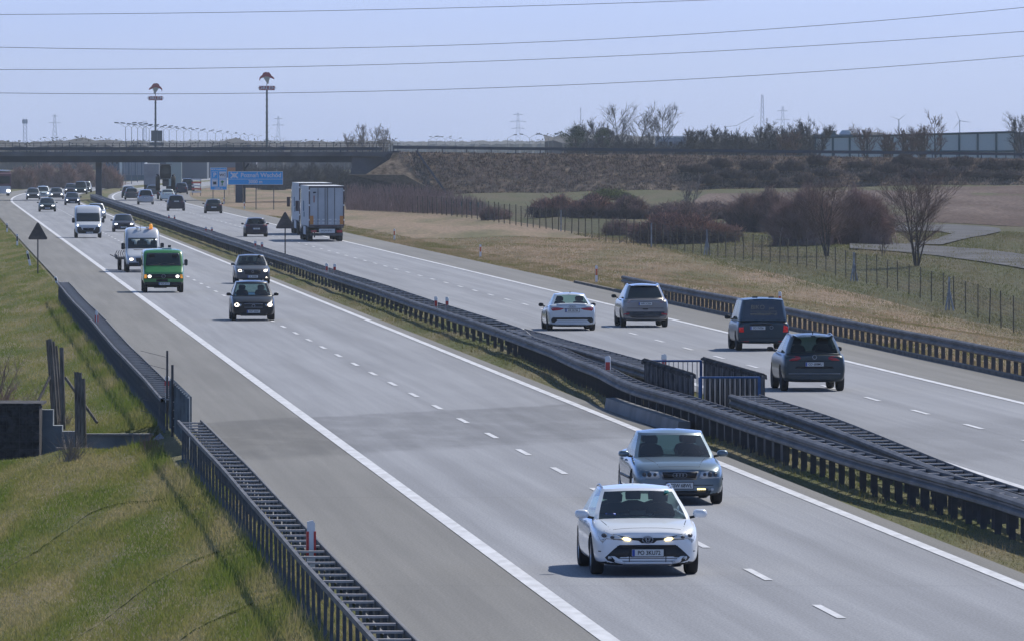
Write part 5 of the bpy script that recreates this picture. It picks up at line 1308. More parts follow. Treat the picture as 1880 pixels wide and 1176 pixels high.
# ------------------------------------------------------------------ lorries
M['trailer_white'] = mat('trailer_panel', (.40, .43, .46), .5, .1, var=.1, scale=.8)
M['trailer_roof'] = mat('trailer_roof', (.72, .72, .72), .5)
M['frame_brown'] = mat('rusty_door_frame', (.10, .07, .075), .6, .2)
M['board_orange'] = mat('warning_board', (.55, .22, .05), .5)
def lorry(label, px, Y, side_logo=True, rear=True):
    t = empty('articulated_lorry', (0, 0, 0), 0, label, 'lorry'); W = 2.55; hw = W / 2; Lt = 13.6
    # local: rear of the trailer at y=0, front towards +y
    MB().box(-hw, hw, .02, Lt, 1.12, 3.97).build('trailer_box', M['trailer_white'], t); MB().box(-hw + .02, hw - .02, .0, Lt, 3.972, 4.0).build('trailer_roof', M['trailer_roof'], t)
    fr = MB(); fr.box(-hw, hw, -.05, .015, 3.86, 3.96).box(-hw, hw, -.05, .015, 1.10, 1.2).box(-hw, -hw + .09, -.05, .015, 1.205, 3.855).box(hw - .09, hw, -.05, .015, 1.205, 3.855); fr.build('rear_frame', M['frame_brown'], t)
    for x0, x1 in ((-hw + .10, -.015), (.015, hw - .10)):
        o = MB().box(x0, x1, -.03, .015, 1.21, 3.85).build('rear_door', M['trailer_white'], t); xm = (x0 + x1) / 2
        for xx in (xm - .02, x0 + .06 if x0 > 0 else x1 - .09): MB().tube([(xx, -.05, 1.22), (xx, -.05, 3.84)], .02, 6).build('lock_rod', M['steel_dark'], o)
        for z in (1.3, 1.55): 
            for q in range(3): MB().box(x0 + .14 + q * .36, x0 + .34 + q * .36, -.036, -.031, z, z + .07).build('reflective_strip', M['plate'], o)
    for s in (-1, 1):
        MB().box(s * (hw - .2) - .13, s * (hw - .2) + .13, -.08, -.052, 1.23, 1.85).build('warning_board', M['board_orange'], t)
        for z in (1.5, 2.55, 3.6): MB().box(s * (hw - .04) - .05, s * (hw - .04) + .05, -.07, -.051, z, z + .12).build('hinge', M['plate'], t)
    MB().prism([(-.95, 3.45), (-.72, 3.5), (-.80, 3.58), (-.98, 3.56)], -.04, -.031).build('maker_emblem', M['ink'], t); MB().box(-.94, -.85, -.04, -.031, 2.8, 3.3).build('maker_lettering', mat('faded_red', (.3, .14, .12)), t)
    MB().box(-hw + .05, hw - .05, -.03, .35, .98, 1.09).build('rear_sill', M['steel_dark'], t)
    MB().box(-hw + .1, hw - .1, -.06, .03, .42, .60).build('underrun_bar', M['steel'], t); MB().box(-.55, .6, -.09, -.061, .62, .92).build('number_plate', M['plate'], t)
    text_mesh('WGM 8P37', .17, M['ink'], t, (0, -.095, .78))
    for s in (-1, 1): MB().box(s * .92 - .2, s * .92 + .2, -.09, -.04, .66, .82).build('tail_lamp', M['tail_red'], t); 
    MB().box(-.9, -.82, -.02, .4, .3, .98).box(.82, .9, -.02, .4, .3, .98).box(-.42, .42, 1, Lt - 1, .8, 1.1).build('chassis', M['under'], t)
    for y in (2.6, 3.9, 5.2):
        for s in (-1, 1): wheel(t, s * (hw - .02), y, .50, .36, 'rim_dark', detail=False); 
    for s in (-1, 1): MB().box(s * (hw - .05) - .02, s * (hw - .05) + .02, 6.2, 10.6, .45, 1.05).build('side_guard', M['trailer_white'], t)
    if side_logo:
        lg = MB(); lg.cbox((-hw - .012, 9.0, 2.5), (.02, 1.6, .75)); lg.cbox((-hw - .012, 8.2, 1.9), (.02, 1.2, .35)); lg.build('side_emblem', mat('dark_cyan_print', (.02, .10, .17)), t)
    # tractor unit
    y0 = Lt - .2
    cab = MB().prism([(y0 + 1.0, .9), (y0 + 3.2, .55), (y0 + 3.25, 1.4), (y0 + 3.05, 2.6), (y0 + 2.6, 3.6), (y0 + 1.0, 3.85)], -1.24, 1.24, 'x').build('cab', PT['vanwhite'], t, recalc=True)
    MB().box(-1.2, 1.2, y0 - 1.9, y0 + 3., .55, .85).build('tractor_chassis', M['under'], t)
    for y in (y0 - 1.2, y0 + 2.3):
        for s in (-1, 1): wheel(t, s * 1.25, y, .52, .34, 'rim_dark', detail=False)
    for s in (-1, 1): o = MB().cbox((s * 1.46, y0 + 2.9, 2.45), (.24, .16, .75)).build('wing_mirror', M['frame_brown'], t); MB().tube([(s * 1.24, y0 + 2.8, 2.8), (s * 1.45, y0 + 2.9, 2.8)], .03, 5).build('mirror_arm', M['black'], o)
    X = XA(px, Y); t.location = (X, Y, 0); t.rotation_euler = (0, 0, .063)
    return t
lorry('nearer white articulated lorry with double rear doors and orange boards', 599.5, 661, side_logo=True)
lorry('second white lorry driving ahead of the nearer one, only its left side showing', 579.5, 708, side_logo=True)

# far lorries, tractor load
def far_truck(name, label, px, Y, W=2.5, h=3.9, Ln=9., m=None, z0=1.0, front=False, cab_m=None, rot=.03):
    t = empty(name, (XA(px, Y), Y, 0), rot, label, 'lorry')
    MB().box(-W / 2, W / 2, .0, Ln, z0, h).build('box_body', m, t); MB().box(-W / 2 + .05, W / 2 - .05, .1, Ln, .5, z0 - .01).build('chassis', M['under'], t)
    MB().box(-W / 2, W / 2, 0, Ln, h + .005, h + .05).build('roof', M['trailer_roof'], t)
    for y in (1.2, Ln - 1.5):
        for s in (-1, 1): wheel(t, s * W / 2 * .98, y, .48, .3, 'rim_dark', detail=False)
    if front:
        MB().box(-W * .44, W * .44, -.05, .0, 1.7, 2.7).build('windscreen', M['glass_dark'], t)
        for s in (-1, 1): MB().box(s * W * .38 - .15, s * W * .38 + .15, -.05, 0, .7, .9).build('headlight', M['lamp_white'], t)
    return t
M['pale_tarp'] = mat('pale_grey_tarpaulin', (.22, .23, .25), .7, var=.15, scale=.6)
M['pale_green'] = mat('pale_green_panel', (.30, .36, .34), .7)
far_truck('box_lorry', 'pale grey box lorry just left of the tractor load', 278, 1330, 2.2, 4.0, 8, M['pale_tarp'])
far_truck('box_lorry', 'pale green container lorry behind the tractor load', 319, 1290, 2.2, 5.0, 8, M['pale_green'])
t = empty('low_loader', (XA(306, 1155), 1155, 0), .04, 'dark low loader carrying a tractor, among the cars near the bridge', 'lorry')
MB().box(-1.27, 1.27, 0, 8, .75, 1.0).build('bed', M['steel_dark'], t); MB().box(-1.27, 1.27, -.06, 0, .45, .7).build('underrun_bar', M['frame_brown'], t)
for y in (1, 2.2, 3.4):
    for s in (-1, 1): wheel(t, s * 1.22, y, .42, .3, 'rim_dark', detail=False)
for s in (-1, 1): MB().box(s * 1.0 - .15, s * 1.0 + .15, -.1, -.061, .72, .85).build('tail_lamp', M['tail_red'], t)
t = empty('tractor', (XA(304, 1158), 1158, 1.0), .04, 'big dark tractor riding on the low loader, seen from behind', 'tractor')
MB().prism([(-.62, 1.55), (.62, 1.55), (.70, 2.0), (.66, 3.1), (.5, 3.3), (-.5, 3.3), (-.66, 3.1), (-.70, 2.0)], .2, 1.7).build('cab', M['under'], t); MB().box(-.5, .5, .17, .19, 2.1, 3.0).build('rear_window', M['glass_dark'], t)
MB().box(-.75, .75, .2, 1.8, 3.31, 3.40).build('cab_roof', mat('tractor_roof', (.12, .10, .10)), t); MB().box(-.4, .4, -.2, 3.8, .7, 1.5).build('chassis', M['under'], t)
for s in (-1, 1): wheel(t, s * 1.25, .9, .95, .55, 'rim_dark', detail=False); wheel(t, s * 1.15, 3.3, .65, .4, 'rim_dark', detail=False)
for s in (-1, 1): MB().tube([(s * .9, .0, 1.95), (s * 1.05, .5, 2.05), (s * 1.05, 1.4, 2.05)], .12, 6).build('mudguard', M['under'], t)
MB().box(-.35, .35, -.6, -.2, .6, 1.3).build('hitch', M['steel_dark'], t)
# lorry at the left edge of the picture
t = empty('car_transporter', (XA(3, 1230), 1230, -.3), .2, 'glinting white and red lorry cut off by the left edge of the photo', 'lorry')
MB().prism([(0, 0.6), (0, 3.2), (.8, 3.55), (8, 3.6), (8, .6)], -1.25, 1.25, 'x').build('body', mat('dark_red_lorry', (.10, .03, .05), .4, coat=.6), t, recalc=True)
MB().box(-1.1, 1.1, -.04, -.005, 1.9, 2.9).build('windscreen', M['glass_dark'], t); MB().box(-1.28, 1.28, .6, 8, 3.62, 3.72).build('roof', M['chrome'], t); MB().box(-1.2, 1.2, -.08, -.01, .6, 1.6).build('front_panel', PT['vanwhite'], t)
for s in (-1, 1): MB().box(s * .9 - .22, s * .9 + .22, -.13, -.09, .8, 1.1).build('headlight', M['lamp_white'], t); wheel(t, s * 1.2, 1.4, .5, .3, 'rim_dark', detail=False)

# ------------------------------------------------------------------ drivers seen through the glass
def person(label, car, x, y, z, col, group=None):
    """seated figure, one skinned body"""
    me = bpy.data.meshes.new('person'); V = [(0, 0, 0), (0, .02, .25), (0, .03, .46), (0, .01, .56), (0, -.01, .70), (.17, .03, .43), (-.17, .03, .43), (.24, -.16, .22), (-.24, -.16, .22), (.16, -.40, .30), (-.16, -.40, .30), (.10, -.42, .02), (-.10, -.42, .02), (.11, -.60, -.34), (-.11, -.60, -.34)]
    E = [(0, 1), (1, 2), (2, 3), (3, 4), (2, 5), (2, 6), (5, 7), (6, 8), (7, 9), (8, 10), (0, 11), (0, 12), (11, 13), (12, 14)]
    R = [.16, .15, .13, .055, .105, .075, .075, .05, .05, .035, .035, .085, .085, .06, .06]
    me.from_pydata(V, E, []); o = bpy.data.objects.new('person', me); COL.objects.link(o)
    md = o.modifiers.new('k', 'SKIN'); 
    for i, r in enumerate(R): me.skin_vertices[0].data[i].radius = (r, r * .8)
    me.skin_vertices[0].data[0].use_root = True
    o.modifiers.new('s', 'SUBSURF').levels = 1
    nm = bpy.data.meshes.new_from_object(o.evaluated_get(DG())); o.modifiers.clear(); o.data = nm; bpy.data.meshes.remove(me)
    nm.materials.clear(); nm.materials.append(col); nm.materials.append(M['skin'])
    for p in nm.polygons:
        p.use_smooth = True
        if p.center.z > .53 or p.center.y < -.36 and p.center.z > .2: p.material_index = 1
    o.matrix_world = car.matrix_basis @ Matrix.Translation((x, y, z))
    tag(o, label, 'person', group)
    hair = MB().lathe([(.005, .115), (.06, .10), (.095, .05), (.105, 0), (.095, -.04)], 14, 'z', (0, .015, .745)).build('hair', mat('dark_hair', (.02, .016, .013), .9), o, smooth=True)
def by_label(s): return [o for o in bpy.data.objects if o.parent is None and s in str(o.get('label', ''))][0]
for lb, who, x, y, z in (('black compact car', 'driver in dark clothes behind the windscreen of the black compact car', .38, 1.78, .58), ('grey-blue sedan', 'driver in dark clothes inside the grey-blue sedan', .38, 2.52, .46),
                         ('white hatchback with yellow', 'driver in dark clothes inside the nearest white hatchback', .38, 2.42, .44), ('dark petrol-grey', 'driver in dark clothes inside the petrol-grey off-roader', .38, 2.3, .62), ('dark grey hatchback with lit', 'driver in dark clothes inside the dark grey hatchback', .38, 2.25, .48)):
    person(who, by_label(lb), x, y, z, M['cloth'])
strip_tmp()
# ------------------------------------------------------------------ bridge
YB = 1130.0
def bx(px): return XA(px, YB)
M['deck'] = mat('deck_concrete', (.105, .112, .125), .85, var=.25, scale=.3)
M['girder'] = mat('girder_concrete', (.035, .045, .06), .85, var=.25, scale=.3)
M['pier'] = mat('pier_concrete', (.085, .09, .11), .85, var=.25, scale=.5, bump=.1)
M['rail_dark'] = mat('dark_guardrail', (.045, .06, .085), .6, .2)
x0, x1 = bx(-260), bx(700)
t = empty('road_bridge', (x0, YB, 0), 0, 'long concrete road bridge crossing the motorway on slim piers', 'bridge'); Wd = x1 - x0
MB().box(0, Wd, -.4, 0, 5.42, 5.92).build('cornice', M['deck'], t); MB().box(0, Wd, .003, 11, 5.45, 5.90).build('deck', M['deck'], t); MB().box(0, Wd, 11.003, 11.4, 5.42, 5.92).build('cornice', M['deck'], t)
MB().box(0, bx(645) - x0, .35, 1.5, 4.66, 5.44).build('girder', M['girder'], t); MB().box(0, bx(645) - x0, 9.4, 10.6, 4.66, 5.44).build('girder', M['girder'], t); MB().box(0, bx(645) - x0, 1.51, 9.39, 5.0, 5.44).build('deck_underside', M['girder'], t)
xr = bx(735) - x0
rl = MB(); rl.tube([(0, -.3, 7.02), (xr, -.3, 7.02)], .028, 5).tube([(0, -.3, 6.72), (xr, -.3, 6.72)], .012, 4); rl.build('handrail', M['rail_dark'], t)
MB().box(0, Wd, .5, .58, 6.17, 6.52).build('guardrail', M['rail_dark'], t); MB().box(0, Wd, 10.3, 10.38, 6.17, 6.52).build('guardrail', M['rail_dark'], t)
n_ = int(xr / .874); pm_ = None; rest = MB()
for i in range(n_):
    x = xr - .3 - i * .874
    if i < 100:
        if pm_ is None: o = MB().box(-.035, .035, -.03, .03, 0, 1.09).build('railing_post', M['rail_dark'], t); pm_ = o.data
        else: o = link('railing_post', pm_, t)
        o.location = (x, -.3, 5.922)
    else: rest.box(x - .035, x + .035, -.33, -.27, 5.922, 7.0)
if rest.v: tag(rest.build('railing_posts', M['rail_dark'], t), kind='stuff')
for i in range(int(Wd / 2)): MB().box(-.05, .05, .585, .66, 5.922, 6.3).build('guardrail_post', M['rail_dark'], t).location = (1 + i * 2, 0, 0) if i < 45 else (1 + i * 2, 0, 0)
def pier(pxa, pxb, zb, y=4.6, dep=1.4):
    o = MB().prism([(0, zb), (bx(pxb) - bx(pxa), zb), (bx(pxb) - bx(pxa), 4.65), (0, 4.65)], y, y + dep).build('pier', M['pier'], t); o.location = (bx(pxa) - x0, 0, 0); return o
pier(172.5, 183.2, -.6); pier(432, 445.5, -1.2, .6, 1.3)
dp = MB().tube([(bx(448.3) - x0, 1.2, -1.1), (bx(448.3) - x0, 1.2, 3.2), (bx(450.5) - x0, 1.0, 4.0), (bx(457) - x0, .7, 4.55)], .14, 8).tube([(bx(448.3) - x0, 1.2, 3.2), (bx(447.8) - x0, 1.2, 4.65)], .12, 8).build('drain_pipe', M['rail_dark'], t)
MB().prism([(bx(643.5) - x0, 0.2), (bx(700) - x0, 3.2), (bx(722) - x0, 5.40), (bx(645.5) - x0, 5.40), (bx(645.5) - x0, 4.0), (bx(643.5) - x0, 4.0)], .6, 10.4).build('abutment', M['deck'], t)
MB().prism([(bx(700) - x0, 5.0), (bx(736) - x0, 5.88), (bx(736) - x0, 6.12), (bx(700) - x0, 5.92)], -.4, 0).build('wing_wall', M['deck'], t)

# ------------------------------------------------------------------ embankment of the crossing road
M['emb'] = turf('embankment_turf', ((.11, .083, .063), (.17, .13, .10)), ((.14, .108, .083), (.22, .175, .14)), split=.5, patch=.3, fine=1.5, dark=.75, ystretch=1.)
def emb_top(X): return 6.05 - .85 * clamp((X + 13) / 77) if X < 64 else 5.2
xs = frange(bx(722), 120, 1.2); prof = [(0, 0)]
V = []; Fq = []; NS = 16
re_ = random.Random(5)
def foot(X, s): 
    return s
cols_ = frange(bx(600), bx(722), .7) + xs
for X in cols_:
    k = clamp((X - bx(600)) / (bx(722) - bx(600))); top = emb_top(max(X, bx(722)))
    for j in range(NS + 1):
        u = j / NS; y = YB - 1.0 - 9.5 * (1 - u); zf = zr(X, YB - 11) - .3
        z = zf + (top - .1 - zf) * u
        cone = -.6 + (5.9) * k ** .85             # left end falls away as a cone to the abutment foot
        z = min(z, cone) if k < 1 else z
        if 0 < j < NS and k >= 1: z += .10 * math.sin(X * 1.7 + j * 2.1) + re_.uniform(-.09, .09); y += re_.uniform(-.1, .1)
        V.append((X, y, z))
    V.append((X, YB + 12.5, V[-1][2])); V.append((X, YB + 24, 0.))
R_ = NS + 3
for i in range(len(cols_) - 1):
    for j in range(R_ - 1): Fq.append((i * R_ + j, (i + 1) * R_ + j, (i + 1) * R_ + j + 1, i * R_ + j + 1))
mb = MB(); mb.v = V; mb.f = Fq; tag(mb.build('embankment', M['emb'], smooth=True), kind='structure')
mb = MB()
for x_, y_ in ((bx(650), 0),): pass
mb.add([(bx(640), YB - 1.4, .2), (bx(645), YB - 1.4, .2), (bx(738), YB - .6, 5.75), (bx(712), YB - .6, 5.75), (bx(640), YB + 1, .2), (bx(645), YB + 1, .2), (bx(738), YB + 1, 5.75), (bx(712), YB + 1, 5.75)], [(0, 1, 2, 3), (4, 7, 6, 5), (0, 3, 7, 4), (1, 5, 6, 2)])
o = mb.build('slope_paving', mat('dark_slope_slabs', (.055, .06, .07), .9, var=.2), recalc=True); tag(o, 'dark paved strip climbing the bank beside the bridge abutment', 'slope paving')
# lower berm terrace left of the embankment and stair line
M['berm'] = turf('berm_turf', ((.06, .05, .042), (.09, .075, .06)), ((.075, .06, .05), (.11, .09, .072)), split=.5, patch=.2, fine=2.5, dark=.4, ystretch=1.)
yb = YB - 12.5
mb = MB(); pp_ = [(XA(598, yb), -.9), (XA(640, yb), ZA(321, yb)), (XA(742, yb), ZA(321, yb)), (XA(800, yb), ZA(352, yb)), (XA(860, yb), ZA(366, yb)), (XA(860, yb), -1), ]
nb_ = len(pp_); vv_ = [(a, yb - 3.5 * (1 - clamp(b / 4)), b) for a, b in pp_] + [(a, yb + 5, b) for a, b in pp_]
mb.add(vv_, [tuple(range(nb_)), tuple(range(2 * nb_ - 1, nb_ - 1, -1))] + [(i, i + nb_, (i + 1) % nb_ + nb_, (i + 1) % nb_) for i in range(nb_)])
tag(mb.build('berm_terrain', M['berm'], recalc=True), kind='structure')
t = empty('slope_stairs', (bx(765), YB, 0), 0, 'narrow concrete stairway running down the embankment right of the bridge', 'stairs')
for i in range(28):
    u = 1 - i / 27.; X = bx(765) + (bx(820) - bx(765)) * (1 - u); y = YB - 1.0 - 9.5 * (1 - u) - .25; z = 1.0 + (emb_top(X) - 1.0) * u
    MB().box(-.13, .13, -.2, .2, -.1, .12).build('step', M['pier'], t).location = (X - bx(765), y - YB, z)
# guardrail on the embankment
t = empty('roadside_guardrail', (bx(722), YB - .6, 5.9), 0, 'dark guardrail running along the top of the embankment', 'crash barrier')
mb = MB(); xs2 = frange(bx(722), 112, 3)
for a, b in zip(xs2, xs2[1:]):
    za, zb_ = emb_top(a) + .28 - 5.9, emb_top(b) + .28 - 5.9; a0 = a - bx(722); b0 = b - bx(722)
    mb.add([(a0, 0, za), (a0, .08, za), (a0, 0, za + .36), (a0, .08, za + .36), (b0, 0, zb_), (b0, .08, zb_), (b0, 0, zb_ + .36), (b0, .08, zb_ + .36)], [(0, 4, 5, 1), (2, 3, 7, 6), (0, 2, 6, 4), (1, 5, 7, 3)])
mb.build('beam', M['rail_dark'], t); po = None
for i, a in enumerate(xs2[:60]):
    if po is None: o = MB().box(-.06, .06, .09, .19, -.1, .62).build('post', M['rail_dark'], t); po = o.data
    else: o = link('post', po, t)
    o.location = (a - bx(722), 0, emb_top(a) - 5.9)
mb = MB()
xs2 = frange(bx(722), 118, 3)
for a, b in zip(xs2, xs2[1:]):
    for (ya, yb_) in ((1.2, 10.5),): mb.add([(a, YB + ya, emb_top(a) - .04), (b, YB + ya, emb_top(b) - .04), (b, YB + yb_, emb_top(b) - .04), (a, YB + yb_, emb_top(a) - .04)], [(0, 1, 2, 3)])
tag(mb.build('road_on_embankment', M['deck']), kind='structure')

rte = random.Random(44); mb = MB(); mb2 = MB()
for i in range(11000):
    u = rte.random(); X = rte.uniform(bx(735) + (1 - u) * 4.6, 72); y = YB - 1.3 - 9.2 * (1 - u); zf = zr(X, YB - 11) - .3; z = zf + (emb_top(X) - .1 - zf) * u - .08
    h = rte.uniform(.12, .42); m_ = mb if rte.random() < .5 else mb2; a = rte.uniform(-.5, .5)
    for k in range(3):
        dx = rte.gauss(0, .16); m_.add([(X + dx - .05, y, z), (X + dx + .05, y - .03, z), (X + dx + a * h + rte.gauss(0, .1), y - rte.uniform(0, .2), z + h)], [(0, 1, 2)])
tag(mb.build('embankment_grass', mat('slope_grass_dark', (.17, .125, .095), .95)), 'dry tussocks covering the embankment', 'grass', kind='stuff')
tag(mb2.build('embankment_grass', mat('slope_grass_pale', (.42, .33, .26), .95)), 'pale dry tussocks covering the embankment', 'grass', kind='stuff')
# ------------------------------------------------------------------ bare trees and bushes
M['bark'] = mat('bark', (.085, .07, .062), .9, var=.35, scale=3)
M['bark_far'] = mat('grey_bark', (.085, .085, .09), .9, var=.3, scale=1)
M['twig_red'] = mat('reddish_twigs', (.37, .215, .17), .9, var=.3, scale=1.2)
M['twig_brown'] = mat('brown_twigs', (.31, .21, .178), .9, var=.35, scale=.9)
M['twig_dark'] = mat('dark_twigs', (.19, .142, .13), .9, var=.35, scale=.9)
M['twig_pale'] = mat('pale_twigs', (.24, .21, .19), .9, var=.3, scale=.9)
M['twig_olive'] = mat('olive_twigs', (.13, .13, .075), .9, var=.3, scale=.9)
M['twig_mid'] = mat('plain_twigs', (.18, .125, .11), .9, var=.3, scale=.9)
M['needle'] = mat('pine_needles', (.045, .075, .05), .9, var=.4, scale=.7)
M['bud'] = mat('spring_buds', (.22, .26, .08), .9, var=.3)
def grow(mb, tw, rnd, p, d, ln, r, depth, maxd, up=.25, split=3, spread=.5, minr=.012, twn=3):
    """recursive branch; thick limbs go to mb (tubes), the last orders to tw (thin 3-sided)"""
    n = 3; pts = [p]; q = Vector(p); dd = Vector(d).normalized()
    for i in range(n):
        dd = (dd + Vector((rnd.gauss(0, .13), rnd.gauss(0, .13), rnd.gauss(0, .07) + up * .12))).normalized(); q = q + dd * ln / n; pts.append(q.copy())
    (mb if depth < 2 else tw).tube(pts, [max(minr, r * (1 - .35 * i / n)) for i in range(n + 1)], 5 if depth < 2 else 3, cap=False)
    if depth >= maxd: return
    k = split if depth else split + 1
    for j in range(k + (twn if depth == maxd - 1 else 0)):
        f = rnd.uniform(.35, 1.) if j else 1.; a = pts[min(n - 1, int(f * n))]; b = pts[min(n, int(f * n) + 1)] ; o = a.lerp(b, f * n - int(f * n)) if f < 1 else pts[-1]
        ax = Vector((rnd.gauss(0, 1), rnd.gauss(0, 1), rnd.gauss(0, .5))).normalized(); nd = (dd + ax * spread * rnd.uniform(.6, 1.3) * (.5 if j == 0 else 1)).normalized(); nd.z += up * .3
        grow(mb, tw, rnd, o, nd, ln * rnd.uniform(.58, .82), r * (.62 if j else .72), depth + 1, maxd, up, split, spread, minr, twn)
def bare_tree(name, label, base, height, stems=1, seed=1, bark='bark', twig='bark', lean=.12, maxd=5, split=2, spread=.5, r=.16, minr=.012, up=.25, trunk_f=.33, group=None, twn=3):
    t = empty(name, base, 0, label, 'tree', group); rnd = random.Random(seed); mb = MB(); tw = MB()
    for s in range(stems):
        a = 2 * math.pi * s / max(1, stems) + rnd.uniform(-.4, .4); d = Vector((math.cos(a) * lean, math.sin(a) * lean, 1))
        grow(mb, tw, rnd, Vector((math.cos(a) * .12 * (stems > 1), math.sin(a) * .12 * (stems > 1), -.1)), d, height * trunk_f * rnd.uniform(.85, 1.1), r * (1 if stems == 1 else .8), 0, maxd, up, split, spread, minr, twn)
    zs = [v[2] for v in mb.v] + [v[2] for v in tw.v]; sc = height / max(zs)
    for m_ in (mb, tw): m_.v = [(x * sc, y * sc, z * sc) for x, y, z in m_.v]
    mb.build('trunk', M[bark], t, smooth=True); tw.build('crown', M[twig], t)
    return t
def stree(name, label, base, h, w, stems=1, seed=1, r=.1, minr=.012, start=.25, ang=.7, nb=16, ns=5, nss=3, fan=.12, bark='bark', twig='twig_mid', group=None, curve=.5):
    """bare tree: slender stems carrying side limbs, twigs and fine spray"""
    t = empty(name, base, 0, label, 'tree', group); rnd = random.Random(seed); A = MB(); B = MB(); N = 8
    def limb(mb, p, d, ln, r0, r1, k, n=5, up=.12, jit=.09):
        pts = [p]; d = d.normalized()
        for i in range(k): d = (d + Vector((rnd.gauss(0, jit), rnd.gauss(0, jit), up + rnd.gauss(0, jit * .5)))).normalized(); pts.append(pts[-1] + d * ln / k)
        mb.tube(pts, [r0 + (r1 - r0) * i / k for i in range(k + 1)], n, cap=False); return pts
    for s in range(stems):
        a = 2 * math.pi * s / stems + rnd.uniform(-.5, .5); q = fan * rnd.uniform(.3, 1.2) if stems > 1 else .03
        hh = h * (rnd.uniform(.78, 1.) if stems > 1 else 1.) * .97
        P_ = limb(A, Vector((math.cos(a) * .1 * (stems > 1), math.sin(a) * .1 * (stems > 1), -.1)), Vector((math.cos(a) * q, math.sin(a) * q, 1)), hh, r, minr, N, 6, .04 if stems == 1 else .05, .07)
        for j in range(nb):
            f = start + (1 - start) * (j + rnd.random()) / nb; i = min(N - 1, int(f * N)); p = P_[i].lerp(P_[i + 1], f * N - i)
            b = rnd.uniform(0, 6.283); sh = math.sin(math.pi * clamp((f - start) / (1 - start) * .85 + .15)) ** .7
            ln = w * .5 * sh * rnd.uniform(.55, 1.1) * (1 if stems == 1 else .75); an = ang * rnd.uniform(.7, 1.25)
            d = Vector((math.cos(b) * math.sin(an), math.sin(b) * math.sin(an), math.cos(an)))
            Q = limb(A if r > .15 else B, p, d, ln / math.sin(max(.5, an)), max(minr, r * .42 * (1.1 - f)), minr, 4, 4, .12 if curve > .1 else curve, .12)
            for k in range(ns):
                g = rnd.uniform(.2, 1.); i = min(3, int(g * 4)); p2 = Q[i].lerp(Q[i + 1], g * 4 - i); d2 = (Q[-1] - Q[0]).normalized() + Vector((rnd.gauss(0, .6), rnd.gauss(0, .6), rnd.gauss(.25, .35)))
                l2 = ln * rnd.uniform(.3, .6); S = limb(B, p2, d2, l2, minr, minr * .75, 2, 3, .1, .15)
                for m_ in range(nss):
                    p3 = S[0].lerp(S[-1], rnd.uniform(.25, 1)); limb(B, p3, d2.normalized() + Vector((rnd.gauss(0, .6), rnd.gauss(0, .6), rnd.gauss(.2, .4))), l2 * rnd.uniform(.4, .8), minr * .75, minr * .5, 2, 3, .1, .15)
    mx = max(v[2] for v in A.v + B.v); sc = h / mx
    for mb in (A, B): mb.v = [(x * (.6 + .4 * sc), y * (.6 + .4 * sc), z * sc) for x, y, z in mb.v]
    A.build('trunk', M[bark], t, smooth=True); B.build('crown', M[twig], t); return t
def bush(name, label, base, w, h, n=900, seed=1, m='twig_brown', r=.012, group=None, dense=.5, dy=None, flat=.5, two=None, levels=2):
    """dome of arching twigs"""
    t = empty(name, base, 0, label, 'shrub' if name != 'hedge' else 'hedge', group); rnd = random.Random(seed); A = MB(); B = MB(); dy = dy or w * .7
    for i in range(n):
        bxx, byy = rnd.gauss(0, w * .17), rnd.gauss(0, dy * .17)
        a = rnd.uniform(0, 2 * math.pi); q = rnd.random() ** .5; ex, ey = math.cos(a) * q * w / 2, math.sin(a) * q * dy / 2
        bxx, byy = bxx * .6 + ex * .55, byy * .6 + ey * .55
        top = h * math.sqrt(max(.02, 1 - q ** 2 * (1 - (1 - flat) ** 2 * .5))) * rnd.uniform(.5, 1.) * (1.08 + .12 * math.sin(ex * 7 / w + seed) + .07 * math.sin(ex * 17 / w + seed * 2))
        p0 = Vector((bxx, byy, -.05)); p2 = Vector((ex, ey, top)); p1 = p0.lerp(p2, .5) + Vector((0, 0, top * .12))
        tgt = B if two and top > h * .62 else A
        A.tube([p0, p1, p2], [r * 1.3, r, r * .5], 3, cap=False)
        for _ in range(levels):
            f = rnd.uniform(.3, .95); s = p0.lerp(p2, f); e = s + Vector((rnd.gauss(0, .16) * h, rnd.gauss(0, .16) * h, rnd.uniform(.02, .28) * h))
            if e.z < 0: e.z = .05
            (B if two and e.z > h * .5 else A).tube([s, e], [r * .8, r * .4], 3, cap=False)
    A.build('stems', M[m], t)
    if B.v: B.build('tips', M[two], t)
    return t
def at(px, py): return grd(px, py)
def spanw(px0, px1, Y): return (px1 - px0) * Y / F
# two big bare multi-stem trees
p = at(1518, 471); stree('bare_tree', 'left one of the two tall leafless trees rising in front of the embankment', p, (471 - 300) * p.y / F * 1.08, 7.0, 7, 11, .065, .0075, .22, .95, 17, 7, 3, .13, curve=.03)
p = at(1683, 489); stree('bare_tree', 'right one of the two tall leafless trees, beside the pale side road', p, (489 - 308) * p.y / F * 1.1, 7.4, 7, 23, .068, .0075, .20, 1.0, 17, 7, 3, .14, curve=.03)
p = at(1264, 388); stree('bare_tree', 'small pale leafless tree in front of the slope above the red hedges', p, (388 - 322) * p.y / F, 3.2, 3, 5, .08, .014, .2, .8, 14, 6, 3, .3, 'twig_pale', 'twig_pale')
p = at(1620, 470); stree('bare_tree', 'small leafless sapling between the two tall trees', p, 1.4, 1.0, 3, 6, .025, .007, .15, .7, 9, 4, 2, .2)
def bush_px(name, label, px0, px1, pyb, pyt, m, n, seed, r, two=None, flat=.5, dyf=.7, group=None, levels=2):
    p = at((px0 + px1) / 2, pyb); w = spanw(px0, px1, p.y) * 1.12; h = (pyb - pyt) * p.y / F * 1.03
    return bush(name, label, p + Vector((0, w * dyf * .35, 0)), w, h, n, seed, m, r, group, flat=flat, two=two, dy=w * dyf, levels=levels)
BG = 'shrubs behind the wire fence'
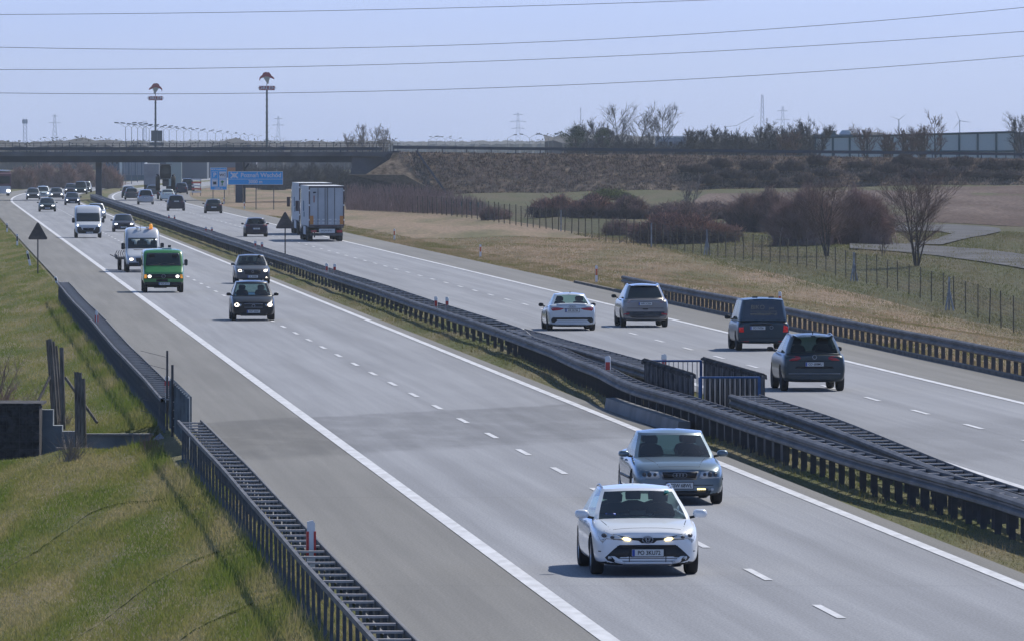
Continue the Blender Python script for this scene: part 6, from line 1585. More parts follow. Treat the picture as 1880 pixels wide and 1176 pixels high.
bush_px('shrub', 'reddish shrub at the left end of the row below the embankment', 972, 1062, 399, 361, 'twig_dark', 1300, 31, .026, 'twig_red', group=BG)
bush_px('shrub', 'reddish-brown shrub in the middle of the row below the embankment', 1040, 1130, 401, 361, 'twig_dark', 1300, 32, .026, 'twig_red', group=BG)
bush_px('shrub', 'reddish-brown shrub at the right end of the row below the embankment', 1110, 1198, 403, 364, 'twig_dark', 1300, 33, .026, 'twig_brown', group=BG)
bush_px('shrub', 'wide rust-topped shrub mound right behind the fence posts', 1162, 1356, 449, 396, 'twig_dark', 3400, 34, .020, 'twig_red', flat=.35, dyf=.5, group=BG)
bush_px('shrub', 'low grey thicket left of the rust-topped mound', 1105, 1180, 433, 402, 'twig_brown', 700, 35, .016, None, group=BG)
bush_px('shrub', 'dark low shrub behind the rust-topped mound', 1195, 1345, 404, 368, 'twig_dark', 1500, 36, .026, 'twig_brown', group=BG)
bush_px('shrub', 'tall purple-brown shrub right of the rust-topped mound', 1335, 1450, 428, 353, 'twig_dark', 3400, 37, .015, 'twig_brown', flat=.25, group=BG)
bush_px('shrub', 'big purple-brown shrub just left of the left tall tree', 1415, 1530, 452, 356, 'twig_brown', 3800, 38, .0125, 'twig_brown', flat=.25, group=BG)
bush_px('shrub', 'big brown shrub between the two tall trees', 1515, 1640, 449, 359, 'twig_brown', 3800, 39, .0125, 'twig_brown', flat=.3, group=BG)
bush_px('shrub', 'yellowish-green budding shrub above the reddish row', 1075, 1165, 368, 348, 'twig_olive', 900, 40, .024, 'bud', group=BG)
bush_px('shrub', 'small grey shrub in the grass left of the reddish row', 880, 940, 404, 378, 'twig_brown', 500, 41, .022, None, group=BG)
# thicket at the foot of the berm
rt = random.Random(9); mb = MB()
for i in range(2600):
    px = rt.uniform(636, 890); p = at(px, 386 + (px - 640) * .045); Y = p.y + rt.uniform(0, 30); h = rt.uniform(1.0, 3.0) * (1 - .5 * clamp((px - 780) / 110))
    x = XA(px, Y); b = Vector((x, Y, zr(x, Y) - .1)); mb.tube([b, b + Vector((rt.gauss(0, .12), 0, h * .5)), b + Vector((rt.gauss(0, .3), rt.gauss(0, .2), h))], [.028, .02, .01], 3, cap=False)
tag(mb.build('reed_thicket', M['twig_brown']), 'reddish thicket of thin stems below the bridge abutment', 'thicket', kind='stuff')
M['net_teal'] = mat('teal_tree_guard', (.07, .14, .15), .8)
for k in range(16):
    px = 652 + k * 15; p = at(px, 385 + (px - 650) * .055); o = MB().tube([(0, 0, 0), (0, 0, 1.25)], .10, 6).build('tree_guard', M['net_teal']); o.location = (p.x, p.y + 8, p.z)
    tag(o, 'short teal tube guarding a sapling in the thicket below the abutment', 'tree guard', 'teal tree guards in the thicket')
# shrubs on the embankment slope
rs = random.Random(77)
M['twig_emb'] = mat('slope_twigs', (.10, .08, .078), .9, var=.3, scale=.9); M['twig_emb2'] = mat('slope_twig_tips', (.17, .13, .115), .9, var=.3, scale=.9)
pts = [(1275, 312), (1300, 330), (1322, 304), (1345, 322), (1370, 336), (1388, 308), (1410, 325), (1432, 340), (1452, 310), (1478, 328), (1502, 300), (1520, 318), (1580, 305), (1600, 325), (1632, 312), (1660, 300), (1685, 322), (1705, 306), (1740, 318), (1765, 302), (1795, 320), (1820, 308), (1850, 322), (1872, 304)]
wh = ['leftmost', 'second', 'third', 'fourth', 'fifth', 'sixth', 'seventh', 'eighth', 'ninth', 'tenth', 'eleventh', 'twelfth', 'thirteenth', 'fourteenth', 'fifteenth', 'sixteenth', 'seventeenth', 'eighteenth', 'nineteenth', 'twentieth', 'twenty-first', 'twenty-second', 'twenty-third', 'rightmost']
for i, (px, py) in enumerate(pts):
    zt_ = 5.6; zf = 1.9; z = zf + (zt_ - zf) * clamp((338 - py) / 48); u = (z - zf) / (zt_ - zf); y = YB - 1 - 9.5 * (1 - u) - .4
    w = rs.uniform(3.0, 5.5); b = bush('shrub', wh[i] + ' of the dark shrubs dotted over the embankment slope', (XA(px, y), y, z - .35), w, rs.uniform(.8, 1.3), 420, 100 + i, 'twig_emb', .026, 'shrubs on the embankment slope', dy=2.2, two='twig_emb2', flat=.2)
# trees on the skyline (photo column, top row, distance, kind)
SKT = 1
sky_trees = [(1138, 182, 1500, 1, 41, 'tall bare tree with the widest crown in the clump right of the pines'), (1165, 193, 1480, 1, 42, 'bare tree with a slender crown just right of the tallest one in the clump'), (1195, 203, 1520, 1, 43, 'bare tree in the middle of the clump, lower than its neighbours'),
             (1222, 184, 1470, 1, 44, 'bare tree with a forked open crown at the right of the clump'), (1110, 212, 1490, 2, 45, 'low bare tree between the two pines'), (1072, 218, 1460, 1, 46, 'thin bare tree directly behind the left pine'),
             (1265, 231, 1400, 3, 47, 'low rounded bare tree right of the clump'), (1302, 226, 1420, 3, 48, 'low bushy bare tree left of the lattice mast'), (1338, 230, 1400, 3, 49, 'bushy bare tree next to the lattice mast'),
             (1366, 240, 1380, 3, 50, 'low bare tree directly left of the mast foot'), (1400, 216, 1420, 3, 59, 'bare tree standing at the foot of the tall mast'), (1450, 228, 1260, 3, 51, 'dark spreading bare tree right of the mast'), (1470, 207, 1300, 2, 52, 'tall bare tree with two crowns right of the mast'), (1493, 213, 1320, 2, 60, 'bare tree with a broad thin crown right beside the two-crowned one'),
             (1588, 223, 1250, 1, 53, 'dark rounded bare tree left in front of the long glass noise wall'), (1632, 235, 1260, 3, 54, 'low bare tree at the middle of the noise wall'), (1662, 232, 1240, 3, 55, 'broad dark bare tree in front of the noise wall'), (1692, 226, 1250, 3, 61, 'bare tree touching the tall narrow one in front of the noise wall'),
             (1719, 198, 1240, 1, 56, 'tall narrow bare tree in front of the noise wall'), (1876, 203, 1300, 1, 57, 'bare tree at the right edge of the photo behind the grey wall end'), (1425, 232, 1290, 3, 62, 'small dark bare tree in the gap right of the mast')]
for px, pt, Y, st, sd, lb in sky_trees:
    zt_ = ZA(pt, Y); zb_ = 3.2; hh = zt_ - zb_; tall = hh > 8.5
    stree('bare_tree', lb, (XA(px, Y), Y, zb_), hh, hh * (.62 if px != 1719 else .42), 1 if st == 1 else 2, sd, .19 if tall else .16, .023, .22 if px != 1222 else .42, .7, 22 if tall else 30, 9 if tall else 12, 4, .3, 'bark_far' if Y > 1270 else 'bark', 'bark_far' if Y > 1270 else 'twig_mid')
for (px, pt, Y, sd, lb) in ((648, 240, 1330, 71, 'left one of the pale willows above the bridge end'), (672, 224, 1320, 72, 'tallest thin pale willow above the bridge end'), (704, 230, 1310, 73, 'bushy pale willow above the bridge end')):
    zt_ = ZA(pt, Y); stree('willow', lb, (XA(px, Y), Y, 4.), zt_ - 4., 3.4, 4, sd, .07, .017, .15, .6, 14, 6, 3, .35, 'twig_pale', 'twig_pale')
def pine(label, px, pt, Y, wpx, seed):
    zt_ = ZA(pt, Y); zb_ = 3.; t = empty('pine_tree', (XA(px, Y), Y, zb_), 0, label, 'tree'); rnd = random.Random(seed); w = wpx * Y / F; hh = zt_ - zb_
    MB().tube([(0, 0, 0), (.1, 0, hh * .5), (0, 0, hh * .9)], [.2, .15, .06], 6).build('trunk', M['bark'], t); mb = MB()
    for c in range(26):
        cx, cy, cz = rnd.gauss(0, w * .24), rnd.gauss(0, w * .2), hh * rnd.uniform(.35, .94); cx *= (1.25 - .6 * cz / hh)
        for k in range(150):
            d = Vector((rnd.gauss(0, .42), rnd.gauss(0, .42), rnd.gauss(0, .22))); c_ = Vector((cx, cy, cz)) + d; a = Vector((rnd.gauss(0, 1), rnd.gauss(0, 1), rnd.gauss(0, 1))).normalized() * .15; b = a.cross(Vector((rnd.gauss(0, 1), rnd.gauss(0, 1), 1)).normalized()).normalized() * .05
            mb.add([c_ - a - b, c_ - a + b, c_ + a], [(0, 1, 2)])
    mb.build('crown', M['needle'], t)
pine('left and larger of the two dark pines at the edge of the tree clump', 1056, 229, 1430, 42, 81); pine('smaller dark pine with a flat top inside the tree clump', 1106, 232, 1440, 26, 82)
# undergrowth under the skyline trees and beyond the bridge
ug = [(1062, 262), (1098, 252), (1130, 255), (1160, 258), (1190, 256), (1222, 258), (1255, 254), (1290, 246), (1325, 253), (1358, 249), (1390, 260), (1420, 258), (1455, 252), (1480, 250), (1600, 262), (1655, 262), (1700, 258), (1730, 262)]
for i, (px, pt) in enumerate(ug):
    Y = 1400 + (i % 3) * 25; zt_ = ZA(pt, Y); b = bush('undergrowth', ('grey brushwood number ' if 0 else 'grey brushwood ') + ('left of and below the left pine', 'between the two pines', 'under the widest bare crown', 'under the slender bare tree', 'under the low middle tree of the clump', 'under the forked tree', 'right of the forked tree', 'below the pale roof glints', 'left below the bushy tree', 'right below the bushy tree', 'at the foot of the tall mast', 'just right of the mast', 'under the dark spreading tree', 'under the two-crowned tree', 'left in front of the noise wall', 'at the middle of the noise wall', 'left of the tall narrow tree', 'right of the tall narrow tree')[i], (XA(px, Y), Y, 3.0), 4.2, max(1.2, zt_ - 3.0), 520, 200 + i, 'bark_far', .032, 'brushwood under the skyline trees', dy=3., flat=.3)
ub = [(40, 304), (78, 300), (118, 303), (152, 300), (200, 306), (466, 302), (500, 304), (535, 300), (568, 302), (600, 304), (628, 308)]
nm_ = ['leftmost brown shrub beyond the bridge', 'second brown shrub from the left beyond the bridge', 'third brown shrub from the left beyond the bridge', 'brown shrub just left of the median pier', 'brown shrub just right of the median pier', 'grey shrub behind the blue direction sign', 'grey shrub right of the blue direction sign', 'grey shrub left above the lorries', 'grey shrub directly above the lorry roofs', 'grey shrub left of the abutment', 'grey shrub hard against the abutment']
for i, (px, pt) in enumerate(ub):
    Y = 1420 + (i % 2) * 40; bush('shrub', nm_[i], (XA(px, Y), Y, -.4), 4.6, ZA(pt, Y) + .4, 800, 300 + i, 'twig_brown' if i < 5 else 'bark_far', .036, 'shrubs seen under the bridge', dy=4, flat=.25)
M['wood_far'] = mat('distant_woodland', (.05, .052, .06), .95, var=.4, scale=.02)
def woods(name, label, Y, px0, px1, ztop, zvar, seed, dep=60, step=2.2):
    rnd = random.Random(seed); mb = MB(); xs_ = frange(XA(px0, Y), XA(px1, Y), step); tops = []; h = 0
    for x in xs_: h = h * .8 + rnd.gauss(0, .35); tops.append(ztop(x) + h * zvar + .25 * zvar * math.sin(x * .13 + seed))
    for k in range(5):
        y = Y + dep * k / 4
        for x, tp in zip(xs_, tops): mb.v.append((x, y + rnd.uniform(-3, 3), -1 if k in (0, 4) and False else tp * (.80, .93, 1., .95, .85)[k] * rnd.uniform(.93, 1.07)))
    n = len(xs_)
    for k in range(4):
        for i in range(n - 1): mb.f.append((k * n + i, k * n + i + 1, (k + 1) * n + i + 1, (k + 1) * n + i))
    b0 = len(mb.v)
    for x in xs_: mb.v.append((x, Y - 4, -1.))
    for i in range(n - 1): mb.f.append((b0 + i, b0 + i + 1, i + 1, i))
    # ragged twig clumps over the top
    for i in range(n * 14):
        j = rnd.randrange(n); k = rnd.randrange(5); p = Vector(mb.v[k * n + j]); a = Vector((rnd.gauss(0, 1), 0, rnd.gauss(0, .5))) * .5; c = Vector((rnd.gauss(0, .9), rnd.gauss(0, 1), rnd.uniform(-.4, .5)))
        mb.add([p + c, p + c + a, p + c + Vector((rnd.gauss(0, .3), 0, rnd.uniform(.1, .5)))], [(0, 1, 2)])
    tag(mb.build(name, M['wood_far']), label, 'woodland', kind='stuff')
woods('distant_woodland', 'hazy woodland along the horizon', 4600, -700, 1250, lambda x: 7.9 + .5 * math.sin(x * .01), .35, 4)
woods('distant_woodland', 'nearer hazy tree belt beyond the bridge', 2500, -300, 720, lambda x: 7.2, .8, 5, 40)
woods('distant_woodland', 'tree belt behind the noise wall', 2300, 1000, 2100, lambda x: 8.6 + .6 * math.sin(x * .1), .8, 6, 40)

# ------------------------------------------------------------------ noise wall on the right, far halls, roofs
M['nw_panel'] = mat('pale_green_noise_panel', (.52, .57, .54), .6, spec=.2); M['nw_frame'] = mat('teal_noise_wall_frame', (.03, .09, .11), .6)
Y = 1335; t = empty('noise_wall', (XA(1496, Y), Y, 4), 0, 'long pale green noise wall in a dark teal frame above the embankment', 'noise wall'); xo = XA(1496, Y)
xsn = [XA(p, Y) for p in (1496, 1529, 1560, 1592, 1625, 1658, 1692, 1727, 1761, 1795, 1829, 1863)]
def ntop(x): return ZA(253 - 10.5 * clamp((x - xo) / (xsn[-1] - xo)), Y) - 4
for a, b in zip(xsn, xsn[1:]):
    mb = MB().prism([(a - xo + .05, -.6), (b - xo - .05, -.6), (b - xo - .05, ntop(b) - .03), (a - xo + .05, ntop(a) - .03)], 0, .08); mb.build('panel', M['nw_panel'], t)
for a in xsn: MB().box(a - xo - .15, a - xo + .15, -.12, .16, -.8, ntop(a) + .08).build('upright', M['nw_frame'], t)
for z0_, z1_ in ((-.0, 0),):
    MB().tube([(0, -.05, ntop(xo)), (xsn[-1] - xo, -.05, ntop(xsn[-1]))], .15, 5).tube([(0, -.05, (ntop(xo)) * .48), (xsn[-1] - xo, -.05, ntop(xsn[-1]) * .40)], .12, 5).build('transom', M['nw_frame'], t)
o = MB().box(0, 3.2, 0, .3, 0, 5.4).build('end_wall', M['concrete']); o.location = (XA(1863.5, 1334), 1334, ZA(235, 1334) - 6.); tag(o, 'plain grey wall end at the right edge above the embankment', 'wall')
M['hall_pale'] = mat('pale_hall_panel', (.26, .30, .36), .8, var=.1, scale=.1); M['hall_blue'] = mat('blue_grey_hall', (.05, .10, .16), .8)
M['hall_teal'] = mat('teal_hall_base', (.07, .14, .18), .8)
def hall(label, px0, px1, pyt, pyb, Y, m, strips=0, base=None):
    z0 = -.5; t = empty('hall', (XA(px0, Y), Y, z0), 0, label, 'building'); W = XA(px1, Y) - XA(px0, Y); h = ZA(pyt, Y) - z0
    MB().box(0, W, 0, 12, 0, h).build('wall', m, t); MB().box(-.15, W + .15, -.15, 12.15, h + .01, h + .2).build('roof', M['trailer_roof'] if pyt > 238 and px0 > 1000 else M['rail_dark'], t)
    if base: MB().box(0, W, -.06, -.005, 0, ZA(base, Y) - z0).build('plinth', M['hall_teal'], t)
    for k in range(strips): MB().box(W * (k + .5) / strips - .06, W * (k + .5) / strips + .06, -.10, -.062, 0, h).build('pilaster', M['hall_blue'], t)
    for k in range(3): MB().box(W * (k + .3) / 3, W * (k + .6) / 3, -.03, -.004, h * .80, h * .9).build('window', M['glass_dark'], t)
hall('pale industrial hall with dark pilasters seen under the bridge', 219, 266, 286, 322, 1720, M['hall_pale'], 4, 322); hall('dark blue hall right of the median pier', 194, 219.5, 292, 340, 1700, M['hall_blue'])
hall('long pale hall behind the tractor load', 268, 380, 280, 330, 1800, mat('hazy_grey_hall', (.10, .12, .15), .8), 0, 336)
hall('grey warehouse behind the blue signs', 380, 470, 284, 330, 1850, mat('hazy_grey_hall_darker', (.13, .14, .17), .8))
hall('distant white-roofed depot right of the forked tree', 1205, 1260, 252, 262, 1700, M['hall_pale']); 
for i, px in enumerate((1215, 1228, 1241)):
    o = MB().box(0, .9, 0, .4, 0, .22).build('roof_light', M['white']); o.location = (XA(px, 1690), 1690, ZA(254.5 - i, 1690)); tag(o, 'bright rooflight glinting through the bare trees', 'rooflight', 'rooflights of the far depot')
for px, pt, wp, lb in ((1505, 243.5, 16, 'left one of the small white vehicle roofs above the noise wall'), (1523, 240.5, 12, 'middle one of the small white vehicle roofs above the noise wall'), (1541, 239.5, 22, 'right one of the small white vehicle roofs above the noise wall')):
    o = MB().prism([(0, 0), (wp * .085, 0), (wp * .085, .5), (wp * .07, .95), (wp * .02, .95), (0, .5)], 0, 3).build('parked_van', PT['vanwhite'] if px != 1523 else M['nw_frame']); o.location = (XA(px, 1450), 1450, ZA(pt, 1450) - .95); tag(o, lb, 'van', 'vehicles parked behind the noise wall')
o = MB().box(0, 9., 0, 6, 0, 4.).build('loading_ramp', M['hall_teal']); o.location = (XA(1494, 1446), 1446, ZA(247.5, 1446) - 4.0); tag(o, 'dark low building edge under the white vehicle roofs', 'building')
for k, (px, py) in enumerate(((372, 352), (366, 349), (428, 322), (606, 328))): pass
t = empty('work_zone_barrier', (XA(352, 1250), 1250, 0), 0, 'red and white striped works barrier on the verge beyond the signs', 'barrier')
for k in range(5): MB().box(0, 1.3, 0, .05, .3 + k * .42, .5 + k * .42).build('board', M['red' if k % 2 else 'white'], t)
for x in (0.1, 1.2): MB().tube([(x, .1, -.5), (x, .1, 2.4)], .05, 5).build('post', M['steel'], t)

# ------------------------------------------------------------------ petrol station pylons
M['sign_red'] = mat('sign_red', (.30, .025, .035), .5); M['sign_cream'] = mat('sign_cream', (.38, .36, .30), .6); M['mast'] = mat('dark_teal_mast', (.035, .06, .075), .6, .2); M['sign_grey'] = mat('grey_sign_panel', (.07, .09, .115), .7)
def brand_pylon(label, px, Y, ptop, eagle_b, sg_t, sg_b, wpx, pbase, mirror=1, panel=None):
    k = Y / F; t = empty('petrol_station_pylon', (XA(px, Y), Y, 0), 0, label, 'pylon sign')
    zt_ = ZA(sg_b, Y); n = 14; mb = MB(); rr = .20
    mb.tube([(0, 0, 0), (0, 0, zt_ * .5), (0, 0, zt_)], [rr * 1.25, rr * 1.05, rr * .85], 8)
    for i in range(n): mb.lathe([(rr * 1.2, 0), (rr * 1.55, .06), (rr * 1.2, .12)], 8, 'z', (0, 0, zt_ * (i + .5) / n))
    mb.build('mast', M['mast'], t); w = wpx * k; a, b = ZA(sg_b, Y), ZA(sg_t, Y)
    MB().box(-w / 2, w / 2, -.28, .28, a, b).build('name_panel', M['sign_red'], t); text_mesh('ORLEN', (b - a) * 1.02, M['sign_white'], t, (0, -.29, (a + b) / 2), sx=1.25, bold=.01, depth=.01)
    ze, zt2 = ZA(eagle_b, Y), ZA(ptop, Y); hh = zt2 - ze; W2 = w * .98
    MB().tube([(0, 0, b), (0, 0, ze + .3)], .07, 6).build('neck', M['mast'], t)
    # spread bird emblem: hunched wings left and right, head to one side, tapering tail
    S = lambda pts: [(mirror * x * W2 / 2, ze + z * hh) for x, z in pts]
    MB().prism(S([(-1., .34), (-.97, .50), (-.80, .66), (-.62, .72), (-.48, .92), (-.18, 1.), (.12, .97), (.22, 1.), (.44, .86), (.60, .70), (.86, .56), (1., .44), (.94, .38), (.68, .44), (.42, .50), (.20, .60), (-.2, .62), (-.5, .52), (-.72, .46), (-.86, .40), (-.93, .22)]), -.22, .22).build('wing_emblem', M['sign_red'], t, recalc=True)
    MB().prism(S([(-.48, .52), (-.2, .62), (.20, .60), (.42, .50), (.30, .30), (.22, .0), (.05, -.02), (-.12, .18)]), -.16, .16).build('body_emblem', M['sign_cream'], t, recalc=True)
    if panel: MB().box(-(px - panel[0]) * k, (panel[1] - px) * k, -.3, .3, ZA(panel[3], Y), ZA(panel[2], Y)).build('price_board', M['sign_grey'], t); MB().box(-(px - panel[0] + 3) * k, (panel[1] - px + 3) * k, -.3, .3, ZA(268, Y), ZA(262, Y)).build('lower_board', M['sign_grey'], t)
brand_pylon('farther petrol station pylon with red bird emblem and square grey board', 285.5, 1850, 153, 173, 177, 184.5, 25.5, 262, -1, (277.5, 298, 240, 259.5)); brand_pylon('nearer and taller petrol station pylon with red bird emblem', 490, 1700, 132.5, 154, 158, 166, 28.5, 265, 1)

# ------------------------------------------------------------------ lamps, masts, power lines
M['lamp_grey'] = mat('lamp_post_grey', (.13, .15, .18), .6, .2)
def lamp(label, px, pt, group, double=True, Y=None, arm=1.25, zb=0.):
    zt_ = 10.4; Y = Y or (zt_ - H) * F / max(5.5, YH - pt); zt_ = ZA(pt, Y); t = empty('street_lamp', (XA(px, Y), Y, zb), 0, label, 'street lamp', group); h = zt_ - zb; r = max(.07, .055 * Y / 1700)
    MB().tube([(0, 0, 0), (0, 0, h * .5), (0, 0, h - .7)], [r * 1.0, r * .8, r * .65], 6).build('pole', M['lamp_grey'], t)
    for s in ((-1, 1) if double else (1,)):
        MB().tube([(0, 0, h - .75), (s * arm * .5, 0, h - .3), (s * arm, 0, h)], r * .4, 5).build('arm', M['lamp_grey'], t); MB().cbox((s * (arm + .25), 0, h + .03), (.75, .3, .2), Matrix.Rotation(-s * .12, 3, 'Y')).build('lamp_head', M['lamp_grey'], t)
rows = [(230.5, 226), (241.5, 226.5), (252.5, 228), (262, 229.5), (274, 230), (289, 231), (300.5, 232), (310.5, 233.5), (324, 234.5), (337.5, 236), (350.5, 237), (364, 238), (380.5, 239.5), (395.5, 241), (409, 242), (425.5, 244), (441, 245.5), (456, 247), (473, 249.5), (504, 251), (520, 253.5)]
for i, (px, pt) in enumerate(rows): lamp(('first' if i == 0 else 'last and farthest' if i == len(rows) - 1 else 'one of the middle') + ' double-armed street lamp%s in the long row beyond the bridge' % ('s' if 0 < i < len(rows) - 1 else ''), px, pt, 'long row of street lamps beyond the bridge' if 0 < i < len(rows) - 1 else None, True)
for px, pt, lb, dbl, Y in ((6, 259, 'leftmost lamp showing over the bridge railing', True, 3200), (17, 262.5, 'second lamp from the left over the bridge railing', True, 3300), (93, 253, 'left lamp of the pair left of the bridge shrub', True, 2400), (107, 253.5, 'right lamp of the pair left of the bridge shrub', True, 2450),
                      (633, 252, 'single lamp left of the pale willows', False, 2300), (787, 251, 'single-armed lamp above the stairway', False, 1900), (801, 251.5, 'faint lamp just right of the one above the stairway', True, 2600), (817, 251, 'middle lamp of the faint group above the slope', True, 2700), (836, 254, 'rightmost lamp of the faint group above the slope', True, 2900),
                      (932, 248, 'single lamp left of the faint pylon', False, 2000), (972, 247, 'lamp right of the faint pylon', True, 1900), (1007, 247, 'lamp with two heads left of the pines', True, 1850), (1015, 250, 'lamp half behind the two-headed one left of the pines', True, 2100), (1037, 246, 'lamp whose head touches the left pine', True, 1800)):
    lamp(lb, px, pt, 'lamps along the horizon', dbl, Y, arm=1.4)
M['lattice'] = mat('haze_paled_lattice', (.40, .45, .56), .7, .0)  # pale bluish steel: the fading of distance haze is put into the colour
def lattice(name, label, cat, px, pt, pb, Y, w0, w1, arms=(), seg=8, r=None, panel=None):
    z1_ = ZA(pt, Y); z0_ = 0.; h = z1_ - z0_; t = empty(name, (XA(px, Y), Y, z0_), 0, label, cat); mb = MB(); r = r or .042 * Y / 3000; 
    def wd(z): return w0 + (w1 - w0) * (z / h) ** .8
    for sx in (-1, 1):
        for sy in (-1, 1): mb.tube([(sx * wd(h * k / seg) / 2, sy * wd(h * k / seg) / 2, h * k / seg) for k in range(seg + 1)], r, 4)
    for k in range(seg):
        za, zb_ = h * k / seg, h * (k + 1) / seg
        for sy in (-1, 1):
            mb.tube([(-wd(za) / 2, sy * wd(za) / 2, za), (wd(zb_) / 2, sy * wd(zb_) / 2, zb_)], r * .7, 3).tube([(wd(za) / 2, sy * wd(za) / 2, za), (-wd(zb_) / 2, sy * wd(zb_) / 2, zb_)], r * .7, 3)
    mb.build('tower', M['lattice'], t)
    for z, l in arms:
        z *= h; MB().tube([(-l, 0, z), (0, 0, z + l * .16), (l, 0, z)], r * 1.1, 4).tube([(-l, 0, z), (l, 0, z)], r, 4).build('crossarm', M['lattice'], t)
    if panel: MB().lathe([(w1 * .95, 0), (w1 * .95, panel)], 8, 'z', (0, 0, h * .88)).build('antenna_ring', M['lattice'], t)
    return t
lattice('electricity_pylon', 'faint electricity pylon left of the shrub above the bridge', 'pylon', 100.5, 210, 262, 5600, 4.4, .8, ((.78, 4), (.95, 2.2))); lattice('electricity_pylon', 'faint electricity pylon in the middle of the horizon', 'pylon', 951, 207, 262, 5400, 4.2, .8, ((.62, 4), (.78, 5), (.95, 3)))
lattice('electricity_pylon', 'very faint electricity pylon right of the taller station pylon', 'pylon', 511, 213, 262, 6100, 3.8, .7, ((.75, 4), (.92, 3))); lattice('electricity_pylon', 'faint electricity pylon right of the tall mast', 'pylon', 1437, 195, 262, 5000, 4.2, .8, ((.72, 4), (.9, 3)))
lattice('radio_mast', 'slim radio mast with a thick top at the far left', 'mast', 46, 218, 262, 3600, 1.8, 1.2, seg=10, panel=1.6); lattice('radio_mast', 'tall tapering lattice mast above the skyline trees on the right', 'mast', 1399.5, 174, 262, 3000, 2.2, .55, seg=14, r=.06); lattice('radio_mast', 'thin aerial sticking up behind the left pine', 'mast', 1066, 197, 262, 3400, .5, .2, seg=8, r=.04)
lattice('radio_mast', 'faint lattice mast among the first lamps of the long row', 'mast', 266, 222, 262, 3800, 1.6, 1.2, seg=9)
def turbine(label, px, ph, Y, rot, bl):
    t = empty('wind_turbine', (XA(px, Y), Y, 0), 0, label, 'wind turbine', None); zt_ = ZA(ph, Y); MB().tube([(0, 0, 0), (0, 0, zt_)], [.5, .3], 8).build('tower', M['lattice'], t); MB().cbox((0, -.3, zt_ + .3), (.8, 2.0, .8)).build('nacelle', M['lattice'], t)
    for k in range(3): a = rot + k * 2.094; d = Vector((math.cos(a), 0, math.sin(a))); MB().tube([Vector((0, -1.8, zt_ + .3)), Vector((0, -1.8, zt_ + .3)) + d * bl * .35, Vector((0, -1.8, zt_ + .3)) + d * bl], [.16, .2, .04], 5).build('blade', M['lattice'], t)
turbine('faint wind turbine left above the noise wall', 1650, 221, 6000, .65, 6.2); turbine('faint wind turbine right above the noise wall', 1762, 223, 5600, 1.95, 7.)
mb = MB(); Y = 4800; 
t = empty('tower_crane', (XA(1352, Y), Y, 0), 0, 'faint crane jib slanting up left of the tall mast', 'crane'); MB().tube([(0, 0, 0), (0, 0, ZA(236, Y))], .2, 4).build('tower', M['lattice'], t); MB().tube([(-6, 0, ZA(233, Y)), (0, 0, ZA(231, Y)), (9, 0, ZA(214, Y))], .12, 4).build('jib', M['lattice'], t)
# overhead wires: four cables crossing high over the motorway
M['wire'] = mat('aluminium_cable', (.16, .17, .20), .6, .3)
cab = [([(0, 27), (940, 12), (1880, -25)], 'topmost overhead wire, leaving through the top of the photo'), ([(0, 87), (1000, 77), (1880, 14)], 'second overhead wire from the top'), ([(0, 128), (940, 111), (1880, 58)], 'third overhead wire from the top'), ([(0, 171), (1000, 158), (1880, 103)], 'lowest overhead wire, crossing in front of the station pylons')]
Yw = 520.
for pts_, lb in cab:
    c = np.polyfit([p[0] for p in pts_], [p[1] for p in pts_], 2); xs_ = range(-900, 2901, 100); base = Vector((XA(-900, Yw), Yw, ZA(np.polyval(c, -900), Yw)))
    o = MB().tube([Vector((XA(x, Yw), Yw, ZA(float(np.polyval(c, x)), Yw))) - base for x in xs_], .015, 5).build('power_line', M['wire']); o.location = base; tag(o, lb, 'power line', 'overhead wires')
# ------------------------------------------------------------------ grass blades
rng = np.random.default_rng(12)
def blade_mat(name, c1, c2, c3, patch=.35, ys=.15):
    m, nt, b = nodes_of(name); b.inputs['Roughness'].default_value = .8; b.inputs['Specular IOR Level'].default_value = .25
    g = nt.nodes.new('ShaderNodeNewGeometry'); r = nt.nodes.new('ShaderNodeValToRGB'); e = r.color_ramp.elements
    tc = nt.nodes.new('ShaderNodeTexCoord'); mp = nt.nodes.new('ShaderNodeMapping'); mp.inputs['Scale'].default_value = (1, ys, .3); n = nt.nodes.new('ShaderNodeTexNoise'); n.inputs['Scale'].default_value = patch; n.inputs['Detail'].default_value = 4
    nt.links.new(tc.outputs['Object'], mp.inputs[0]); nt.links.new(mp.outputs[0], n.inputs['Vector'])
    ad = nt.nodes.new('ShaderNodeMath'); ad.operation = 'MULTIPLY_ADD'; ad.inputs[1].default_value = .3; nt.links.new(g.outputs['Random Per Island'], ad.inputs[0])
    mr = nt.nodes.new('ShaderNodeMapRange'); mr.inputs[1].default_value = .38; mr.inputs[2].default_value = .62; mr.inputs[3].default_value = 0; mr.inputs[4].default_value = .54; nt.links.new(n.outputs['Fac'], mr.inputs[0]); nt.links.new(mr.outputs[0], ad.inputs[2])
    nt.links.new(ad.outputs[0], r.inputs[0]); e[0].position = 0; e[0].color = (*c1, 1); e[1].position = 1; e[1].color = (*c3, 1); q = e.new(.5); q.color = (*c2, 1)
    nt.links.new(r.outputs[0], b.inputs['Base Color'])
    tl = nt.nodes.new('ShaderNodeBsdfTranslucent'); nt.links.new(r.outputs[0], tl.inputs[0]); ms = nt.nodes.new('ShaderNodeMixShader'); ms.inputs[0].default_value = .4
    nt.links.new(b.outputs[0], ms.inputs[1]); nt.links.new(tl.outputs[0], ms.inputs[2]); nt.links.new(ms.outputs[0], nt.nodes['Material Output'].inputs['Surface']); return m
BL = blade_mat('grass_blades', (.13, .20, .03), (.27, .26, .085), (.56, .43, .27), patch=.8, ys=.06)
BLM = blade_mat('median_grass_blades', (.13, .155, .04), (.23, .20, .095), (.37, .29, .19), patch=.6, ys=.1)
BLD = blade_mat('dry_grass_blades', (.17, .18, .06), (.34, .26, .16), (.52, .38, .27), patch=.3, ys=.12)
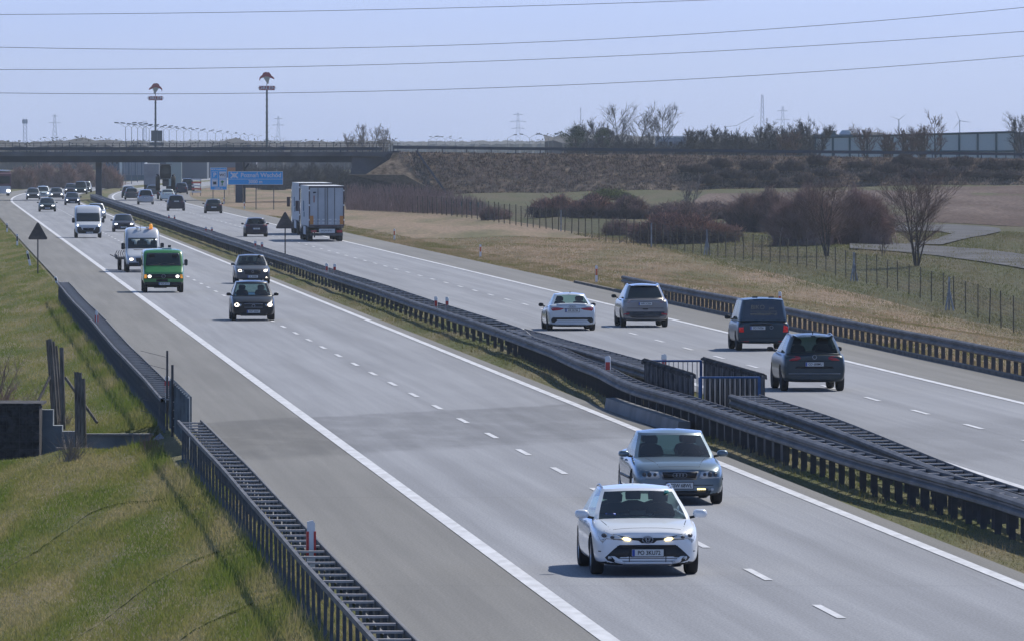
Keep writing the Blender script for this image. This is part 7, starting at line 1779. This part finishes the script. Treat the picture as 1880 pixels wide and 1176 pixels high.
BLF = blade_mat('field_edge_blades', (.12, .14, .045), (.20, .18, .09), (.32, .25, .165), patch=.25, ys=.1)
def blades(name, n, o0, o1, Y0, Y1, h0, h1, wd, m, label, bias=1.6, skip=None, lean=.5):
    t = rng.random(n) ** bias; Y = Y0 + (Y1 - Y0) * t; o = o0 + (o1 - o0) * rng.random(n)
    X = np.array([xl(y) for y in Y]) + o
    vis = (X / Y > -.0585) & (X / Y < .0585)
    if name == 'grass' and o1 < 0 and Y0 < 200: vis &= rut_d(X, Y) > .01 + .05 * rng.random(n)
    if skip: vis &= ~skip(o, Y)
    X, Y, o = X[vis], Y[vis], o[vis]; n = len(X)
    Z = np.array([zr(x, y) for x, y in zip(X, Y)])
    sc = (Y / Y0) ** .55
    h = (h0 + (h1 - h0) * rng.random(n)) * (.85 + .3 * np.sin(X * 1.9 + Y * .13) * np.sin(X * .7 - Y * .31)); a = rng.random(n) * 2 * np.pi; w = wd * sc
    dx, dy = np.cos(a) * w, np.sin(a) * w * .5; l = rng.normal(0, lean, (n, 2)) * h[:, None]
    v = np.empty((n, 3, 3)); v[:, 0] = np.stack([X - dx, Y - dy, Z - .02], 1); v[:, 1] = np.stack([X + dx, Y + dy, Z - .02], 1); v[:, 2] = np.stack([X + l[:, 0], Y + l[:, 1], Z + h], 1)
    return bigmesh(name, v.reshape(-1, 3), np.arange(n * 3).reshape(-1, 3), m, label=label, cat='grass')
# mower and tyre ruts pressed into the left bank
ruts_px = [[(0, 1052), (60, 1018), (115, 978), (160, 945), (235, 922), (360, 912)], [(130, 1176), (215, 1120), (300, 1060), (350, 1032), (410, 1010)], [(330, 1176), (400, 1135), (465, 1108)]]
ruts = [[grd(x, y) for x, y in r] for r in ruts_px]; segs = [(a.x, a.y, b.x, b.y) for r in ruts for a, b in zip(r, r[1:])]
def rut_d(X, Y):
    d = np.full(len(X), 9.)
    for ax, ay, bx_, by_ in segs:
        ky = .12; ux, uy = bx_ - ax, (by_ - ay) * ky; L2 = ux * ux + uy * uy + 1e-9; t_ = np.clip(((X - ax) * ux + (Y - ay) * ky * uy) / L2, 0, 1); d = np.minimum(d, np.hypot(X - ax - t_ * ux, (Y - ay) * ky - t_ * uy))
    return d
mb = MB()
for r in ruts:
    for a, b in zip(r, r[1:]):
        n_ = 8
        for k in range(n_):
            p, q = a.lerp(b, k / n_), a.lerp(b, (k + 1) / n_); w1, w2 = .035 + .02 * math.sin(k * 2.1), .035 + .02 * math.sin((k + 1) * 2.1)
            mb.add([(p.x - w1, p.y - .6, zr(p.x - w1, p.y - .6) + .015), (p.x + w1, p.y + .6, zr(p.x + w1, p.y + .6) + .015), (q.x + w2, q.y + .6, zr(q.x + w2, q.y + .6) + .015), (q.x - w2, q.y - .6, zr(q.x - w2, q.y - .6) + .015)], [(0, 1, 2, 3)])
tag(mb.build('rut_path', mat('damp_rut', (.045, .055, .02), .95, var=.4, scale=6, spec=.0)), kind='structure')
cut = lambda o, Y: ((Y > UY0 - .1) & (Y < 236.0) & (o < -4.1)) | ((Y > 205) & (Y < 236) & (o > -4.2))
blades('grass', 230000, -11, -3.35, 124, 225.6, .03, .095, .010, BL, 'short grass on the bank this side of the culvert', 1.25, cut)
blades('grass', 190000, -9.5, -3.35, 236.2, 1000, .04, .11, .012, BL, 'grass on the bank beyond the culvert', 1.7, cut)
blades('grass', 90000, 8.5, 12.1, 150, 900, .015, .06, .011, BLM, 'grass strip in the median', 1.5, lambda o, Y: (Y > 225) & (Y < 249) & (o > 8.2))
blades('grass', 170000, 23.3, 42, 255, 700, .03, .11, .016, BLD, 'short dry grass on the right verge', 1.2)
blades('grass', 60000, 23.25, 27, 255, 900, .03, .10, .014, BLM, 'greener grass along the edge of the right shoulder', 1.3)
blades('grass', 120000, 41, 85, 430, 730, .05, .20, .022, BLF, 'rough grass beyond the wire fence', 1.)
blades('weeds', 5000, -4.9, -3.9, 124, 225, .10, .30, .008, BL, 'taller weeds along the foot of the lower left barrier', 1.2, cut, .3)
blades('weeds', 5000, -4.7, -3.8, 237, 430, .10, .30, .010, BL, 'taller weeds along the foot of the upper left barrier', 1.2, cut, .3)
blades('weeds', 3500, 8.7, 9.7, 150, 420, .06, .18, .009, BLM, 'taller weeds along the foot of the median barrier', 1.2, lambda o, Y: (Y > 225) & (Y < 249), .35)
blades('weeds', 7000, 23.3, 24.6, 255, 470, .10, .28, .010, BLD, 'weeds along the foot of the right guardrail', 1.2, None, .35)
# leafless shrub at the far left, in front of the culvert bank
def fan(label, base, n, h, seed, m, r, sx=.5):
    t = empty('shrub', base, 0, label, 'shrub'); rnd = random.Random(seed); mb = MB()
    for i in range(n):
        a = rnd.gauss(.12, .42); ln = h * rnd.uniform(.5, 1.); p = Vector((rnd.gauss(0, .15), rnd.gauss(0, .15), 0)); pts = [p]; ang = a * .5
        for k in range(5): ang += a * .14 + rnd.gauss(0, .05); p = p + Vector((math.sin(ang) * ln / 5, rnd.gauss(0, .06), math.cos(ang) * ln / 5)); pts.append(p)
        mb.tube(pts, [r, r * .9, r * .8, r * .6, r * .5, r * .3], 4, cap=False)
        for _ in range(4):
            s = pts[rnd.randrange(2, 6)]; e = s + Vector((rnd.gauss(.05, .22), rnd.gauss(0, .1), rnd.uniform(.05, .5))); mb.tube([s, s.lerp(e, .5) + Vector((.02, 0, .03)), e], [r * .45, r * .35, r * .2], 3, cap=False)
    mb.build('stems', m, t)
fan('leafless twiggy shrub at the left edge behind the dark wing wall', (XA(-12, 240), 240, zr(XA(-12, 240), 240)), 85, 2.2, 3, M['twig_brown'], .013)
bush('shrub', 'low brown brush at the left edge above the wing wall', (XA(10, 242), 242, zr(XA(10, 242), 242)), 1.6, .8, 260, 91, 'twig_brown', .008, None)
# dry tufts, pebbles and litter
def tufts(label, px, py, n, h, m, seed, w=.25):
    p = grd(px, py); t = MB(); rnd = random.Random(seed)
    for i in range(n):
        a = rnd.uniform(0, 6.28); b = Vector((rnd.gauss(0, w * .4), rnd.gauss(0, w * .4), 0)); e = b + Vector((rnd.gauss(0, h * .35), rnd.gauss(0, h * .35), h * rnd.uniform(.5, 1))); t.tube([b, b.lerp(e, .5) + Vector((0, 0, h * .1)), e], [.006, .005, .002], 3, cap=False)
    o = t.build('dry_tuft', m); o.location = p; tag(o, label, 'dry plant')
tufts('pale dry weed standing before the culvert wall by the wooden posts', 131, 846, 90, .8, M['twig_pale'], 5, .3); tufts('dry weed at the foot of the tall wooden posts', 112, 782, 70, .5, M['twig_pale'], 6, .3); tufts('sparse dry weed near the right end of the culvert wall', 270, 826, 30, .5, M['twig_brown'], 7, .3)
# ------------------------------------------------------------------ haze
if HAZE:
    m = bpy.data.materials.new('haze_air'); m.use_nodes = True; nt = m.node_tree; nt.nodes.remove(nt.nodes['Principled BSDF'])
    pv = nt.nodes.new('ShaderNodeVolumePrincipled'); pv.inputs['Color'].default_value = (*HAZE_COL, 1); pv.inputs['Density'].default_value = HAZE; pv.inputs['Anisotropy'].default_value = .3
    nt.links.new(pv.outputs[0], nt.nodes['Material Output'].inputs['Volume'])
    try: m.cycles.homogeneous_volume = True
    except Exception: pass
    o = MB().box(-1560, 2150, -40, 6450, -5.5, 62).build('haze', m); tag(o, kind='stuff')
